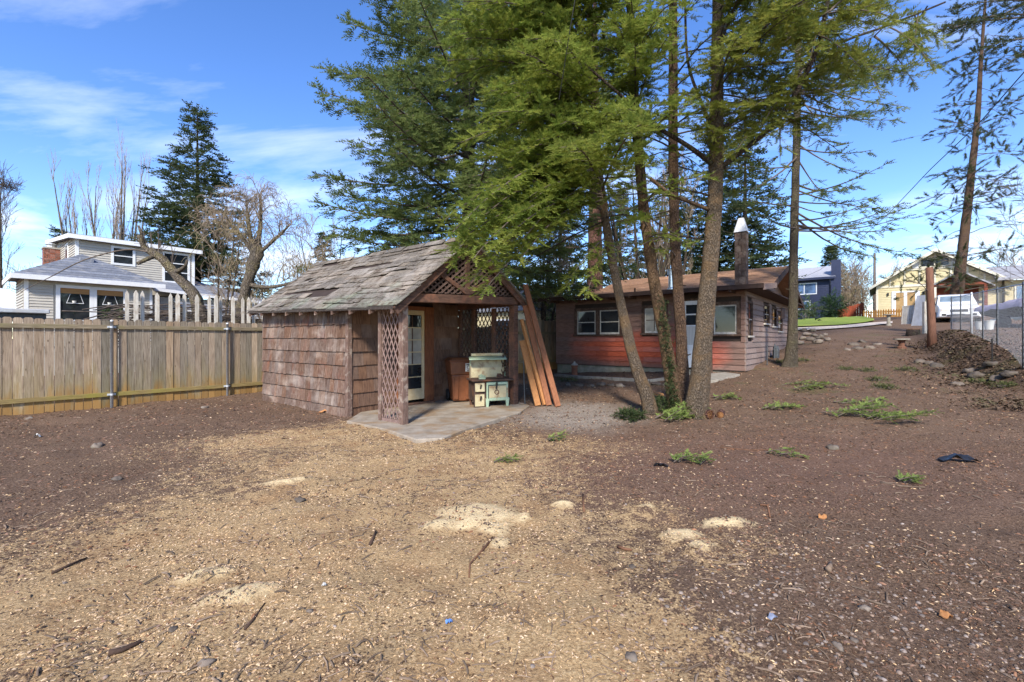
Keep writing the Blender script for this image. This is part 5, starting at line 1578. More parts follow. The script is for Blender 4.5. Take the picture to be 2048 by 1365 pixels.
# fir D: the right-hand mass, carried by the big forked limbs
sD = sprout(PDD, 42, (5.6, 9.6), [(-70, 40), (-50, 20), (250, 300)], (1.3, 3.3), 241, .5, .95, (-.08, .3))
sD += sprout(PDD, 10, (4.6, 7.0), [(-80, 60), (200, 260)], (.7, 1.5), 242, .32, .7)
pD = []
for k in range(26):
    f = rg.random(); x0 = 1540 + f * 120; y0 = 250 - f * 230; Y0 = y4 - .45 - .6 * f
    pD.append((x0, y0, Y0, x0 + rg.uniform(-90, 170), y0 + rg.uniform(-70, 110), Y0 + rg.uniform(-.9, .9), .4 * rg.uniform(.8, 1.2), .95))
for k in range(16):
    f = rg.random(); x0 = 1560 + f * 300; y0 = 180 - f * 170; Y0 = y4 + .5 + .7 * f
    pD.append((x0, y0, Y0, x0 + rg.uniform(-60, 120), y0 + rg.uniform(-50, 130), Y0 + rg.uniform(-.9, .9), .36 * rg.uniform(.8, 1.2), .85))
pD += [(1475, 310, y4 - .2, 1530, 330, y4 - .5, .3, .5), (1560, 235, y4 - .5, 1560, 330, y4 - .4, .3, .6), (1430, 300, y4, 1470, 380, y4 + .4, .25, .5), (1428, 320, y4, 1395, 250, y4 - .5, .3, .6), (1430, 260, y4, 1450, 310, y4 - .6, .3, .8)]
dress3(firD, ND_OLIV, sD, pD, 24, gap=.105, tgap=.042, tw=.19, droop=.16)

# ------------------------------------------------------------------ generic conifer
def conifer(label, base, height, r0, crown0, reach, n, mat_n, bm, seed, temps=TW_MID, lean=(0, 0), name="fir_tree", tw=.22, gap=.2, tgap=.075, leafy=1.0, droop=.3,
            bare=0, tip=.12, group=None, up=.12, spread=.5, shape=1.0, sag=-.05, wood_m=TWIG_M, azs=None, cut=None):
    t = thing(name, label, "tree", base, 0, group)
    lx, ly = lean
    path = [(lx * k / 8 * height, ly * k / 8 * height, height * k / 8 - (.3 if k == 0 else 0)) for k in range(9)]
    rad = [r0 * (1 - .93 * (k / 8)) * (1.15 if k == 0 else 1) for k in range(9)]
    trunk_mesh(path, rad, bm, t, n=12, seed=seed, knots=0)
    rng = np.random.default_rng(seed); wd = Wood(); lv = Leaves(temps, seed)
    for i in range(n):
        f = (i + rng.random()) / n
        z = crown0 + (height - crown0) * f
        L = reach * max(tip, (1 - f) ** shape) * rng.uniform(.7, 1.15)
        if cut and z > cut and i % 4: continue     # above the picture the crown is thinner
        az = rng.uniform(*azs) if azs and rng.random() < .75 else i * 2.399 + rng.uniform(-.5, .5)
        d = np.array([math.cos(az), math.sin(az), 0])
        P0 = np.array([lx * z, ly * z, z]); P1 = P0 + d * L + np.array([0, 0, L * (up - .25 * (1 - f)) * rng.uniform(.4, 1.4)])
        bough(P0, P1, wd, lv, rng, r=.012 + .009 * L, spread=spread * min(1.6, L * .5 + .3), leafy=leafy, gap=gap, tw=tw, tgap=tgap, droop=droop, sag=sag, start=.15 + .2 * (1 - f) * (leafy < .8))
    for i in range(bare):
        z = crown0 * rng.uniform(.35, 1.0); az = rng.uniform(0, 6.28); L = reach * rng.uniform(.25, .6)
        P0 = np.array([lx * z, ly * z, z]); P1 = P0 + np.array([math.cos(az) * L, math.sin(az) * L, -.1 * L])
        wd.tube(curve(P0, P1, -.05, 6, rng, .05), .015, .004, 4)
    tag(wd.build("branches", wood_m, t), kind="stuff")
    lv.build("crown", mat_n, t)
    return t
# tall fir behind the shed
p = W(938, 600, 15.5)
conifer("tall dense blue-green fir rising behind the shingled shed", (p.x, p.y, 0.2), 22, .30, 3.4, 6.0, 190, ND_DARK, BARK_D, 31, temps=TW_MID, tw=.29, gap=.17, tgap=.062, droop=.25, up=.18, spread=.95, shape=.75, cut=12.2)
# fir right of the brown house, bare below
g = G(1582, 728); g5 = Vector((8.25, 13.4, hz(8.25, 13.4)))
t5 = thing("fir_tree", "tall straight fir with a bare trunk at the right corner of the brown house", "tree", g5)
trunk_mesh([(-.12, 0, -.2), (-.03, 0, .25), (.02, 0, 1.5), (.06, 0, 4), (.14, 0, 7), (.2, 0, 11), (.24, 0, 18)], [.30, .165, .125, .11, .098, .075, .02], BARK_F, t5, seed=8, knots=24)
sp5 = []
for k in range(44):
    y0 = rg.uniform(150, 470)
    s = rg.random() < .72
    sp5.append((1597, y0, 13.4, (rg.uniform(1650, 1845) if s else rg.uniform(1430, 1560)), y0 + rg.uniform(-70, 90), rg.uniform(11.5, 15.5), .4, .45))
sp5 += fan(24, (1600, 1606), (-150, 150), 13.4, (1480, 1760), (-80, 160), (11.5, 15), .5, .6)
dress(t5, ND_DARK, sp5, 35, temps=TW_MID, gap=.14, tgap=.055, tw=.2, start=.38, sag=-.06, droop=.4)

# ------------------------------------------------------------------ bare trees
def bare_tree(t, base, trunk_pts, radii, wood_m, bm, seed, levels=3, kids=(7, 6, 4), ln=(1.6, .8, .4), up=.7, spread=.9, start=.3, curl=0.0, trunk=True, name="branches", r_first=.35, rmin=.006):
    rng = np.random.default_rng(seed); wd = Wood()
    if trunk: trunk_mesh(trunk_pts, radii, bm, t, n=12, seed=seed)
    def grow(P, r0, lev):
        n = len(P)
        for i in range(kids[lev]):
            f = start + (1 - start) * (i + rng.random()) / kids[lev]
            x = f * (n - 1); k = min(int(x), n - 2)
            p = P[k] + (P[k + 1] - P[k]) * (x - k)
            ax = P[k + 1] - P[k]; ax = ax / (np.linalg.norm(ax) + 1e-9)
            rd = rng.normal(size=3); rd -= ax * rd.dot(ax); rd /= np.linalg.norm(rd) + 1e-9
            d = ax * rng.uniform(.4, 1.0) + rd * spread * rng.uniform(.6, 1.2) + np.array([0, 0, up * rng.uniform(.3, 1)])
            d /= np.linalg.norm(d)
            L = ln[lev] * rng.uniform(.55, 1.3) * (1.15 - .5 * f)
            q = (8, 5, 4)[lev]
            C = curve(p, p + d * L + np.array([0, 0, -curl * L]), curl * .8, q, rng, .10)
            rr = max(r0 * (1 - .6 * f), rmin * (1.6, 1.2, 1.0)[lev])
            if lev == 0: wd.tube(C, rr, max(rmin, rr * .3), 5)
            else: wd.thin(C, rr, max(rmin * .7, rr * .3))
            if lev + 1 < levels: grow(C, rr * .5, lev + 1)
    grow(np.array([tuple(p) for p in trunk_pts], float), radii[len(radii) // 2] * r_first * 1.6, 0)
    return tag(wd.build(name, wood_m, t), kind="stuff")
# ================================================================== NEIGHBOURS ON THE LEFT
# ---- white picket fence, pickets on both faces of the rails
PICK = mat("old_white_picket", (0.62, 0.59, 0.53), (0.42, 0.37, 0.30), (0.34, 0.26, 0.19), scale=(6, 6, 1.2), ns=4, patch=4, patch_lo=.55, patch_hi=.7, vary=.12)
pf0 = F0 + V * .62
pick = thing("picket_fence", "old white picket fence showing above the cedar fence", "fence", pf0, LOT)
rowA = [272.4, 314.8, 356, 394.6, 432.5, 466.4, 497.7, 527.8]
rowB = [254.5, 285.3, 341.5, 369.4, 419, 441.5, 486, 507.7]
def s_at(px, org):
    k = (px - 1024) / FPX
    return (k * org.y - org.x) / (U.x - k * U.y)
for row, dy, w in ((rowA, -.05, .088), (rowB, .05, .075)):
    for px in row:
        s = s_at(px, pf0 + V * dy)
        y = pf0.y + U.y * s
        top = 1.5 + (678.5 - (581 + (px - 254) * .055)) / FPX * y + rs.uniform(-.02, .02)
        P = [(s - w/2, dy, 1.1), (s + w/2, dy, 1.1), (s + w/2, dy, top - .09), (s, dy, top), (s - w/2, dy, top - .09)]
        MB().prism(P, (0, .02, 0)).build("picket", PICK, pick)
MB().box((2.1, -.028, 1.35), (6.2, .048, 1.43)).build("rail", PICK, pick)
MB().box((2.1, -.028, 1.7), (6.2, .048, 1.78)).build("rail", PICK, pick)
for xx in (2.3, 4.2, 6.1):
    MB().box((xx, -.027, 0), (xx + .09, .047, 1.7)).build("post", PICK, pick)
# ---- pile of cut brush behind the pickets
rng = np.random.default_rng(8); wd = Wood()
for k in range(210):
    x0 = rng.uniform(2.0, 5.2); L = rng.uniform(.8, 2.0); z = 1.55 + rng.random() * (.95 - .10 * abs(x0 - 3.4)) 
    a = rng.uniform(-.3, .3)
    C = curve((x0 - L/2, rng.uniform(.1, .9), z + rng.uniform(-.1, .1) - .15), (x0 + L/2, rng.uniform(.1, .9), z + rng.uniform(-.1, .1) - .1), rng.uniform(.0, .12), 7, rng, .06)
    wd.tube(C, rng.uniform(.006, .02), .004, 4)
bo = wd.build("brush_pile", TWIG_M)
bo.location = pf0; bo.rotation_euler = (0, 0, LOT)
tag(bo, "grey heap of cut branches lying behind the white pickets", "brush pile", kind="stuff")

# ---- neighbour house with dormer
SIDE = mat("pale_beige_siding", (0.47, 0.44, 0.385), (0.42, 0.39, 0.34), ns=4, vary=.03, bump=.05, rough=.6)
SLATE = mat("blue_grey_shingles", (0.20, 0.215, 0.25), (0.115, 0.125, 0.15), (0.26, 0.26, 0.27), scale=(1, 1, 1), ns=14, patch=3, vary=.22, bump=.3)
BRICK = mat("red_chimney_brick", (0.31, 0.13, 0.09), (0.19, 0.08, 0.06), ns=12, vary=.25, sat=.15)
MORT = plain("mortar", (0.38, 0.35, 0.31), .9)
BLIND = mat("bamboo_blind", (0.42, 0.24, 0.10), (0.27, 0.14, 0.055), scale=(1, 1, 24), ns=3, vary=.05)
N0 = Vector((-19.3, 18.0, 0))
nb = thing("neighbour_house", "beige sided house with slate grey roof and white trimmed dormer beyond the cedar fence", "house", N0, LOT)
def clap(parent, x0, x1, y, z0, z1, ex=.115, nm="siding", along='x', m_=None):
    b = MB(); z = z0
    while z < z1 - .01:
        zt = min(z + ex, z1)
        if along == 'x':
            b.hexa([(x0, y - .032, z), (x1, y - .032, z), (x1, y + .01, z), (x0, y + .01, z), (x0, y - .003, zt), (x1, y - .003, zt), (x1, y + .01, zt), (x0, y + .01, zt)])
        else:
            b.hexa([(y - .032, x0, z), (y + .01, x0, z), (y + .01, x1, z), (y - .032, x1, z), (y - .003, x0, zt), (y + .01, x0, zt), (y + .01, x1, zt), (y - .003, x1, zt)])
        z = zt
    o = b.build(nm, m_ or SIDE, parent)
    return tag(o, kind="stuff")
# front extension
MB().box((.03, .03, 0), (4.06, 3.1, 4.05)).build("wall_core", SIDE, nb)
clap(nb, .12, .82, 0, 1.2, 3.98); clap(nb, 3.16, 3.98, 0, 1.2, 3.98)
clap(nb, .82, 3.16, 0, 3.74, 3.98); clap(nb, .82, 3.16, 0, 1.2, 2.22)
clap(nb, .12, 3.0, 0, 1.2, 3.98, along='y')
MB().box((0, -.03, 1.2), (.12, .02, 4.0)).build("corner_board", WHITE, nb)
MB().box((3.98, -.03, 1.2), (4.08, .02, 4.0)).build("corner_board", WHITE, nb)
PLANT = needle_mat("houseplant", (0.05, 0.08, 0.03), (0.08, 0.12, 0.04), (0.14, 0.15, 0.06))
for (a, c) in ((1.02, 1.92), (2.15, 3.04)):
    wz0, wz1 = 2.30, 3.62
    f = MB().box((a - .13, -.05, wz0 - .06), (a, .0, wz1 + .12)).box((c, -.05, wz0 - .06), (c + .12, .0, wz1 + .12)).box((a, -.05, wz1), (c, .0, wz1 + .12)).box((a, -.05, wz0 - .06), (c, .0, wz0)).build("window", WHITE, nb)
    MB().box((a, .0, wz0), (c, .008, wz1)).build("pane", GLASS, f)
    MB().box((a + .01, -.012, wz1 - .22), (c - .01, -.004, wz1)).build("blind", BLIND, f)
    sh = MB().bar((a + .18, -.02, 3.0), (c - .18, -.02, 3.0), .03, .02).bar((a + .19, -.02, 3.0), (a + .30, -.02, 3.38), .014, .014).bar((c - .19, -.02, 3.0), (c - .30, -.02, 3.38), .014, .014)
    sh.build("hanging_shelf", WHITE, f)
    MB().lathe([(.05, 3.012), (.07, 3.10)], ((a + c) / 2 - .03, -.03, 0), 10).build("flower_pot", BIN_L, f)
# hip roof of the extension
ap1 = (2.05, 2.6, 5.45)
e0, e1, ye = -.35, 4.45, -.40
ze = 4.02
roofn = MB()
roofn._add([(e0, ye, ze), (e1, ye, ze), (e1, 3.4, ze), ap1, (e0, 3.4, ze)], [(0, 1, 3), (1, 2, 3), (0, 3, 4), (0, 4, 2, 1), (3, 2, 4)])
hip = roofn.build("hip_roof", SLATE, nb)
for k in range(10):                      # slate courses, each a lapped strip
    f0, f1 = k / 10, (k + 1.15) / 10
    L = lambda f: Vector((e0, ye, ze)).lerp(Vector(ap1), min(f, .995)); Rr = lambda f: Vector((e1, ye, ze)).lerp(Vector(ap1), min(f, .995))
    q = [L(f0) + Vector((0, -.012, .022)), Rr(f0) + Vector((0, -.012, .022)), Rr(f1) + Vector((0, 0, .006)), L(f1) + Vector((0, 0, .006))]
    MB().hexa([p_ - Vector((0, 0, .014)) for p_ in q] + q).build("shingle_course", SLATE, hip)
MB().box((e0 - .03, ye - .05, ze - .17), (e1 + .03, ye - .005, ze + .02)).build("fascia", WHITE, nb)
MB().box((e0 - .05, ye, ze - .17), (e0 - .005, 3.4, ze + .02)).build("fascia", WHITE, nb)
# skylight vent on the hip
MB().hexa([(1.85, 1.55, 4.98), (2.3, 1.55, 4.98), (2.3, 1.95, 5.14), (1.85, 1.95, 5.14), (1.85, 1.55, 5.16), (2.3, 1.55, 5.16), (2.3, 1.95, 5.22), (1.85, 1.95, 5.22)]).build("roof_vent", SLATE, nb)
# dormer storey
dx0, dx1, dy0, dy1 = 1.92, 6.68, 3.2, 10.5
MB().hexa([(dx0 + .02, dy0 + .02, 3.8), (dx1 - .02, dy0 + .02, 3.8), (dx1 - .02, dy1, 3.8), (dx0 + .02, dy1, 3.8), (dx0 + .02, dy0 + .02, 6.3), (dx1 - .02, dy0 + .02, 6.3), (dx1 - .02, dy1, 6.9), (dx0 + .02, dy1, 6.9)]).build("dormer_core", SIDE, nb)
dwin = [(3.28, 4.02, 5.28, 6.02), (5.35, 6.38, 4.60, 6.05)]
clap(nb, dx0 + .1, dwin[0][0] - .1, dy0, 4.3, 6.2); clap(nb, dwin[0][1] + .1, dwin[1][0] - .1, dy0, 4.3, 6.2); clap(nb, dwin[1][1] + .1, dx1 - .1, dy0, 4.3, 6.2)
clap(nb, dwin[0][0] - .1, dwin[0][1] + .1, dy0, 4.3, 5.16)
clap(nb, dy0 + .1, dy1, dx0, 4.3, 6.45, along='y')
MB().box((dx0 - .03, dy0 - .03, 4.3), (dx0 + .10, dy0 + .03, 6.25)).build("corner_board", WHITE, nb)
MB().box((dx1 - .10, dy0 - .03, 4.0), (dx1 + .03, dy0 + .03, 6.25)).build("corner_board", WHITE, nb)
for (a, c, z0, z1) in dwin:
    f = MB().box((a - .10, dy0 - .05, z0 - .10), (a, dy0, z1 + .10)).box((c, dy0 - .05, z0 - .10), (c + .10, dy0, z1 + .10)).box((a, dy0 - .05, z1), (c, dy0, z1 + .10)).box((a, dy0 - .05, z0 - .10), (c, dy0, z0)).build("window", WHITE, nb)
    MB().box((a, dy0 - .008, z0), (c, dy0, z1)).build("pane", GLASS, f)
    n_ = 2 if z1 - z0 < 1 else 3
    for k in range(1, n_):
        z = z0 + (z1 - z0) * k / n_
        MB().box((a, dy0 - .03, z - .022), (c, dy0 - .009, z + .022)).build("sash_bar", WHITE, f)
f = MB().box((dx0 - .05, 5.1, 4.9), (dx0 - .004, 5.9, 6.3)).build("window", WHITE, nb)
MB().box((dx0 - .058, 5.25, 5.0), (dx0 - .051, 5.75, 6.2)).build("pane", GLASS, f)
MB().hexa([(dx0 - .28, dy0 - .3, 6.24), (dx1 + .28, dy0 - .3, 6.24), (dx1 + .28, dy1, 6.95), (dx0 - .28, dy1, 6.95), (dx0 - .28, dy0 - .3, 6.42), (dx1 + .28, dy0 - .3, 6.42), (dx1 + .28, dy1, 7.1), (dx0 - .28, dy1, 7.1)]).build("dormer_roof", SLATE, nb)
MB().box((dx0 - .31, dy0 - .33, 6.20), (dx1 + .31, dy0 - .302, 6.40)).build("fascia", WHITE, nb)
MB().hexa([(dx0 - .31, dy0 - .3, 6.20), (dx0 - .283, dy0 - .3, 6.20), (dx0 - .283, dy1, 6.9), (dx0 - .31, dy1, 6.9), (dx0 - .31, dy0 - .3, 6.40), (dx0 - .283, dy0 - .3, 6.40), (dx0 - .283, dy1, 7.08), (dx0 - .31, dy1, 7.08)]).build("fascia", WHITE, nb)
# main roof falling away to the right of the dormer
mr = MB()
mr._add([(4.4, 1.2, 4.0), (10.2, 1.2, 3.6), (10.2, 9, 3.6), (6.6, 5.2, 5.1), (4.4, 5.2, 5.1)], [(0, 1, 3, 4), (1, 2, 3), (0, 4, 3, 2, 1)])
mr.build("main_roof", SLATE, nb)
MB().bar((4.4, 1.17, 3.93), (10.2, 1.17, 3.53), .06, .15).build("fascia", WHITE, nb)
clap(nb, 4.1, 9.8, 1.6, 1.0, 3.6)
MB().box((4.09, 1.62, 0), (9.8, 8.5, 3.55)).build("wall_core", SIDE, nb)
MB().hexa([(5.3, -.6, 2.85), (10.5, -.6, 2.6), (10.5, 1.5, 3.15), (5.3, 1.5, 3.4), (5.3, -.6, 2.9), (10.5, -.6, 2.65), (10.5, 1.5, 3.2), (5.3, 1.5, 3.45)]).build("porch_roof", SLATE, nb)
MB().bar((5.3, -.63, 2.82), (10.5, -.63, 2.57), .05, .16).build("gutter", WHITE, nb)
# brick chimney
chb = MB().box((1.3, 7.6, 4.4), (1.9, 8.3, 6.25)).build("chimney", MORT, nb)
for k in range(16):
    z0 = 4.66 + k * .1
    for j in range(3):
        o_ = .1 if k % 2 else 0
        MB().box((1.285, 7.61 + j * .235 - o_ * .5, z0), (1.299, 7.61 + j * .235 + .222 - o_ * .5, z0 + .088)).build("brick", BRICK, chb)
        MB().box((1.30 + j * .2, 7.585, z0), (1.30 + j * .2 + .19, 7.599, z0 + .088)).build("brick", BRICK, chb)
MB().box((1.25, 7.55, 6.252), (1.95, 8.35, 6.33)).build("chimney_crown", MORT, chb)
MB().lathe([(.2, 6.33), (.2, 6.5), (.27, 6.505), (.27, 6.54), (.05, 6.6)], (1.6, 7.95, 0), 12).build("chimney_cap", TIN, chb)
# plant in the second window
rng = np.random.default_rng(3); lv = Leaves(TW_FAR, 3)
lv.add(np.c_[rng.uniform(2.25, 3.02, 60), rng.uniform(-.12, -.06, 60), rng.uniform(2.32, 2.75, 60)], rng.normal(size=(60, 3)) + np.array([[0, -.3, .5]]), rng.uniform(.12, .25, 60))
hp = lv.build("houseplant", PLANT, None); hp.location = N0; hp.rotation_euler = (0, 0, LOT)
tag(hp, "leafy houseplant at the right hand window of the beige house", "plant")
# ---- tarp covered lean-to at the left edge
TARP = mat("white_tarpaulin", (0.72, 0.73, 0.76), (0.63, 0.64, 0.68), ns=3, rough=.45, vary=.02, bump=.4, bdist=.05)
t0 = F0 + V * 2.2 + U * -2.4
ln_ = thing("tarp_shelter", "white tarp covered shelter with metal gutter at the left edge behind the cedar fence", "shelter", t0, LOT)
yy = W(60, 610, 11.0)
b = MB(); nq = 14
for k in range(nq):
    for j in range(5):
        pass
vs = []; fs = []
for i in range(nq + 1):
    for j in range(7):
        x_ = -1.6 + 4.35 * i / nq; y_ = .0 + 1.4 * j / 6
        z_ = 2.22 + .55 * (j / 6) ** .7 + .035 * math.sin(i * 2.1 + j) + .03 * math.sin(i * .9)
        vs.append((x_, y_, z_)); 
for i in range(nq):
    for j in range(6):
        a = i * 7 + j; fs.append((a, a + 7, a + 8, a + 1))
b._add(vs, fs)
n0_ = len(vs)
b._add([(v[0], v[1], v[2] - .03) for v in vs], [f_[::-1] for f_ in fs])
b.build("tarp", TARP, ln_, smooth=True)
MB().box((-1.6, -.16, 2.10), (3.3, -.03, 2.2)).build("gutter", TIN, ln_, bevel=.02)
MB().box((-1.6, -.02, 1.9), (3.25, .02, 2.12)).build("edge_board", METER, ln_)
for xx in (-1.4, .9, 2.9):
    MB().box((xx, .03, 0), (xx + .09, .12, 2.15)).build("post", METER, ln_)

# ---- leaning pruned trunk and gnarled pollards
p = W(395, 620, 13.5)
g1 = thing("pruned_tree", "leaning lopped trunk with sawn limbs in front of the beige house", "tree", (p.x, p.y, 0))
Lp = lambda a, b_, y: local(W(a, b_, y), g1)
trunk_mesh([Lp(425, 800, 13.5), Lp(405, 660, 13.5), Lp(392, 600, 13.5), Lp(360, 560, 13.4), Lp(325, 520, 13.3), Lp(300, 500, 13.25)], [.24, .19, .165, .14, .11, .08], BARK_P, g1, n=14, seed=5, rough=.3)
for pts, r0, r1 in (([(318, 516, 13.3), (290, 497, 13.2), (281, 478, 13.1), (276, 472, 13.1)], .09, .035), ([(310, 512, 13.3), (292, 520, 13), (275, 528, 12.8)], .07, .045),
                    ([(345, 545, 13.4), (362, 540, 13.2), (372, 530, 13.0), (374, 520, 13)], .07, .03), ([(285, 490, 13.2), (283, 470, 13.1), (277, 452, 13.1)], .05, .03)):
    limb(g1, pts, r0, r1, BARK_P, 8)
bare_tree(g1, None, [Lp(360, 560, 13.4), Lp(325, 520, 13.3), Lp(300, 500, 13.25), Lp(285, 480, 13.2)], [.1, .08, .06, .03], TWIG_M, BARK_P, 51, 2, (14, 3), (.7, .3), .8, .8, .1, trunk=False, r_first=.12, rmin=.007)
# a long dropping whip in front of the house
limb(g1, [(300, 505, 13.2), (250, 500, 13), (170, 520, 12.7), (100, 555, 12.5), (40, 585, 12.4)], .028, .006, TWIG_M, 5, "branch")
p = W(490, 620, 15)
g2 = thing("pollard_tree", "gnarled pollarded tree with drooping bare twigs left of the shed roof", "tree", (p.x, p.y, 0))
Lp = lambda a, b_, y: local(W(a, b_, y), g2)
trunk_mesh([Lp(478, 800, 15), Lp(482, 660, 15), Lp(490, 590, 15), Lp(502, 545, 15), Lp(512, 510, 15), Lp(508, 480, 15)], [.22, .18, .16, .17, .21, .12], BARK_P, g2, n=18, seed=9, rough=.38)
for pts, r0, r1 in (([(510, 515, 15), (500, 470, 14.9), (495, 430, 14.8), (492, 400, 14.8)], .10, .02), ([(512, 510, 15), (520, 460, 15), (522, 410, 15.1), (520, 390, 15.1)], .095, .02),
                    ([(508, 510, 15), (480, 470, 15), (450, 445, 15), (420, 450, 15)], .075, .015), ([(515, 510, 15), (560, 470, 14.8), (580, 450, 14.7)], .07, .02),
                    ([(500, 570, 15), (540, 575, 14.6), (600, 560, 14.3), (625, 535, 14.2)], .075, .02)):
    limb(g2, pts, r0, r1, BARK_P, 9)
wdx = 0
for k, (A, B_) in enumerate([((500, 480), (492, 400)), ((520, 460), (520, 390)), ((480, 470), (430, 448)), ((540, 490), (582, 450)), ((540, 575), (625, 535)), ((508, 520), (500, 470))]):
    a = Lp(A[0], A[1], 15); c = Lp(B_[0], B_[1], 14.8)
    bare_tree(g2, None, [a, a.lerp(c, .5), c], [.06, .045, .03], TWIG_T, BARK_P, 60 + k, 3, (11, 6, 4), (1.2, .7, .35), .35, 1.0, .1, curl=.35, trunk=False, r_first=.28, rmin=.0055)

def far_bare(label, px, py, Y, h, seed, n_st=4, spreadx=.6, mat_=TWIG_G, kids=(10, 6, 4), ln=(2.6, 1.2, .6), r=.14, up=1.2, spread=.5, group=None, z0=None, name="bare_tree", start=.25, lean=0):
    b_ = W(px, py, Y)
    zb = hz(b_.x, b_.y) if z0 is None else z0
    t = thing(name, label, "tree", (b_.x, b_.y, zb), 0, group)
    rr = random.Random(seed)
    for k in range(n_st):
        dx = rr.uniform(-1, 1) * spreadx; dy = rr.uniform(-1, 1) * spreadx
        hh = h * rr.uniform(.75, 1.05)
        P = [(dx * .1, dy * .1, -.2), (dx * .35 + lean * .2, dy * .3, hh * .3), (dx * .7 + lean * .5, dy * .7, hh * .65), (dx + lean, dy, hh)]
        trunk_mesh(P, [r, r * .7, r * .4, .012], BARK_P if mat_ is TWIG_G else BARK_D, t, n=7, seed=seed + k)
        bare_tree(t, None, [Vector(q) for q in P], [r * .5, r * .35, r * .3, .012], mat_, BARK_P, seed + k, 3, kids, ln, up, spread, start, trunk=False, r_first=.22, rmin=.00032 * Y)
    return t
far_bare("tall bare tree with upright stems above the beige house roof, left of two", 178, 470, 34, 13.6, 71, 7, 1.7, kids=(10, 4, 2), r=.17, spread=.35, up=1.6, group="bare poplars behind the beige house")
far_bare("tall bare tree with upright stems above the beige house roof, right of two", 238, 470, 33, 14.2, 75, 8, 2.0, kids=(10, 4, 2), r=.17, spread=.35, up=1.6, group="bare poplars behind the beige house")
far_bare("bare tree with a bird nest at the left edge", 2, 470, 26, 11.0, 81, 1, .3, TWIG_M, (14, 7, 4), (2.4, 1.2, .6), .16, .9, .7)
rng = np.random.default_rng(5); wd = Wood()
c = np.array(W(10, 370, 26))
for k in range(90):
    a = rng.normal(size=3) * np.array([.22, .22, .16]); d = rng.normal(size=3) * .25
    wd.tube(np.array([c + a - d, c + a, c + a + d]), .012, .008, 3)
nst = wd.build("bird_nest", TWIG_M); tag(nst, "dark round bird nest in the bare tree at the left edge", "nest")
far_bare("low twisted bare tree left of the brick chimney", 75, 600, 24, 5.6, 85, 3, 1.6, TWIG_M, (9, 6, 4), (1.7, .9, .5), .13, .5, .9)
for px, s_, h_ in ((660, 91, 6.3), (440, 92, 6.5), (560, 93, 4.6), (610, 96, 4.8)):
    far_bare({660: "tan bare tree with lichen right above the shed roof's left end", 440: "dense tan bare tree behind the lopped trunk", 560: "low tangled bare tree between pollard and shed", 610: "low tangled bare tree just left of the shed roof"}[px], px, 620, 21 if px > 640 else 19, h_, s_, 3, 1.2, TWIG_T, (9, 6, 4), (1.6, .9, .5), .08, .5, .8, group="tan bare trees behind the shed")
# far conifers on the left
p = W(395, 620, 30); conifer("pointed dark fir standing alone behind the beige house", (p.x, p.y, 0), 16.6, .3, 2.5, 5.3, 120, ND_FAR, BARK_D, 101, TW_FAR, tw=.42, gap=.24, tgap=.09, spread=1.05, shape=.95, up=.3)
p = W(650, 600, 32); conifer("small far conifer seen just left of the shed roof", (p.x, p.y, 0), 9.0, .2, 1.0, 2.6, 60, ND_FAR, BARK_D, 103, TW_FAR, tw=.4, gap=.28, tgap=.12, spread=.8)
p = W(120, 600, 40); conifer("small far conifer above the brick chimney", (p.x, p.y, 0), 11.2, .2, 2, 2.6, 60, ND_FAR, BARK_D, 104, TW_FAR, tw=.45, gap=.3, tgap=.12, spread=.8)
# ================================================================== BEHIND THE BROWN HOUSE AND ON THE RIGHT
# red barked pine behind the house
p = W(1190, 600, 22)
t = conifer("big red barked pine rising behind the brown house roof", (p.x, p.y, hz(p.x, p.y)), 20, .46, 7.5, 4.0, 46, ND_OLIV, BARK_R, 111, TW_MID, name="pine_tree", tw=.34, gap=.24, tgap=.09, spread=.9)
far_bare("multi-stemmed bare tree with green ivy behind the brown house", 1285, 600, 24, 9.2, 121, 6, 2.2, TWIG_T, (8, 5, 3), (1.9, 1.0, .5), .16, .9, .6)
far_bare("bare multi-stemmed tree behind the flue pipe of the brown house", 1350, 600, 27, 9.5, 131, 5, 2.0, TWIG_T, (8, 5, 3), (2.0, 1.0, .5), .15, .9, .6)
for px, Y, h, s_, lab, rc in ((1490, 27, 12.5, 141, "dark conifer directly behind the stone chimney", 3.2), (1435, 30, 14.5, 142, "dark conifer behind the roof just left of the stone chimney", 3.6),
                          (1350, 33, 13.0, 143, "dark conifer behind the roof beside the flue pipe", 3.6), (1120, 30, 10, 145, "far conifer left of the red pine trunk", 3.4), (1240, 34, 11, 146, "far conifer right of the red pine trunk", 3.2)):
    p = W(px, 600, Y)
    conifer(lab, (p.x, p.y, hz(p.x, p.y)), h, .25, 1.5, rc, 80, ND_FAR, BARK_D, s_, TW_FAR, tw=.45, gap=.26, tgap=.10, spread=.95, shape=.8, group="conifers behind the brown house", up=.2)
far_bare("bare tangled tree between shed and brown house", 1080, 640, 19, 6.0, 151, 4, 1.4, TWIG_T, (9, 6, 5), (1.6, .9, .5), .08, .5, .8)

# grey board fence between shed and house
A = Vector((W(1052, 700, 17.5).x, 17.5, 0)); Bq = Vector((W(1130, 700, 18.3).x, 18.3, 0))
bf = thing("board_fence", "grey weathered board fence between the shed and the brown house", "fence", (A.x, A.y, hz(A.x, A.y)), math.atan2(Bq.y - A.y, Bq.x - A.x))
x = -.6
while x < 1.9:
    w = rs.uniform(.13, .145)
    MB().box((x, rs.uniform(-.004, .004), 0), (x + w, .02, 2.05 + rs.uniform(-.03, .03))).build("board", FENCE_M, bf)
    x += w + .006
MB().box((-.6, -.045, 1.5), (1.95, -.006, 1.6)).build("rail", RAIL_M, bf)
MB().box((-.6, -.045, .4), (1.95, -.006, .5)).build("rail", RAIL_M, bf)
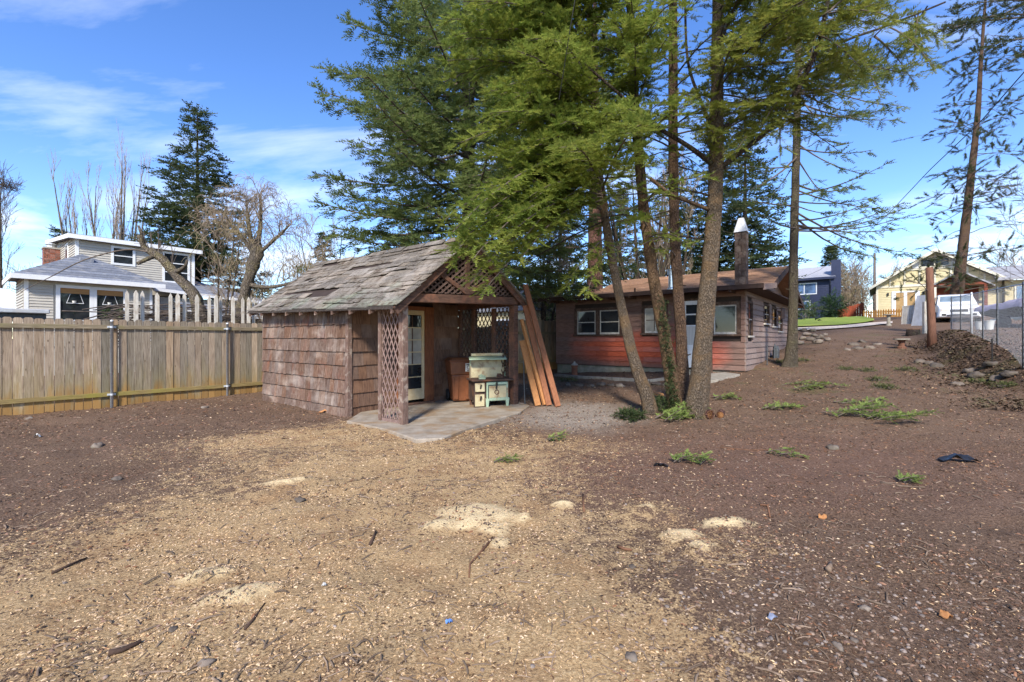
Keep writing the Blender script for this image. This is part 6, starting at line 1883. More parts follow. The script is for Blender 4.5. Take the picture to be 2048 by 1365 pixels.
# far yellow gable seen over it
YEL = mat("pale_yellow_siding", (0.58, 0.50, 0.30), (0.51, 0.44, 0.26), ns=4, vary=.03, rough=.6, bump=.05)
p = W(1104, 640, 30)
fy = thing("far_house", "distant tan house glimpsed between the shed and the brown house", "house", (p.x, p.y, .3), LOT)
MB().box((-2, 0, 0), (2, 5, 3.0)).build("wall", YEL, fy)
MB().prism([(-2.3, -.3, 3.0), (-2.3, 5.3, 3.0), (-2.3, 2.5, 4.6)], (4.6, 0, 0)).build("roof", SLATE, fy)
f_ = MB().box((-2.06, 1.8, 1.2), (-2.004, 3.2, 2.5)).build("window", WHITE, fy)
MB().box((-2.068, 1.95, 1.3), (-2.061, 3.05, 2.4)).build("pane", GLASS, f_)

# ---- lawn and pale path behind the yard
def patch(name, x0, x1, bot, top, m_, up, label, nx_=30, ny_=16):
    """ground-hugging sheet between two edge lines (each a list of photo positions)"""
    bx, by = zip(*bot); tx, ty = zip(*top)
    vs = []
    for j in range(ny_ + 1):
        for i in range(nx_ + 1):
            px = x0 + (x1 - x0) * i / nx_
            a_ = float(np.interp(px, bx, by)); c_ = float(np.interp(px, tx, ty))
            g = G(px, a_ + (c_ - a_) * j / ny_)
            vs.append((g.x, g.y, hz(g.x, g.y) + up))
    fs = [(j * (nx_ + 1) + i, j * (nx_ + 1) + i + 1, (j + 1) * (nx_ + 1) + i + 1, (j + 1) * (nx_ + 1) + i) for j in range(ny_) for i in range(nx_)]
    o = MB()._add(vs, fs).build(name, m_, smooth=True)
    return tag(o, label, kind="structure")
LAWN = mat("mown_lawn", (0.23, 0.29, 0.035), (0.15, 0.205, 0.028), (0.29, 0.31, 0.06), scale=(1, 1, 1), ns=3, patch=.6, vary=0, bump=.6, bdist=.05)
PATHM = mat("pale_gravel_path", (0.56, 0.48, 0.41), (0.43, 0.36, 0.30), ns=6, vary=0, bump=.3)
patch("lawn", 1530, 1748, [(1530, 655), (1600, 656), (1680, 653), (1730, 648), (1748, 644)], [(1530, 629), (1640, 628), (1690, 629), (1720, 634), (1748, 641)], LAWN, .10, "bright green mown lawn in front of the blue house")
patch("gravel_path", 1550, 1785, [(1550, 664), (1640, 662), (1720, 656), (1785, 649)], [(1550, 657), (1600, 657.5), (1680, 654), (1740, 648), (1785, 645)], PATHM, .07, "pale gravel path along the lower edge of the lawn", 24, 5)

# ---- blue house
NAVY = mat("navy_siding", (0.034, 0.043, 0.088), (0.025, 0.032, 0.066), scale=(1, 1, 8), ns=3, vary=.04, rough=.6)
GREYR = mat("light_grey_roof", (0.36, 0.36, 0.38), (0.28, 0.28, 0.30), ns=6, vary=.08)
SKYG = mat("painted_sky_glass", (0.16, 0.26, 0.45), (0.05, 0.08, 0.14), ns=1.2, rough=.05, bump=0, vary=0, spec=.8)  # blue of a mirrored sky is painted into the pane colour
b0 = W(1660, 622, 50)
bh = thing("blue_house", "navy blue split level house with white windows beyond the lawn", "house", (b0.x, b0.y, b0.z - .1), LOT)
MB().box((0, .05, -1.6), (8, 13, 3.7)).build("wall", NAVY, bh)
clap(bh, .05, 13, 0, 0.2, 3.6, .2, along='y', m_=NAVY)
def bwin(y0, y1, z0, z1, n_):
    f = MB().box((-.06, y0 - .1, z0 - .1), (-.02, y0, z1 + .1)).box((-.06, y1, z0 - .1), (-.02, y1 + .1, z1 + .1)).box((-.06, y0, z1), (-.02, y1, z1 + .1)).box((-.06, y0, z0 - .1), (-.02, y1, z0))
    for k in range(1, n_):
        y = y0 + (y1 - y0) * k / n_; f.box((-.06, y - .04, z0), (-.02, y + .04, z1))
    f = f.build("window", WHITE, bh)
    for k in range(n_):
        a = y0 + (y1 - y0) * k / n_ + .04; c = y0 + (y1 - y0) * (k + 1) / n_ - .04
        MB().box((-.05, a, z0), (-.03, c, z1)).build("pane", SKYG, f)
bwin(1.3, 4.6, 2.1, 3.2, 3); bwin(1.9, 4.3, .35, 1.2, 2); bwin(7, 9, 2.1, 3.2, 2)
MB().hexa([(-.6, -.5, 3.65), (4, -.5, 5.4), (4, 13.5, 5.4), (-.6, 13.5, 3.65), (-.6, -.5, 3.8), (4, -.5, 5.55), (4, 13.5, 5.55), (-.6, 13.5, 3.8)]).build("roof", GREYR, bh)
MB().hexa([(4.01, -.5, 5.4), (8.6, -.5, 3.65), (8.6, 13.5, 3.65), (4.01, 13.5, 5.4), (4.01, -.5, 5.55), (8.6, -.5, 3.8), (8.6, 13.5, 3.8), (4.01, 13.5, 5.55)]).build("roof", GREYR, bh)
MB().box((-.66, -.5, 3.55), (-.61, 13.5, 3.8)).build("gutter", NAVY, bh)
MB().box((-.4, -.95, -.6), (.6, -.12, 5.6)).build("chimney", NAVY, bh)
# shrub and conifers near it
SHRUB = needle_mat("broad_shrub_leaves", (0.045, 0.085, 0.035), (0.07, 0.12, 0.05), (0.12, 0.17, 0.08), .8)
def shrub(label, c, rx, rz, n, m_, seed, tw=.35, temps=TW_FAR, wood_m=TWIG_M, name="shrub", cat="shrub", group=None):
    t = thing(name, label, cat, c, 0, group)
    rng = np.random.default_rng(seed); lv = Leaves(temps, seed); wd = Wood()
    d = rng.normal(size=(n, 3)); d /= np.linalg.norm(d, axis=1, keepdims=True); r_ = rng.random(n) ** .45
    lump = 1 + .3 * np.sin(d[:, 0] * 5 + seed) * np.cos(d[:, 2] * 4 + d[:, 1] * 3)
    P = d * (r_ * lump)[:, None] * np.array([rx, rx, rz]); P[:, 2] += rz * 1.0
    lv.add(P, d + rng.normal(size=(n, 3)) * .6, tw * rng.uniform(.6, 1.3, n))
    for k in range(14):
        a = d[k] * np.array([rx, rx, rz]) * .85
        wd.tube(curve((0, 0, 0), (a[0], a[1], abs(a[2]) + rz * .7), .05, 6, rng, .1), .03, .006, 4)
    wd.build("stems", wood_m, t); lv.build("foliage", m_, t)
    return t
p = W(1664, 622, 46); shrub("rounded green shrub against the right end of the blue house", (p.x, p.y, hz(p.x, p.y)), 1.1, 1.5, 700, SHRUB, 161)
p = W(1612, 624, 44); shrub("sparse pale shrub beside the fir trunk at the lawn", (p.x, p.y, hz(p.x, p.y)), .9, 1.2, 200, SHRUB, 162, wood_m=TWIG_G)
p = W(1663, 600, 66); conifer("pointed conifer behind the blue house chimney", (p.x, p.y, 4.5), 10.5, .25, 1, 3.6, 110, ND_FAR, BARK_D, 163, TW_FAR, tw=.6, gap=.32, tgap=.14, spread=1.0, shape=.9)
for k, (px, Y, h) in enumerate(((1692, 62, 7.5), (1712, 58, 8.0), (1730, 60, 7.0), (1752, 64, 6.6), (1800, 70, 8.5), (1830, 72, 8.0), (1690, 52, 5.5), (2030, 60, 9))):
    far_bare({0: "leftmost rusty bare tree right of the blue house", 1: "bushy bare tree with rust leaves between blue and yellow houses", 2: "bare tree just left of the utility pole", 3: "bare tree touching the utility pole's right side", 4: "bare tree above the yellow house's left eave", 5: "bare tree left of the yellow gable peak", 6: "small bare tree before the red board fence", 7: "bare tree right of the yellow house"}[k],
             px, 600, Y, h, 171 + 9 * k, 4, 2.0, TWIG_T, (8, 5, 3), (2.2, 1.2, .7), .10, .6, .8, group="bare trees between the far houses")
# utility pole and wires
POLE = mat("pole_wood", (0.16, 0.13, 0.11), (0.09, 0.075, 0.065), ns=6, vary=0)
p = W(1749, 610, 60)
po = thing("utility_pole", "plain dark utility pole between the blue and yellow houses", "pole", (p.x, p.y, hz(p.x, p.y)))
MB().lathe([(.20, -.3), (.17, 4.5), (.13, 9.6)], (0, 0, 0), 10).build("pole", POLE, po, smooth=True)
WIRE = plain("black_cable", (0.025, 0.025, 0.028), .6)
def cable(label, pts, r=.012):
    P = [W(*q) for q in pts]
    o = MB().tube([q - P[0] for q in P], r, 5).build("cable", WIRE); o.location = P[0]
    return tag(o, label, "cable", "overhead service cables")
def sagline(a, c, n=14, s=.03):
    out = []
    for k in range(n + 1):
        t = k / n; f = 4 * t * (1 - t)
        out.append((a[0] + (c[0] - a[0]) * t, a[1] + (c[1] - a[1]) * t + f * s, a[2] + (c[2] - a[2]) * t))
    return out
cable("black service cable sloping from upper right down to the blue house roof", [(2160, 10, 9.5), (2048, 145, 11), (1960, 245, 13), (1860, 340, 16), (1780, 425, 21), (1700, 497, 29), (1640, 540, 40), (1606, 556, 49)], .014)
cable("black cable hanging vertically in front of the tall fir", [(938, -40, 13.5), (938, 80, 13.5), (939, 240, 13.6)], .012)
cable("thin cable slanting down through the bright fir boughs", [(1160, -60, 6.2), (1140, 60, 6.5), (1118, 200, 7)], .006)

# ---- red board fence, orange picket fence
REDF = mat("red_stained_boards", (0.33, 0.075, 0.035), (0.24, 0.05, 0.026), ns=6, vary=.12)
ORF = mat("orange_stained_pickets", (0.52, 0.25, 0.06), (0.40, 0.18, 0.045), ns=6, vary=.12)
A = W(1674, 622, 47); 
rf = thing("red_fence", "rust red board fence right of the blue house", "fence", (A.x, A.y, hz(A.x, A.y)), math.atan2(-.55, .83))
for k in range(11):
    MB().box((k * .2, 0, -.4), (k * .2 + .19, .03, 1.35 + .02 * (k % 3) + k * .06)).build("board", REDF, rf)
A = W(1726, 626, 42); Bq = W(1835, 620, 38)
of = thing("orange_picket_fence", "orange stained picket fence in front of the yellow house", "fence", (A.x, A.y, hz(A.x, A.y)), math.atan2(Bq.y - A.y, Bq.x - A.x))
Lf = (Bq.xy - A.xy).length; n_ = int(Lf / .2)
for k in range(n_):
    x = k * Lf / n_; zb = hz(A.x + (Bq.x - A.x) * x / Lf, A.y + (Bq.y - A.y) * x / Lf) - hz(A.x, A.y)
    MB().prism([(x, 0, zb), (x + .13, 0, zb), (x + .13, 0, zb + .85), (x + .065, 0, zb + .97), (x, 0, zb + .85)], (0, .025, 0)).build("picket", ORF, of)
zb = hz(Bq.x, Bq.y) - hz(A.x, A.y)
for z in (.25, .72): MB().bar((0, .05, z), (Lf, .05, z + zb), .04, .09).build("rail", ORF, of)
MB().bar((0, -.02, .12), (Lf, -.02, .12 + zb), .03, .22).build("kick_board", mat("mossy_orange_board", (0.40, 0.24, 0.05), (0.3, 0.18, 0.04), ns=5, vary=.05), of)

# ---- yellow house
CREAMT = mat("cream_trim", (0.68, 0.64, 0.52), (0.6, 0.56, 0.45), ns=4, vary=.02, rough=.6)
y0_ = W(1752, 620, 42)
yh = thing("yellow_house", "pale yellow gabled house with white trim and a small timber porch roof", "house", (y0_.x, y0_.y, hz(y0_.x, y0_.y) + .5), LOT)
# local: x = into the house, y = to the left; front wall at x=0, y from -8 to 0
ZE, ZP, WY = 2.65, 5.45, 8.0
MB().prism([(.03, 0, -1), (.03, -WY, -1), (.03, -WY, ZE), (.03, -WY/2, ZP - .1), (.03, 0, ZE)], (9, 0, 0)).build("wall", YEL, yh)
clap(yh, -WY, -5.6, 0, 0, 2.45, .16, along='y', m_=YEL); clap(yh, -3.35, -.15, 0, 0, 2.45, .16, along='y', m_=YEL)
MB().box((-.05, -.16, 0), (-.02, 0, 2.5)).build("corner_board", CREAMT, yh)
MB().box((-.06, -WY, 2.46), (-.0, 0, 2.66)).build("belt_trim", CREAMT, yh)
for k in range(1, 8):
    y = -k * 1.0
    zt = ZE + (ZP - ZE) * (1 - abs(y + WY/2) / (WY/2)) - .15
    if zt > 2.75: MB().box((-.05, y - .06, 2.665), (-.02, y + .06, zt)).build("batten", CREAMT, yh)
MB().box((-.055, -5.9, 3.9), (-.021, -2.1, 4.02)).build("batten", CREAMT, yh)
for s, (ya, yb_) in enumerate(((.5, -WY/2), (-WY - .5, -WY/2))):
    za = ZE - .25
    o = MB().hexa([(-.7, ya, za), (-.7, yb_, ZP), (9.5, yb_, ZP), (9.5, ya, za), (-.7, ya, za + .12), (-.7, yb_, ZP + .14), (9.5, yb_, ZP + .14), (9.5, ya, za + .12)]).build("roof_slope", GREYR, yh)
    MB().hexa([(-.76, ya, za - .12), (-.76, yb_, ZP - .14), (-.705, yb_, ZP - .14), (-.705, ya, za - .12), (-.76, ya, za + .12), (-.76, yb_, ZP + .14), (-.705, yb_, ZP + .14), (-.705, ya, za + .12)]).build("barge_board", CREAMT, yh)
f = MB().box((-.07, -5.0, 4.06), (-.02, -4.85, 4.85)).box((-.07, -3.1, 4.06), (-.02, -2.95, 4.85)).box((-.07, -4.85, 4.75), (-.02, -3.1, 4.85)).box((-.07, -4.85, 4.06), (-.02, -3.1, 4.16)).box((-.07, -4.02, 4.16), (-.02, -3.93, 4.75)).build("window", CREAMT, yh)
MB().box((-.045, -4.85, 4.16), (-.03, -4.021, 4.75)).build("pane", GLASS, f); MB().box((-.045, -3.929, 4.16), (-.03, -3.1, 4.75)).build("pane", GLASS, f)
for ya in (-5.45, -2.93): MB().box((-.06, ya, 4.05), (-.02, ya + .42, 4.86)).build("shutter", WHITE, yh)
f = MB().box((-.07, -3.0, 0), (-.021, -2.85, 2.1)).box((-.07, -1.25, 0), (-.021, -1.1, 2.1)).box((-.07, -2.85, 1.98), (-.021, -1.25, 2.1)).box((-.065, -2.16, 0), (-.021, -1.94, 1.979)).box((-.065, -2.85, 0), (-.021, -2.7, 1.979)).box((-.065, -1.4, 0), (-.021, -1.25, 1.979)).build("french_door", WHITE, yh)
DRAPE = mat("tan_drape", (0.40, 0.25, 0.10), (0.3, 0.18, 0.07), ns=4, rough=.15, vary=.03, spec=.6)
for a, c in ((-2.7, -2.16), (-1.94, -1.4)): MB().box((-.05, a, .2), (-.03, c, 1.95)).build("pane", DRAPE, f)
for y in (-3.25, -.85): MB().box((-.14, y - .06, 1.75), (-.021, y + .06, 2.0)).build("wall_lamp", CHAR, yh)
# porch roof
CED = mat("red_cedar_porch", (0.20, 0.055, 0.030), (0.13, 0.036, 0.022), ns=5, vary=.08)
for s in (-1, 1):
    yc = -5.35
    MB().hexa([(-1.9, yc + s * 2.0, 2.0), (-1.9, yc, 3.35), (-.02, yc, 3.35), (-.02, yc + s * 2.0, 2.0), (-1.9, yc + s * 2.0, 2.12), (-1.9, yc, 3.48), (-.02, yc, 3.48), (-.02, yc + s * 2.0, 2.12)]).build("porch_roof", GREYR if s < 0 else SLATE, yh)
    MB().box((-1.8, yc + s * 1.5 - .1, 0), (-1.6, yc + s * 1.5 + .1, 2.2)).build("porch_post", CREAMT if s > 0 else CED, yh)
MB().box((-1.82, yc - 1.6, 2.2), (-1.62, yc + 1.6, 2.4)).build("porch_beam", CED, yh)
MB().box((-1.80, yc - .08, 2.41), (-1.66, yc + .08, 3.25)).build("porch_king_post", CED, yh)
MB().prism([(-.12, yc - 1.5, 2.41), (-.12, yc + 1.5, 2.41), (-.12, yc, 3.3)], (.05, 0, 0)).build("porch_gable", CED, yh)
MB().box((-.10, yc - 1.3, 0), (-.02, yc + 1.3, 2.2)).build("entry_panel", CED, yh)
# right wing of it
MB().box((-.5, -14, 0), (6, -WY - .1, 2.5)).build("wing_wall", YEL, yh)
MB().hexa([(-1.1, -14.5, 2.5), (3, -14.5, 3.9), (3, -WY + .5, 3.9), (-1.1, -WY + .5, 2.5), (-1.1, -14.5, 2.65), (3, -14.5, 4.05), (3, -WY + .5, 4.05), (-1.1, -WY + .5, 2.65)]).build("wing_roof", GREYR, yh)
f = MB().box((-.58, -10.6, .3), (-.502, -8.6, 2.1)).build("window", CREAMT, yh)
MB().box((-.60, -10.5, .4), (-.581, -9.7, 2.0)).build("pane", SKYG, f); MB().box((-.60, -9.5, .4), (-.581, -8.7, 2.0)).build("pane", SKYG, f)
MB().box((-.58, -14, .1), (-.502, -12.0, 2.2)).build("garage_door", CED, yh)

# ---- white van
VANP = mat("white_car_paint", (0.72, 0.73, 0.75), (0.68, 0.69, 0.71), ns=3, rough=.25, bump=0, vary=0, spec=.6)
WSH = mat("pale_windscreen", (0.20, 0.27, 0.34), (0.10, 0.14, 0.18), ns=1.5, rough=.06, bump=0, vary=0, spec=.8)
BLKP = plain("black_plastic", (0.025, 0.025, 0.027), .5)
LAMP = plain("lamp_lens", (0.62, 0.55, 0.5), .15, 0, .7)
vp = W(1918, 641, 25.7)
van = thing("parked_van", "white van parked nose forward behind the chain link fence", "van", (vp.x, vp.y, hz(vp.x, vp.y)), LOT)
# local: -x nose (towards camera), y width
def sect(x, w, z0, z1, wt=None):
    wt = wt or w
    return [(x, -w, z0), (x, w, z0), (x, wt, z1), (x, -wt, z1)]
def loft(secs):
    b = MB(); vs = []; fs = []
    for s_ in secs: vs += s_
    for i in range(len(secs) - 1):
        for k in range(4):
            k2 = (k + 1) % 4
            fs.append((i*4+k, i*4+k2, (i+1)*4+k2, (i+1)*4+k))
    fs.append((3, 2, 1, 0)); e = (len(secs) - 1) * 4; fs.append((e, e+1, e+2, e+3))
    return b._add(vs, fs)
loft([sect(0, .82, .36, .78, .76), sect(.12, .90, .30, .95, .84), sect(.9, .93, .28, 1.06, .86), sect(1.0, .93, .28, 1.08, .87), sect(4.5, .93, .28, 1.10, .88), sect(4.7, .88, .35, 1.0, .84)]).build("body", VANP, van, bevel=.05)
cab = loft([sect(.95, .86, 1.081, 1.10, .84), sect(1.75, .86, 1.081, 1.68, .72), sect(2.2, .86, 1.081, 1.76, .70), sect(4.3, .86, 1.101, 1.74, .70), sect(4.65, .84, 1.101, 1.2, .78)]).build("cabin", VANP, van, bevel=.04)
MB().hexa([(1.02, -.74, 1.14), (1.02, .74, 1.14), (1.04, .74, 1.13), (1.04, -.74, 1.13), (1.64, -.64, 1.63), (1.64, .64, 1.63), (1.70, .64, 1.64), (1.70, -.64, 1.64)]).build("windscreen", WSH, van)
for s in (-1, 1):
    MB().hexa([(1.5, s * .868, 1.14), (2.9, s * .868, 1.14), (2.9, s * .84, 1.14), (1.5, s * .84, 1.14), (1.9, s * .77, 1.6), (2.9, s * .77, 1.6), (2.9, s * .72, 1.6), (1.9, s * .72, 1.6)]).build("side_window", GLASS, van)
    MB().box((-.012, s * .58 - .17, .66), (.10, s * .58 + .17, .82)).build("headlight", LAMP, van, bevel=.02)
    MB().box((-.02, s * .62 - .09, .42), (.05, s * .62 + .09, .52)).build("fog_light", BLKP, van)
    MB().box((1.35, s * .98 - .1, 1.12), (1.5, s * .98 + .1, 1.30)).build("mirror", BLKP, van, bevel=.02)
    for xx in (.85, 3.75):
        w = MB().lathe([(.22, -.11), (.33, -.10), (.33, .10), (.22, .11)], (0, 0, 0), 18).build("wheel", RUB, van)
        w.matrix_local = Matrix.Translation((xx, s * .84, .33)) @ Matrix.Rotation(R(90), 4, 'X')
        r_ = MB().lathe([(.20, -.115), (.21, .0), (.20, .115)], (0, 0, 0), 12).build("rim", TIN, w)
MB().box((-.025, -.36, .62), (.06, .36, .76)).build("grille", BLKP, van, bevel=.01)
MB().box((-.03, -.5, .40), (.04, .5, .47)).build("air_intake", BLKP, van)
MB().box((-.04, -.26, .50), (.0, .26, .60)).build("licence_plate", BIN_L, van)

# ---- covered boat on trailer
COVER = mat("lilac_grey_tarp", (0.36, 0.32, 0.44), (0.26, 0.23, 0.33), (0.42, 0.36, 0.44), scale=(1, 1, 1), ns=3, patch=1.5, rough=.5, vary=0, bump=.8, bdist=.06)
HULL = plain("dark_hull", (0.04, 0.05, 0.045), .4)
bp0 = W(2095, 650, 20.5)
boat = thing("covered_boat", "boat under a lilac grey cover on a trailer at the right edge", "boat", (bp0.x, bp0.y, hz(bp0.x, bp0.y)), LOT + R(28))
vs = []; fs = []; ns_ = 14; nk = 11
for i in range(ns_ + 1):
    t = i / ns_; x = -2.3 + 4.9 * t
    w = 1.0 * min(1, (t * 2.4 + .04)) ** .55
    for k in range(nk):
        a = math.pi * k / (nk - 1)
        y = w * math.cos(a) * 1.05
        z = 1.0 + .18 * (1 - t) + .42 * math.sin(a) ** .8 * (.45 + .55 * math.sin(math.pi * min(t * 1.3, 1)))
        z += .04 * math.sin(i * 1.9 + k * 1.3) + .03 * math.sin(i * 3.1 - k)
        if k in (0, nk - 1): z -= .14
        vs.append((x, y, z))
for i in range(ns_):
    for k in range(nk - 1):
        a = i * nk + k; fs.append((a, a + 1, a + nk + 1, a + nk))
MB()._add(vs, fs).build("cover", COVER, boat, smooth=True)
vs = []; fs = []
for i in range(ns_ + 1):
    t = i / ns_; x = -2.25 + 4.8 * t; w = .97 * min(1, (t * 2.4 + .03)) ** .55
    top = 1.02 + .18 * (1 - t)
    vs += [(x, w, top), (x, w * .8, .72 + .2 * (1 - t)), (x, 0, .5 + .45 * max(0, 1 - t * 2.5)), (x, -w * .8, .72 + .2 * (1 - t)), (x, -w, top)]
for i in range(ns_):
    for k in range(4):
        a = i * 5 + k; fs.append((a, a + 5, a + 6, a + 1))
fs.append((ns_*5, ns_*5+1, ns_*5+2, ns_*5+3, ns_*5+4))
MB()._add(vs, fs).build("hull", HULL, boat, smooth=True)
MB().bar((-3.3, 0, .5), (-1.4, .5, .55), .08, .08).bar((-3.3, 0, .5), (-1.4, -.5, .55), .08, .08).bar((-1.4, .5, .55), (2.3, .5, .45), .08, .08).bar((-1.4, -.5, .55), (2.3, -.5, .45), .08, .08).build("trailer_frame", GALV, boat)
for s in (-1, 1):
    w = MB().lathe([(.2, -.09), (.31, -.08), (.31, .08), (.2, .09)], (0, 0, 0), 16).build("wheel", RUB, boat)
    w.matrix_local = Matrix.Translation((.9, s * 1.0, .31)) @ Matrix.Rotation(R(90), 4, 'X')
MB().tube([(-.4, -1.05, 1.0), (-.5, -1.12, .6), (-.35, -1.15, .2)], .012, 5).build("tie_rope", BIN_L, boat)
for k, (px, Y) in enumerate(((1960, 18.0), (1978, 17.2))):
    p = W(px, 655, Y)
    bk = MB().lathe([(.11, 0), (.15, .34), (.165, .34), (.165, .36), (.14, .36), (.12, .3)], (0, 0, 0), 14).build("bucket", BIN_L)
    bk.location = (p.x, p.y, hz(p.x, p.y) + .02)
    tag(bk, ["white plastic bucket nearer the van behind the chain link fence", "white plastic bucket nearer the boat behind the chain link fence"][k], "bucket")

# ---- leaning pine by the chain link fence
pb = W(1912, 640, 29)
pn = thing("pine_tree", "leaning sparse pine with tufted branches in front of the yellow house", "tree", (pb.x, pb.y, hz(pb.x, pb.y)))
PT = [(1905, 660, 29), (1912, 600, 29), (1925, 500, 29), (1940, 370, 29), (1955, 230, 29), (1962, 120, 29), (1975, -60, 29)]
Pp = [local(W(*q), pn) for q in PT]
trunk_mesh(Pp, [.42, .33, .26, .20, .14, .10, .04], BARK_C, pn, n=14, seed=15, knots=10)
rng = np.random.default_rng(41); wd = Wood(); lv = Leaves(TW_PINE, 41)
for k in range(88):
    f = rng.uniform(.16, 1.0); i = min(int(f * 6), 5); q = np.array(Pp[i].lerp(Pp[i + 1], f * 6 - i))
    az = rng.uniform(0, 6.28); L = rng.uniform(1.6, 3.8) * (1.15 - .6 * f)
    e = q + np.array([math.cos(az) * L, math.sin(az) * L * .8, L * rng.uniform(-.35, .25)])
    C = curve(q, e, rng.uniform(-.05, .12), 8, rng, .12); wd.tube(C, .04 * (1.2 - f), .01, 4)
    for j in range(8):
        c0 = C[rng.integers(3, 8)]; e2 = c0 + rng.normal(size=3) * np.array([.46, .46, .33]) + (e - q) * .12
        B = curve(c0, e2, .03, 4, rng, .1); wd.tube(B, .010, .005, 3)
        m_ = 13; u = .35 + .65 * rng.random(m_)
        lv.add(B[0] + (B[-1] - B[0]) * u[:, None], (B[-1] - B[0])[None] * 1.5 + rng.normal(size=(m_, 3)) * .22, rng.uniform(.16, .30, m_))
tag(wd.build("branches", TWIG_M, pn), kind="stuff"); lv.build("crown", ND_PINE, pn)
# boughs entering at the top right corner from a pine outside the picture
pt = W(2230, 700, 14)
pq = thing("pine_tree", "dark pine boughs reaching in at the top right corner", "tree", (pt.x, pt.y, hz(pt.x, pt.y)))
trunk_mesh([(0, 0, -.3), (.1, 0, 6), (.2, 0, 12), (.3, 0, 17)], [.4, .33, .24, .05], BARK_D, pq, n=12, seed=19)
spq = [(2190, 70, 14, 1880, 60, 12.5, .4, .7), (2190, 40, 14, 1900, 20, 13, .4, .7), (2190, 110, 14, 1960, 100, 12.6, .4, .6), (2190, 10, 14, 1930, -20, 13, .45, .7), (2190, 90, 14, 2010, 130, 13, .35, .6), (2190, 0, 14, 1990, 40, 12.8, .4, .7), (2190, 60, 14, 1850, 75, 13.2, .3, .5)]
dress(pq, ND_PINE, spq, 43, temps=TW_MID, gap=.13, tgap=.05, tw=.2, start=.3)
# bare tree at the right edge
far_bare("dark bare tree with arching twigs at the right edge", 2075, 600, 15, 4.6, 191, 3, 1.0, TWIG_M, (9, 6, 4), (1.9, .9, .5), .09, .2, .9)

# ---- chain link fence along the berm
q0 = -2.38
def lotpt(p_, q_): return Vector((U.x * p_ + V.x * q_, U.y * p_ + V.y * q_, 0))
clf = thing("chain_link_fence", "galvanised chain link fence on the bank at the right", "fence", lotpt(13, q0), LOT)
pA, pB = 13.0, 26.0
def cz(pp): v = lotpt(pp, q0); return hz(v.x, v.y)
FH = 1.35
def ct(pp): return max(cz(18.6) + FH + .045 * (pp - 18.6), cz(pp) + 1.0)
for k, pp in enumerate((14.0, 16.6, 18.6, 20.6, 23.0, 25.6)):
    z = cz(pp)
    MB().lathe([(.02 + .012 * (k == 3), z - .2), (.02 + .012 * (k == 3), ct(pp) + .03), (.01, ct(pp) + .06)], (pp - pA, 0, 0), 10).build("post", GALV if k == 3 else METER, clf, smooth=True)
MB().tube([(x_, 0, ct(pA + x_)) for x_ in np.linspace(0, pB - pA, 14)], .014, 6).build("top_wire", GALV, clf)
wv = []; wf = []
n_ = 0; ST = .12; r_ = .0011
for s in (-1, 1):
    x_ = -FH
    while x_ < pB - pA:
        a, c = x_, x_ + FH
        aa, cc = max(a, 0), min(c, pB - pA)
        if cc - aa > .05:
            k0, k1 = (aa - a), (cc - a)
            ha = (ct(pA + aa) - cz(pA + aa)) / FH; hc = (ct(pA + cc) - cz(pA + cc)) / FH; za = cz(pA + aa) + ha * (k0 if s > 0 else FH - k0); zc = cz(pA + cc) + hc * (k1 if s > 0 else FH - k1)
            wv += [(aa, -r_, za - r_), (aa, r_, za + r_), (cc, r_, zc + r_), (cc, -r_, zc - r_)]; wf.append((n_, n_+1, n_+2, n_+3)); n_ += 4
        x_ += ST
o = np_mesh("wire_mesh", np.array(wv), np.array(wf), GALV, clf); tag(o, kind="stuff")

# ---- old brown post, leaning boards, pedestals, stump, rocks on the bank
BRP = mat("red_brown_post", (0.20, 0.095, 0.06), (0.10, 0.05, 0.034), scale=(9, 9, 1), ns=4, vary=0, bump=.5)
g = G(1862, 692); g.y = min(g.y, 17.0)
op = thing("old_post", "tall red brown weathered post standing on the bank", "post", (g.x, g.y, hz(g.x, g.y)))
MB().tube([(.04, 0, -.3), (.02, 0, .6), (-.03, 0, 1.7), (-.06, 0, 2.65)], [.15, .115, .105, .10], 12).build("shaft", BRP, op, smooth=True)
limb(op, [(1858, 585, g.y), (1845, 572, g.y - .1), (1832, 560, g.y - .2)], .015, .006, TWIG_M, 5, "branch")
BRD = mat("pale_weathered_sheet", (0.52, 0.53, 0.56), (0.38, 0.38, 0.39), scale=(1, 1, .5), ns=5, vary=.1)
def lean_sheet(label, px0, px1, pyt, pyb, Y, m_, nm, slats=0):
    a = W(px0, pyb, Y); b_ = W(px1, pyb, Y - .4); 
    t = thing(nm, label, "panel", (a.x, a.y, a.z), math.atan2(b_.y - a.y, b_.x - a.x))
    L = (b_ - a).length; H = (pyb - pyt) / FPX * Y
    n_ = slats or 1
    for k in range(n_):
        x0 = k * L / n_; x1 = (k + 1) * L / n_ - (.008 if slats else 0)
        MB().hexa([(x0, 0, -.1), (x1, 0, -.1), (x1, .03, -.1), (x0, .03, -.1), (x0 + (.18 * (1 - k / max(1, n_)) if not slats else 0), .15, H), (x1, .15, H), (x1, .18, H), (x0 + (.18 if not slats else 0), .18, H)]).build("board", m_, t)
    return t
lean_sheet("pale grey plywood sheet leaning on the bank left of the brown post", 1822, 1848, 592, 648, 22, BRD, "leaning_sheet")
lean_sheet("row of grey weathered boards leaning beside the plywood sheet", 1802, 1826, 612, 645, 22.6, PICK, "leaning_boards", 6)
p = W(1850, 640, 20); sp_ = MB().box((-.08, -.06, -.3), (.08, .06, 1.4)).build("old_gate_post", PICK); sp_.location = (p.x, p.y, hz(p.x, p.y)); tag(sp_, "pale weathered gate post just left of the brown post", "post")
CONCP = mat("mossy_concrete", (0.36, 0.33, 0.28), (0.22, 0.2, 0.16), ns=8, vary=.1)
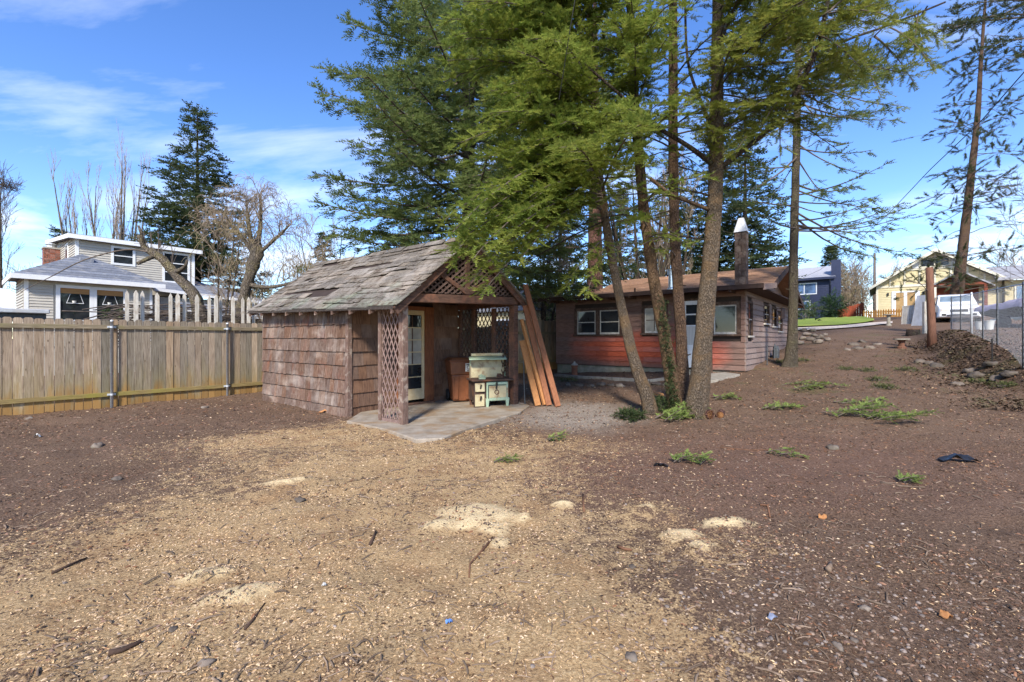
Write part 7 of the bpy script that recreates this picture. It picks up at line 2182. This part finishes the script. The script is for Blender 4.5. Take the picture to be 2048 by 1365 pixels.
def pedestal(label, px, py, h, top, m_):
    g = G(px, py)
    t = thing("bird_bath", label, "bird bath", g)
    MB().lathe([(.14, -.05), (.14, .04), (.09, .08), (.085, h - .1), (.12, h - .03)], (0, 0, 0), 14).build("pedestal", m_, t, smooth=False)
    MB().lathe([(.10, h - .03), (top, h), (top, h + .04), (top * .85, h + .04), (.05, h + .01)], (0, 0, 0), 16).build("basin", CONCP, t)
pedestal("grey concrete bird bath standing beyond the bank near the lawn", 1777, 652, .62, .26, CONCP)
pedestal("low brown pedestal with flat top on the bank", 1803, 697, .30, .24, BRP)
g = G(1826, 672)
stp = thing("tree_stump", "freshly sawn tree stump on the bank left of the brown post", "stump", g)
MB().lathe([(.30, -.1), (.25, .1), (.23, .28)], (0, 0, 0), 14).build("trunk", BARK_D, stp, smooth=True)
MB().lathe([(.225, .281), (.22, .29)], (0, 0, 0), 14).build("cut_face", LUM1, stp)
ROCK = mat("river_rock", (0.20, 0.165, 0.135), (0.105, 0.083, 0.066), (0.10, 0.09, 0.055), ns=7, patch=3, vary=.35, bump=.5)
rocks = [(1613, 672, .22), (1628, 674, .2), (1640, 678, .22), (1605, 680, .2), (1621, 683, .22), (1636, 688, .25), (1650, 673, .16), (1608, 664, .22), (1625, 664, .2), (1600, 690, .2), (1655, 683, .18)]
names = ["heap"] * 11
pile_w = ["top left", "top centre", "upper right", "left", "middle", "lower right", "far right", "rear left", "rear centre", "lower left", "right end"]
def rock_obj(px, py, r, label, seed, group, zo=0.0, flat=.65, mm=None):
    g = Gs(px, py)
    rr = random.Random(seed)
    o = MB().rock((0, 0, 0), (r, r * rr.uniform(.7, .95), r * flat), seed, 14, 9, .34).build("rock", ROCK, smooth=True)
    o.location = (g.x, g.y, g.z + r * flat * .08 + zo); o.rotation_euler = (0, 0, rr.uniform(0, 6))
    return tag(o, label, "rock", group)
for k, (px, py, r) in enumerate(rocks):
    rock_obj(px, py, r * .8, "river rock at the %s of the heap right of the tall bare fir" % pile_w[k], 300 + k, "rocks heaped by the drive", .05)
bank = [(1708, 690, .28, "left end"), (1725, 685, .25, "top"), (1716, 697, .25, "lower left"), (1740, 696, .22, "lower right"), (1755, 690, .2, "right end"), (1694, 699, .2, "nearest tip")]
for k, (px, py, r, w_) in enumerate(bank):
    rock_obj(px, py, r * .8, "flat rock at the %s of the row crossing the drive" % w_, 330 + k, "flat rocks crossing the drive", -.02, .55)
edge = [(1838, 725, .2, "just right of the low pedestal"), (1858, 730, .16, "below the brown post"), (1873, 735, .2, "right of the brown post foot"), (1940, 745, .17, "at the middle of the bank"), (1952, 755, .22, "roundest on the bank foot"), (1990, 760, .18, "palest near the right end of the bank"), (2020, 752, .2, "rightmost on the bank"), (1985, 733, .2, "beside the black stake"), (1915, 770, .14, "lowest in front of the bank")]
for k, (px, py, r, w_) in enumerate(edge):
    rock_obj(px, py, r * .8, "brown rock %s" % w_, 350 + k, "rocks along the bank", 0, .6)
stk = MB().tube([(0, 0, -.1), (0, 0, .62)], .014, 6).build("black_stake", CHAR); g = G(1984, 733); stk.location = g
tag(stk, "thin black stake on the bank before the chain link fence", "stake")
# clods and roots along the bank
flakes_bank = lambda X, Y: (np.abs(-0.7806 * X + 0.625 * Y + 2.0) < .9) * (np.abs(.625 * X + .7806 * Y - 17) < 7) * 1.0
rng = np.random.default_rng(14); n = 15000
pp = rng.uniform(11, 24, n); qq = rng.normal(-1.85, .55, n)
X = U.x * pp + V.x * qq; Y = U.y * pp + V.y * qq
Z = hgt(X, Y)
a = rng.random((n, 3)) * 6.28; s_ = rng.uniform(.008, .03, n) * (.6 + rng.random(n))
tri = np.stack([np.stack([X + s_ * np.cos(a[:, 0] + k * 2.1), Y + s_ * np.sin(a[:, 0] + k * 2.1), Z + rng.random(n) * s_ * (1.3 if k else .1)], -1) for k in range(3)], 1)
CLOD = mat("dark_leafy_debris", (0.15, 0.098, 0.062), (0.06, 0.04, 0.027), (0.10, 0.095, 0.042), ns=3, patch=1.0, vary=.4, bump=0)
o = np_mesh("bank_debris", tri.reshape(-1, 3), np.arange(n * 3).reshape(-1, 3), CLOD)
tag(o, "dark roots and dead leaves heaped along the bank", "debris", kind="stuff")
# ================================================================== SMALL THINGS IN THE YARD
# stepping edge and stones in front of the house
EDG = mat("old_concrete_edging", (0.34, 0.31, 0.26), (0.22, 0.195, 0.16), ns=8, vary=.15, bump=.5)
P = [Gs(a, b_) for a, b_ in ((1112, 752), (1160, 757), (1230, 761), (1300, 762), (1340, 761))]
o = MB()
for a, c in zip(P[:-1], P[1:]): o.bar(a + Vector((0, 0, .02)) - P[0], c + Vector((0, 0, .02)) - P[0], .14, .12)
o = o.build("kerb_edging", EDG, bevel=.01); o.location = P[0]
tag(o, "old concrete edging strip in front of the brown house", kind="structure")
P = [Gs(a, b_) for a, b_ in ((1405, 768), (1440, 763), (1480, 752), (1450, 748), (1410, 752))]
o = MB().prism([p_ - P[0] + Vector((0, 0, .05)) for p_ in P], (0, 0, -.12)).build("flagstone", EDG, bevel=.01); o.location = P[0]
tag(o, "broken flagstone slab before the white door", kind="structure")
for k, px in enumerate((1135, 1158, 1182, 1203, 1222, 1240, 1295, 1313, 1333)):
    rock_obj(px, 769 + (k % 3), .11 + .03 * (k % 2), "pale edging stone %s from the left in the row before the house" % ("first second third fourth fifth sixth seventh eighth ninth".split()[k]), 400 + k, "row of edging stones before the house", 0, .5)
# rusty capped pipe before the house wall
g = G(1149, 752)
hy = thing("rusty_hydrant", "short rusty capped iron stand in front of the brown house", "hydrant", g)
MB().lathe([(.10, -.05), (.115, .02), (.105, .06), (.10, .30), (.125, .31), (.125, .35)], (0, 0, 0), 14).build("barrel", RUST, hy)
MB().lathe([(.12, .351), (.10, .39), (.05, .42), (.03, .45), (.03, .48)], (0, 0, 0), 14).build("cap", CONCP, hy)
# sawn log ends beside the thick trunk
def log(label, px, py, L, r, rz):
    g = Gs(px, py)
    t = thing("cut_log", label, "log", (g.x, g.y, g.z + r * .9), rz, "cut log pieces at the fir foot")
    o = MB().lathe([(r, 0), (r * 1.03, L * .5), (r * .95, L)], (0, 0, 0), 14).build("bark", BARK_R, t, smooth=False); o.matrix_local = Matrix.Rotation(R(90), 4, 'X')
    c = MB().lathe([(r * .96, 0), (r * .9, .004)], (0, 0, -.0), 14).build("cut_face", LUM1, t); c.matrix_local = Matrix.Translation((0, .003, 0)) @ Matrix.Rotation(R(-90) * -1, 4, 'X')
    c.matrix_local = Matrix.Translation((0, .004, 0)) @ Matrix.Rotation(R(90), 4, 'X')
log("short sawn log beside the thickest trunk, pale end showing", 1421, 838, -.3, .085, .3)
log("dark sawn log right of the pale ended log", 1440, 835, -.32, .065, -.5)
g = Gs(1322, 795); rock_obj(1330, 805, .13, "grey boulder between the fir trunks", 420, None, 0, .7)
# flat cut disc
g = Gs(1318, 798); o = MB().lathe([(.10, .0), (.10, .03), (.09, .035)], (0, 0, 0), 14).build("wood_disc", LUM1); o.location = g + Vector((0, 0, .06)); o.rotation_euler = (.15, .1, 0)
tag(o, "pale sawn wood disc on the ground behind the leaning trunk", "wood disc")
# cut green boughs on the ground
def ground_bough(label, px, py, L, n, seed, az=None, m_=ND_CUT, h=.12):
    L *= .82; g = Gs(px, py)
    t = thing("cut_bough", label, "bough", g, 0, "cut fir boughs on the ground")
    rng = np.random.default_rng(seed); wd = Wood(); lv = Leaves(TW_NEAR, seed)
    for k in range(n):
        a = rng.uniform(0, 6.28) if az is None else az + rng.uniform(-.6, .6)
        c = rng.normal(size=2) * L * .22
        d = np.array([math.cos(a), math.sin(a)]) * L * rng.uniform(.35, .6)
        P0 = np.array([c[0] - d[0], c[1] - d[1], rng.uniform(.01, .05)]); P1 = np.array([c[0] + d[0], c[1] + d[1], rng.uniform(.03, h)])
        bough(P0, P1, wd, lv, rng, r=.008, sag=.06, spread=.22, gap=.055, tw=.085, tgap=.022, start=.08, droop=.1)
    wd.build("stems", TWIG_M, t); lv.build("needles", m_, t)
ground_bough("fresh green fir boughs heaped at the foot of the clustered trunks", 1350, 838, .75, 9, 501, 0.2, h=.26)
ground_bough("big fresh green bough lying in the yard right of the firs", 1760, 838, 1.0, 9, 502, -.2, h=.24)
ground_bough("small green sprig behind the big bough in the yard", 1722, 810, .6, 3, 503, 0)
ground_bough("lone bright green sprig in the yard centre, lighter of two", 1406, 932, .22, 3, 504)
ground_bough("lone green sprig left of the lighter sprig in the yard centre", 1374, 927, .26, 3, 505)
ground_bough("flat green sprig left of the firs near the gravel", 1108, 886, .32, 3, 506, 0)
ground_bough("green sprig right of the thick trunk", 1450, 800, .5, 3, 507, 0)
ground_bough("green sprig between the thick trunk and the big bough", 1560, 816, .55, 4, 508, 0)
ground_bough("green sprig in the yard below the big bough", 1572, 916, .3, 2, 509, 0)
ground_bough("green sprig at the far left of the drive near the bare fir", 1620, 776, .9, 4, 510, 0)
ground_bough("tiny green sprig at the right of the yard", 1820, 968, .16, 2, 511)
ground_bough("small sprig at the left of the yard centre", 1020, 925, .3, 2, 512, 0)
# ivy at the foot of the trunks
IVY = needle_mat("ivy_leaves", (0.030, 0.055, 0.020), (0.055, 0.085, 0.030), (0.12, 0.13, 0.05), 6)
g = Gs(1262, 838); shrub("dark low ivy patch left of the clustered trunks", (g.x, g.y, g.z - .03), .30, .09, 700, IVY, 521, tw=.06, temps=TW_FAR, name="ivy", cat="ivy")
g = Gs(1325, 822); shrub("green ivy growing between the clustered trunks", (g.x, g.y, g.z - .03), .30, .14, 700, IVY, 522, tw=.06, temps=TW_FAR, name="ivy", cat="ivy")
rng = np.random.default_rng(9); lv = Leaves(TW_FAR, 9); n = 520
tt = rng.random(n) ** 1.3
Pn = np.array([np.array(W(1330 - 22 * 0 + (1 - u) * 18 - u * 6, 815 - u * 215, 8.58)) for u in tt]) + rng.normal(size=(n, 3)) * np.array([.05, .03, .05])
lv.add(Pn, rng.normal(size=(n, 3)) + np.array([[0, -.6, .1]]), rng.uniform(.04, .075, n))
o = lv.build("ivy", IVY, None); tag(o, "dark ivy climbing the left side of the middle fir trunk", "ivy")
# weeds along the side of the house and in the drive
WEED = needle_mat("weed_leaves", (0.07, 0.09, 0.03), (0.12, 0.135, 0.045), (0.2, 0.2, 0.08), 4)
for k, (px, py, r, lab) in enumerate(((1605, 722, .35, "low weeds right of the bare fir's foot"), (1560, 724, .25, "low weeds between the meter and the bare fir"), (1730, 742, .3, "grass tuft in the middle of the drive"), (1815, 742, .35, "grass tuft in front of the low pedestal"),
                                  (1755, 760, .3, "yellowish grass tuft lower in the drive"), (1960, 765, .4, "grassy patch below the bank rocks"), (1770, 775, .35, "grass tuft nearest the big bough"), (2015, 775, .35, "grassy patch at the right end of the bank foot"), (1690, 740, .25, "small weed left of the drive tufts"),
                                  (1135, 762, .4, "mossy grass before the left end of the house"), (1095, 806, .12, "small grass tuft at the foot of the tallest plank"))):
    g = Gs(px, py); shrub(lab, (g.x, g.y, g.z - .045), r * .8, .055, int(300 * r + 90), WEED, 540 + k, tw=.06, temps=TW_FAR, name="weeds", cat="weeds", group="weed tufts in the drive")
# notable sticks, stones and scraps
STK_D = mat("dark_wet_stick", (0.085, 0.05, 0.035), (0.04, 0.025, 0.018), ns=12, vary=.2)
STK_R = mat("red_brown_stick", (0.22, 0.11, 0.06), (0.12, 0.06, 0.035), ns=12, vary=.2)
def stick(label, pxs, r, m_=STK_D):
    P = [Gs(a, b_) for a, b_ in pxs]
    o = MB().tube([p_ - P[0] + Vector((0, 0, r * .8)) for p_ in P], list(np.linspace(r, r * .55, len(P))), 7).build("stick", m_, smooth=True); o.location = P[0]
    tag(o, label, "stick", "sticks lying in the yard")
stick("thick dark stick near the lower left of the yard", [(218, 1310), (245, 1298), (283, 1285)], .016)
stick("thin dark stick at the left among the mulch", [(105, 1152), (140, 1135), (174, 1118)], .010)
stick("bent brown stick pointing down from the sawdust mounds", [(985, 1085), (960, 1108), (940, 1135), (938, 1160)], .009, STK_R)
stick("upright looking bark stick left of the lower mounds", [(740, 1093), (748, 1078), (752, 1065)], .012)
stick("curved thin stick in the lower centre sawdust", [(490, 1262), (510, 1240), (530, 1210)], .008)
stick("pair-like brown stick left of the right mounds", [(1166, 992), (1167, 1005), (1168, 1020)], .012, STK_R)
stick("forked reddish stick above the right mounds", [(1520, 1015), (1536, 1018), (1540, 1038)], .011, STK_R)
stick("grey wood stick at the right of the yard", [(1656, 1150), (1660, 1140), (1661, 1132)], .018, STICK)
stick("long pale stick in the lower right gravel", [(1718, 1198), (1750, 1208), (1782, 1212)], .008, STICK)
stick("long grey stick at the upper right of the yard", [(1760, 968), (1800, 974), (1850, 978)], .010, STICK)
stick("reddish root stick in the centre right", [(1440, 893), (1500, 898), (1560, 902)], .008, STK_R)
stick("brown stick left of the long pale stick", [(1236, 1090), (1250, 1096), (1264, 1102)], .014, STK_R)
for k, (px, py, r, lab) in enumerate(((345, 1268, .022, "grey stone in the lower left sawdust"), (410, 1328, .035, "pale flat stone at the bottom left"), (600, 1002, .05, "dark stone in the middle of the sawdust"), (235, 957, .05, "grey stone at the left of the yard"), (195, 894, .09, "flat pale stone on the dark mulch"),
                                  (620, 1232, .02, "small grey stone below centre"), (1262, 1325, .03, "round pebble at the lower right edge of the sawdust"), (1665, 898, .08, "tan stone right of centre"), (1708, 1286, .02, "white pebble in the lower right gravel"), (1265, 1132, .03, "small stone at the sawdust border"),
                                  (1675, 1300, .028, "pale rounded stone among the lower right gravel"), (1730, 1222, .03, "brown rock piece in the right gravel"), (60, 838, .07, "stone near the fence foot"), (410, 818, .07, "pale stone between the fence posts"))):
    rock_obj(px, py, r, lab, 600 + k, "loose stones in the yard", 0, .55)
BPL = plain("black_plastic_film", (0.018, 0.018, 0.02), .35)
def scrap(label, px, py, w, l, m_, rz, hgt_=.03, nm="scrap"):
    g = Gs(px, py); vs = []; fs = []; n_ = 7; rr = random.Random(int(px))
    for i in range(n_):
        for j in range(4):
            vs.append(((i / (n_ - 1) - .5) * l, (j / 3 - .5) * w * (1 - .5 * abs(i / (n_ - 1) - .5)), hgt_ * (.3 + rr.random()) * math.sin(math.pi * (i + .5) / n_)))
    for i in range(n_ - 1):
        for j in range(3): fs.append((i*4+j, (i+1)*4+j, (i+1)*4+j+1, i*4+j+1))
    nb_ = len(vs)
    b = MB()._add(vs, fs); b._add([(v[0], v[1], v[2] - .004) for v in vs], [f_[::-1] for f_ in fs])
    o = b.build(nm, m_, smooth=True); o.location = (g.x, g.y, g.z + .008); o.rotation_euler = (0, 0, rz)
    tag(o, label, "scrap")
scrap("crumpled black plastic strip at the right of the yard", 1918, 927, .14, .38, BPL, -.2, .09, "plastic_scrap")
scrap("small dark scrap left of the green sprigs", 1322, 938, .07, .16, BPL, -.4, .03, "plastic_scrap")
scrap("tiny bright blue scrap in the lower centre sawdust", 898, 1256, .03, .035, plain("blue_plastic", (0.16, 0.33, 0.72), .4), .3, .012, "plastic_scrap")
scrap("crumpled blue grey foil in the lower right gravel", 1545, 1247, .03, .055, plain("blue_grey_foil", (0.24, 0.27, 0.36), .5), .5, .018, "foil_scrap")
scrap("small white scrap on the dark mulch at the left", 75, 874, .06, .08, BIN_L, .5, .06, "paper_scrap")
scrap("tiny white chip in the centre sawdust", 648, 1183, .02, .025, BIN_L, .2, .012, "paper_scrap")
scrap("orange wood chunk in the lower right gravel", 1892, 1229, .05, .05, LUM1, .2, .03, "wood_chunk")
scrap("orange wood chunk right of the right mounds", 1645, 1036, .06, .07, LUM1, .8, .03, "wood_chunk")
scrap("fresh splinter of wood at the corner of the shed", 655, 826, .07, .32, LUM1, .4, .06, "wood_chunk")
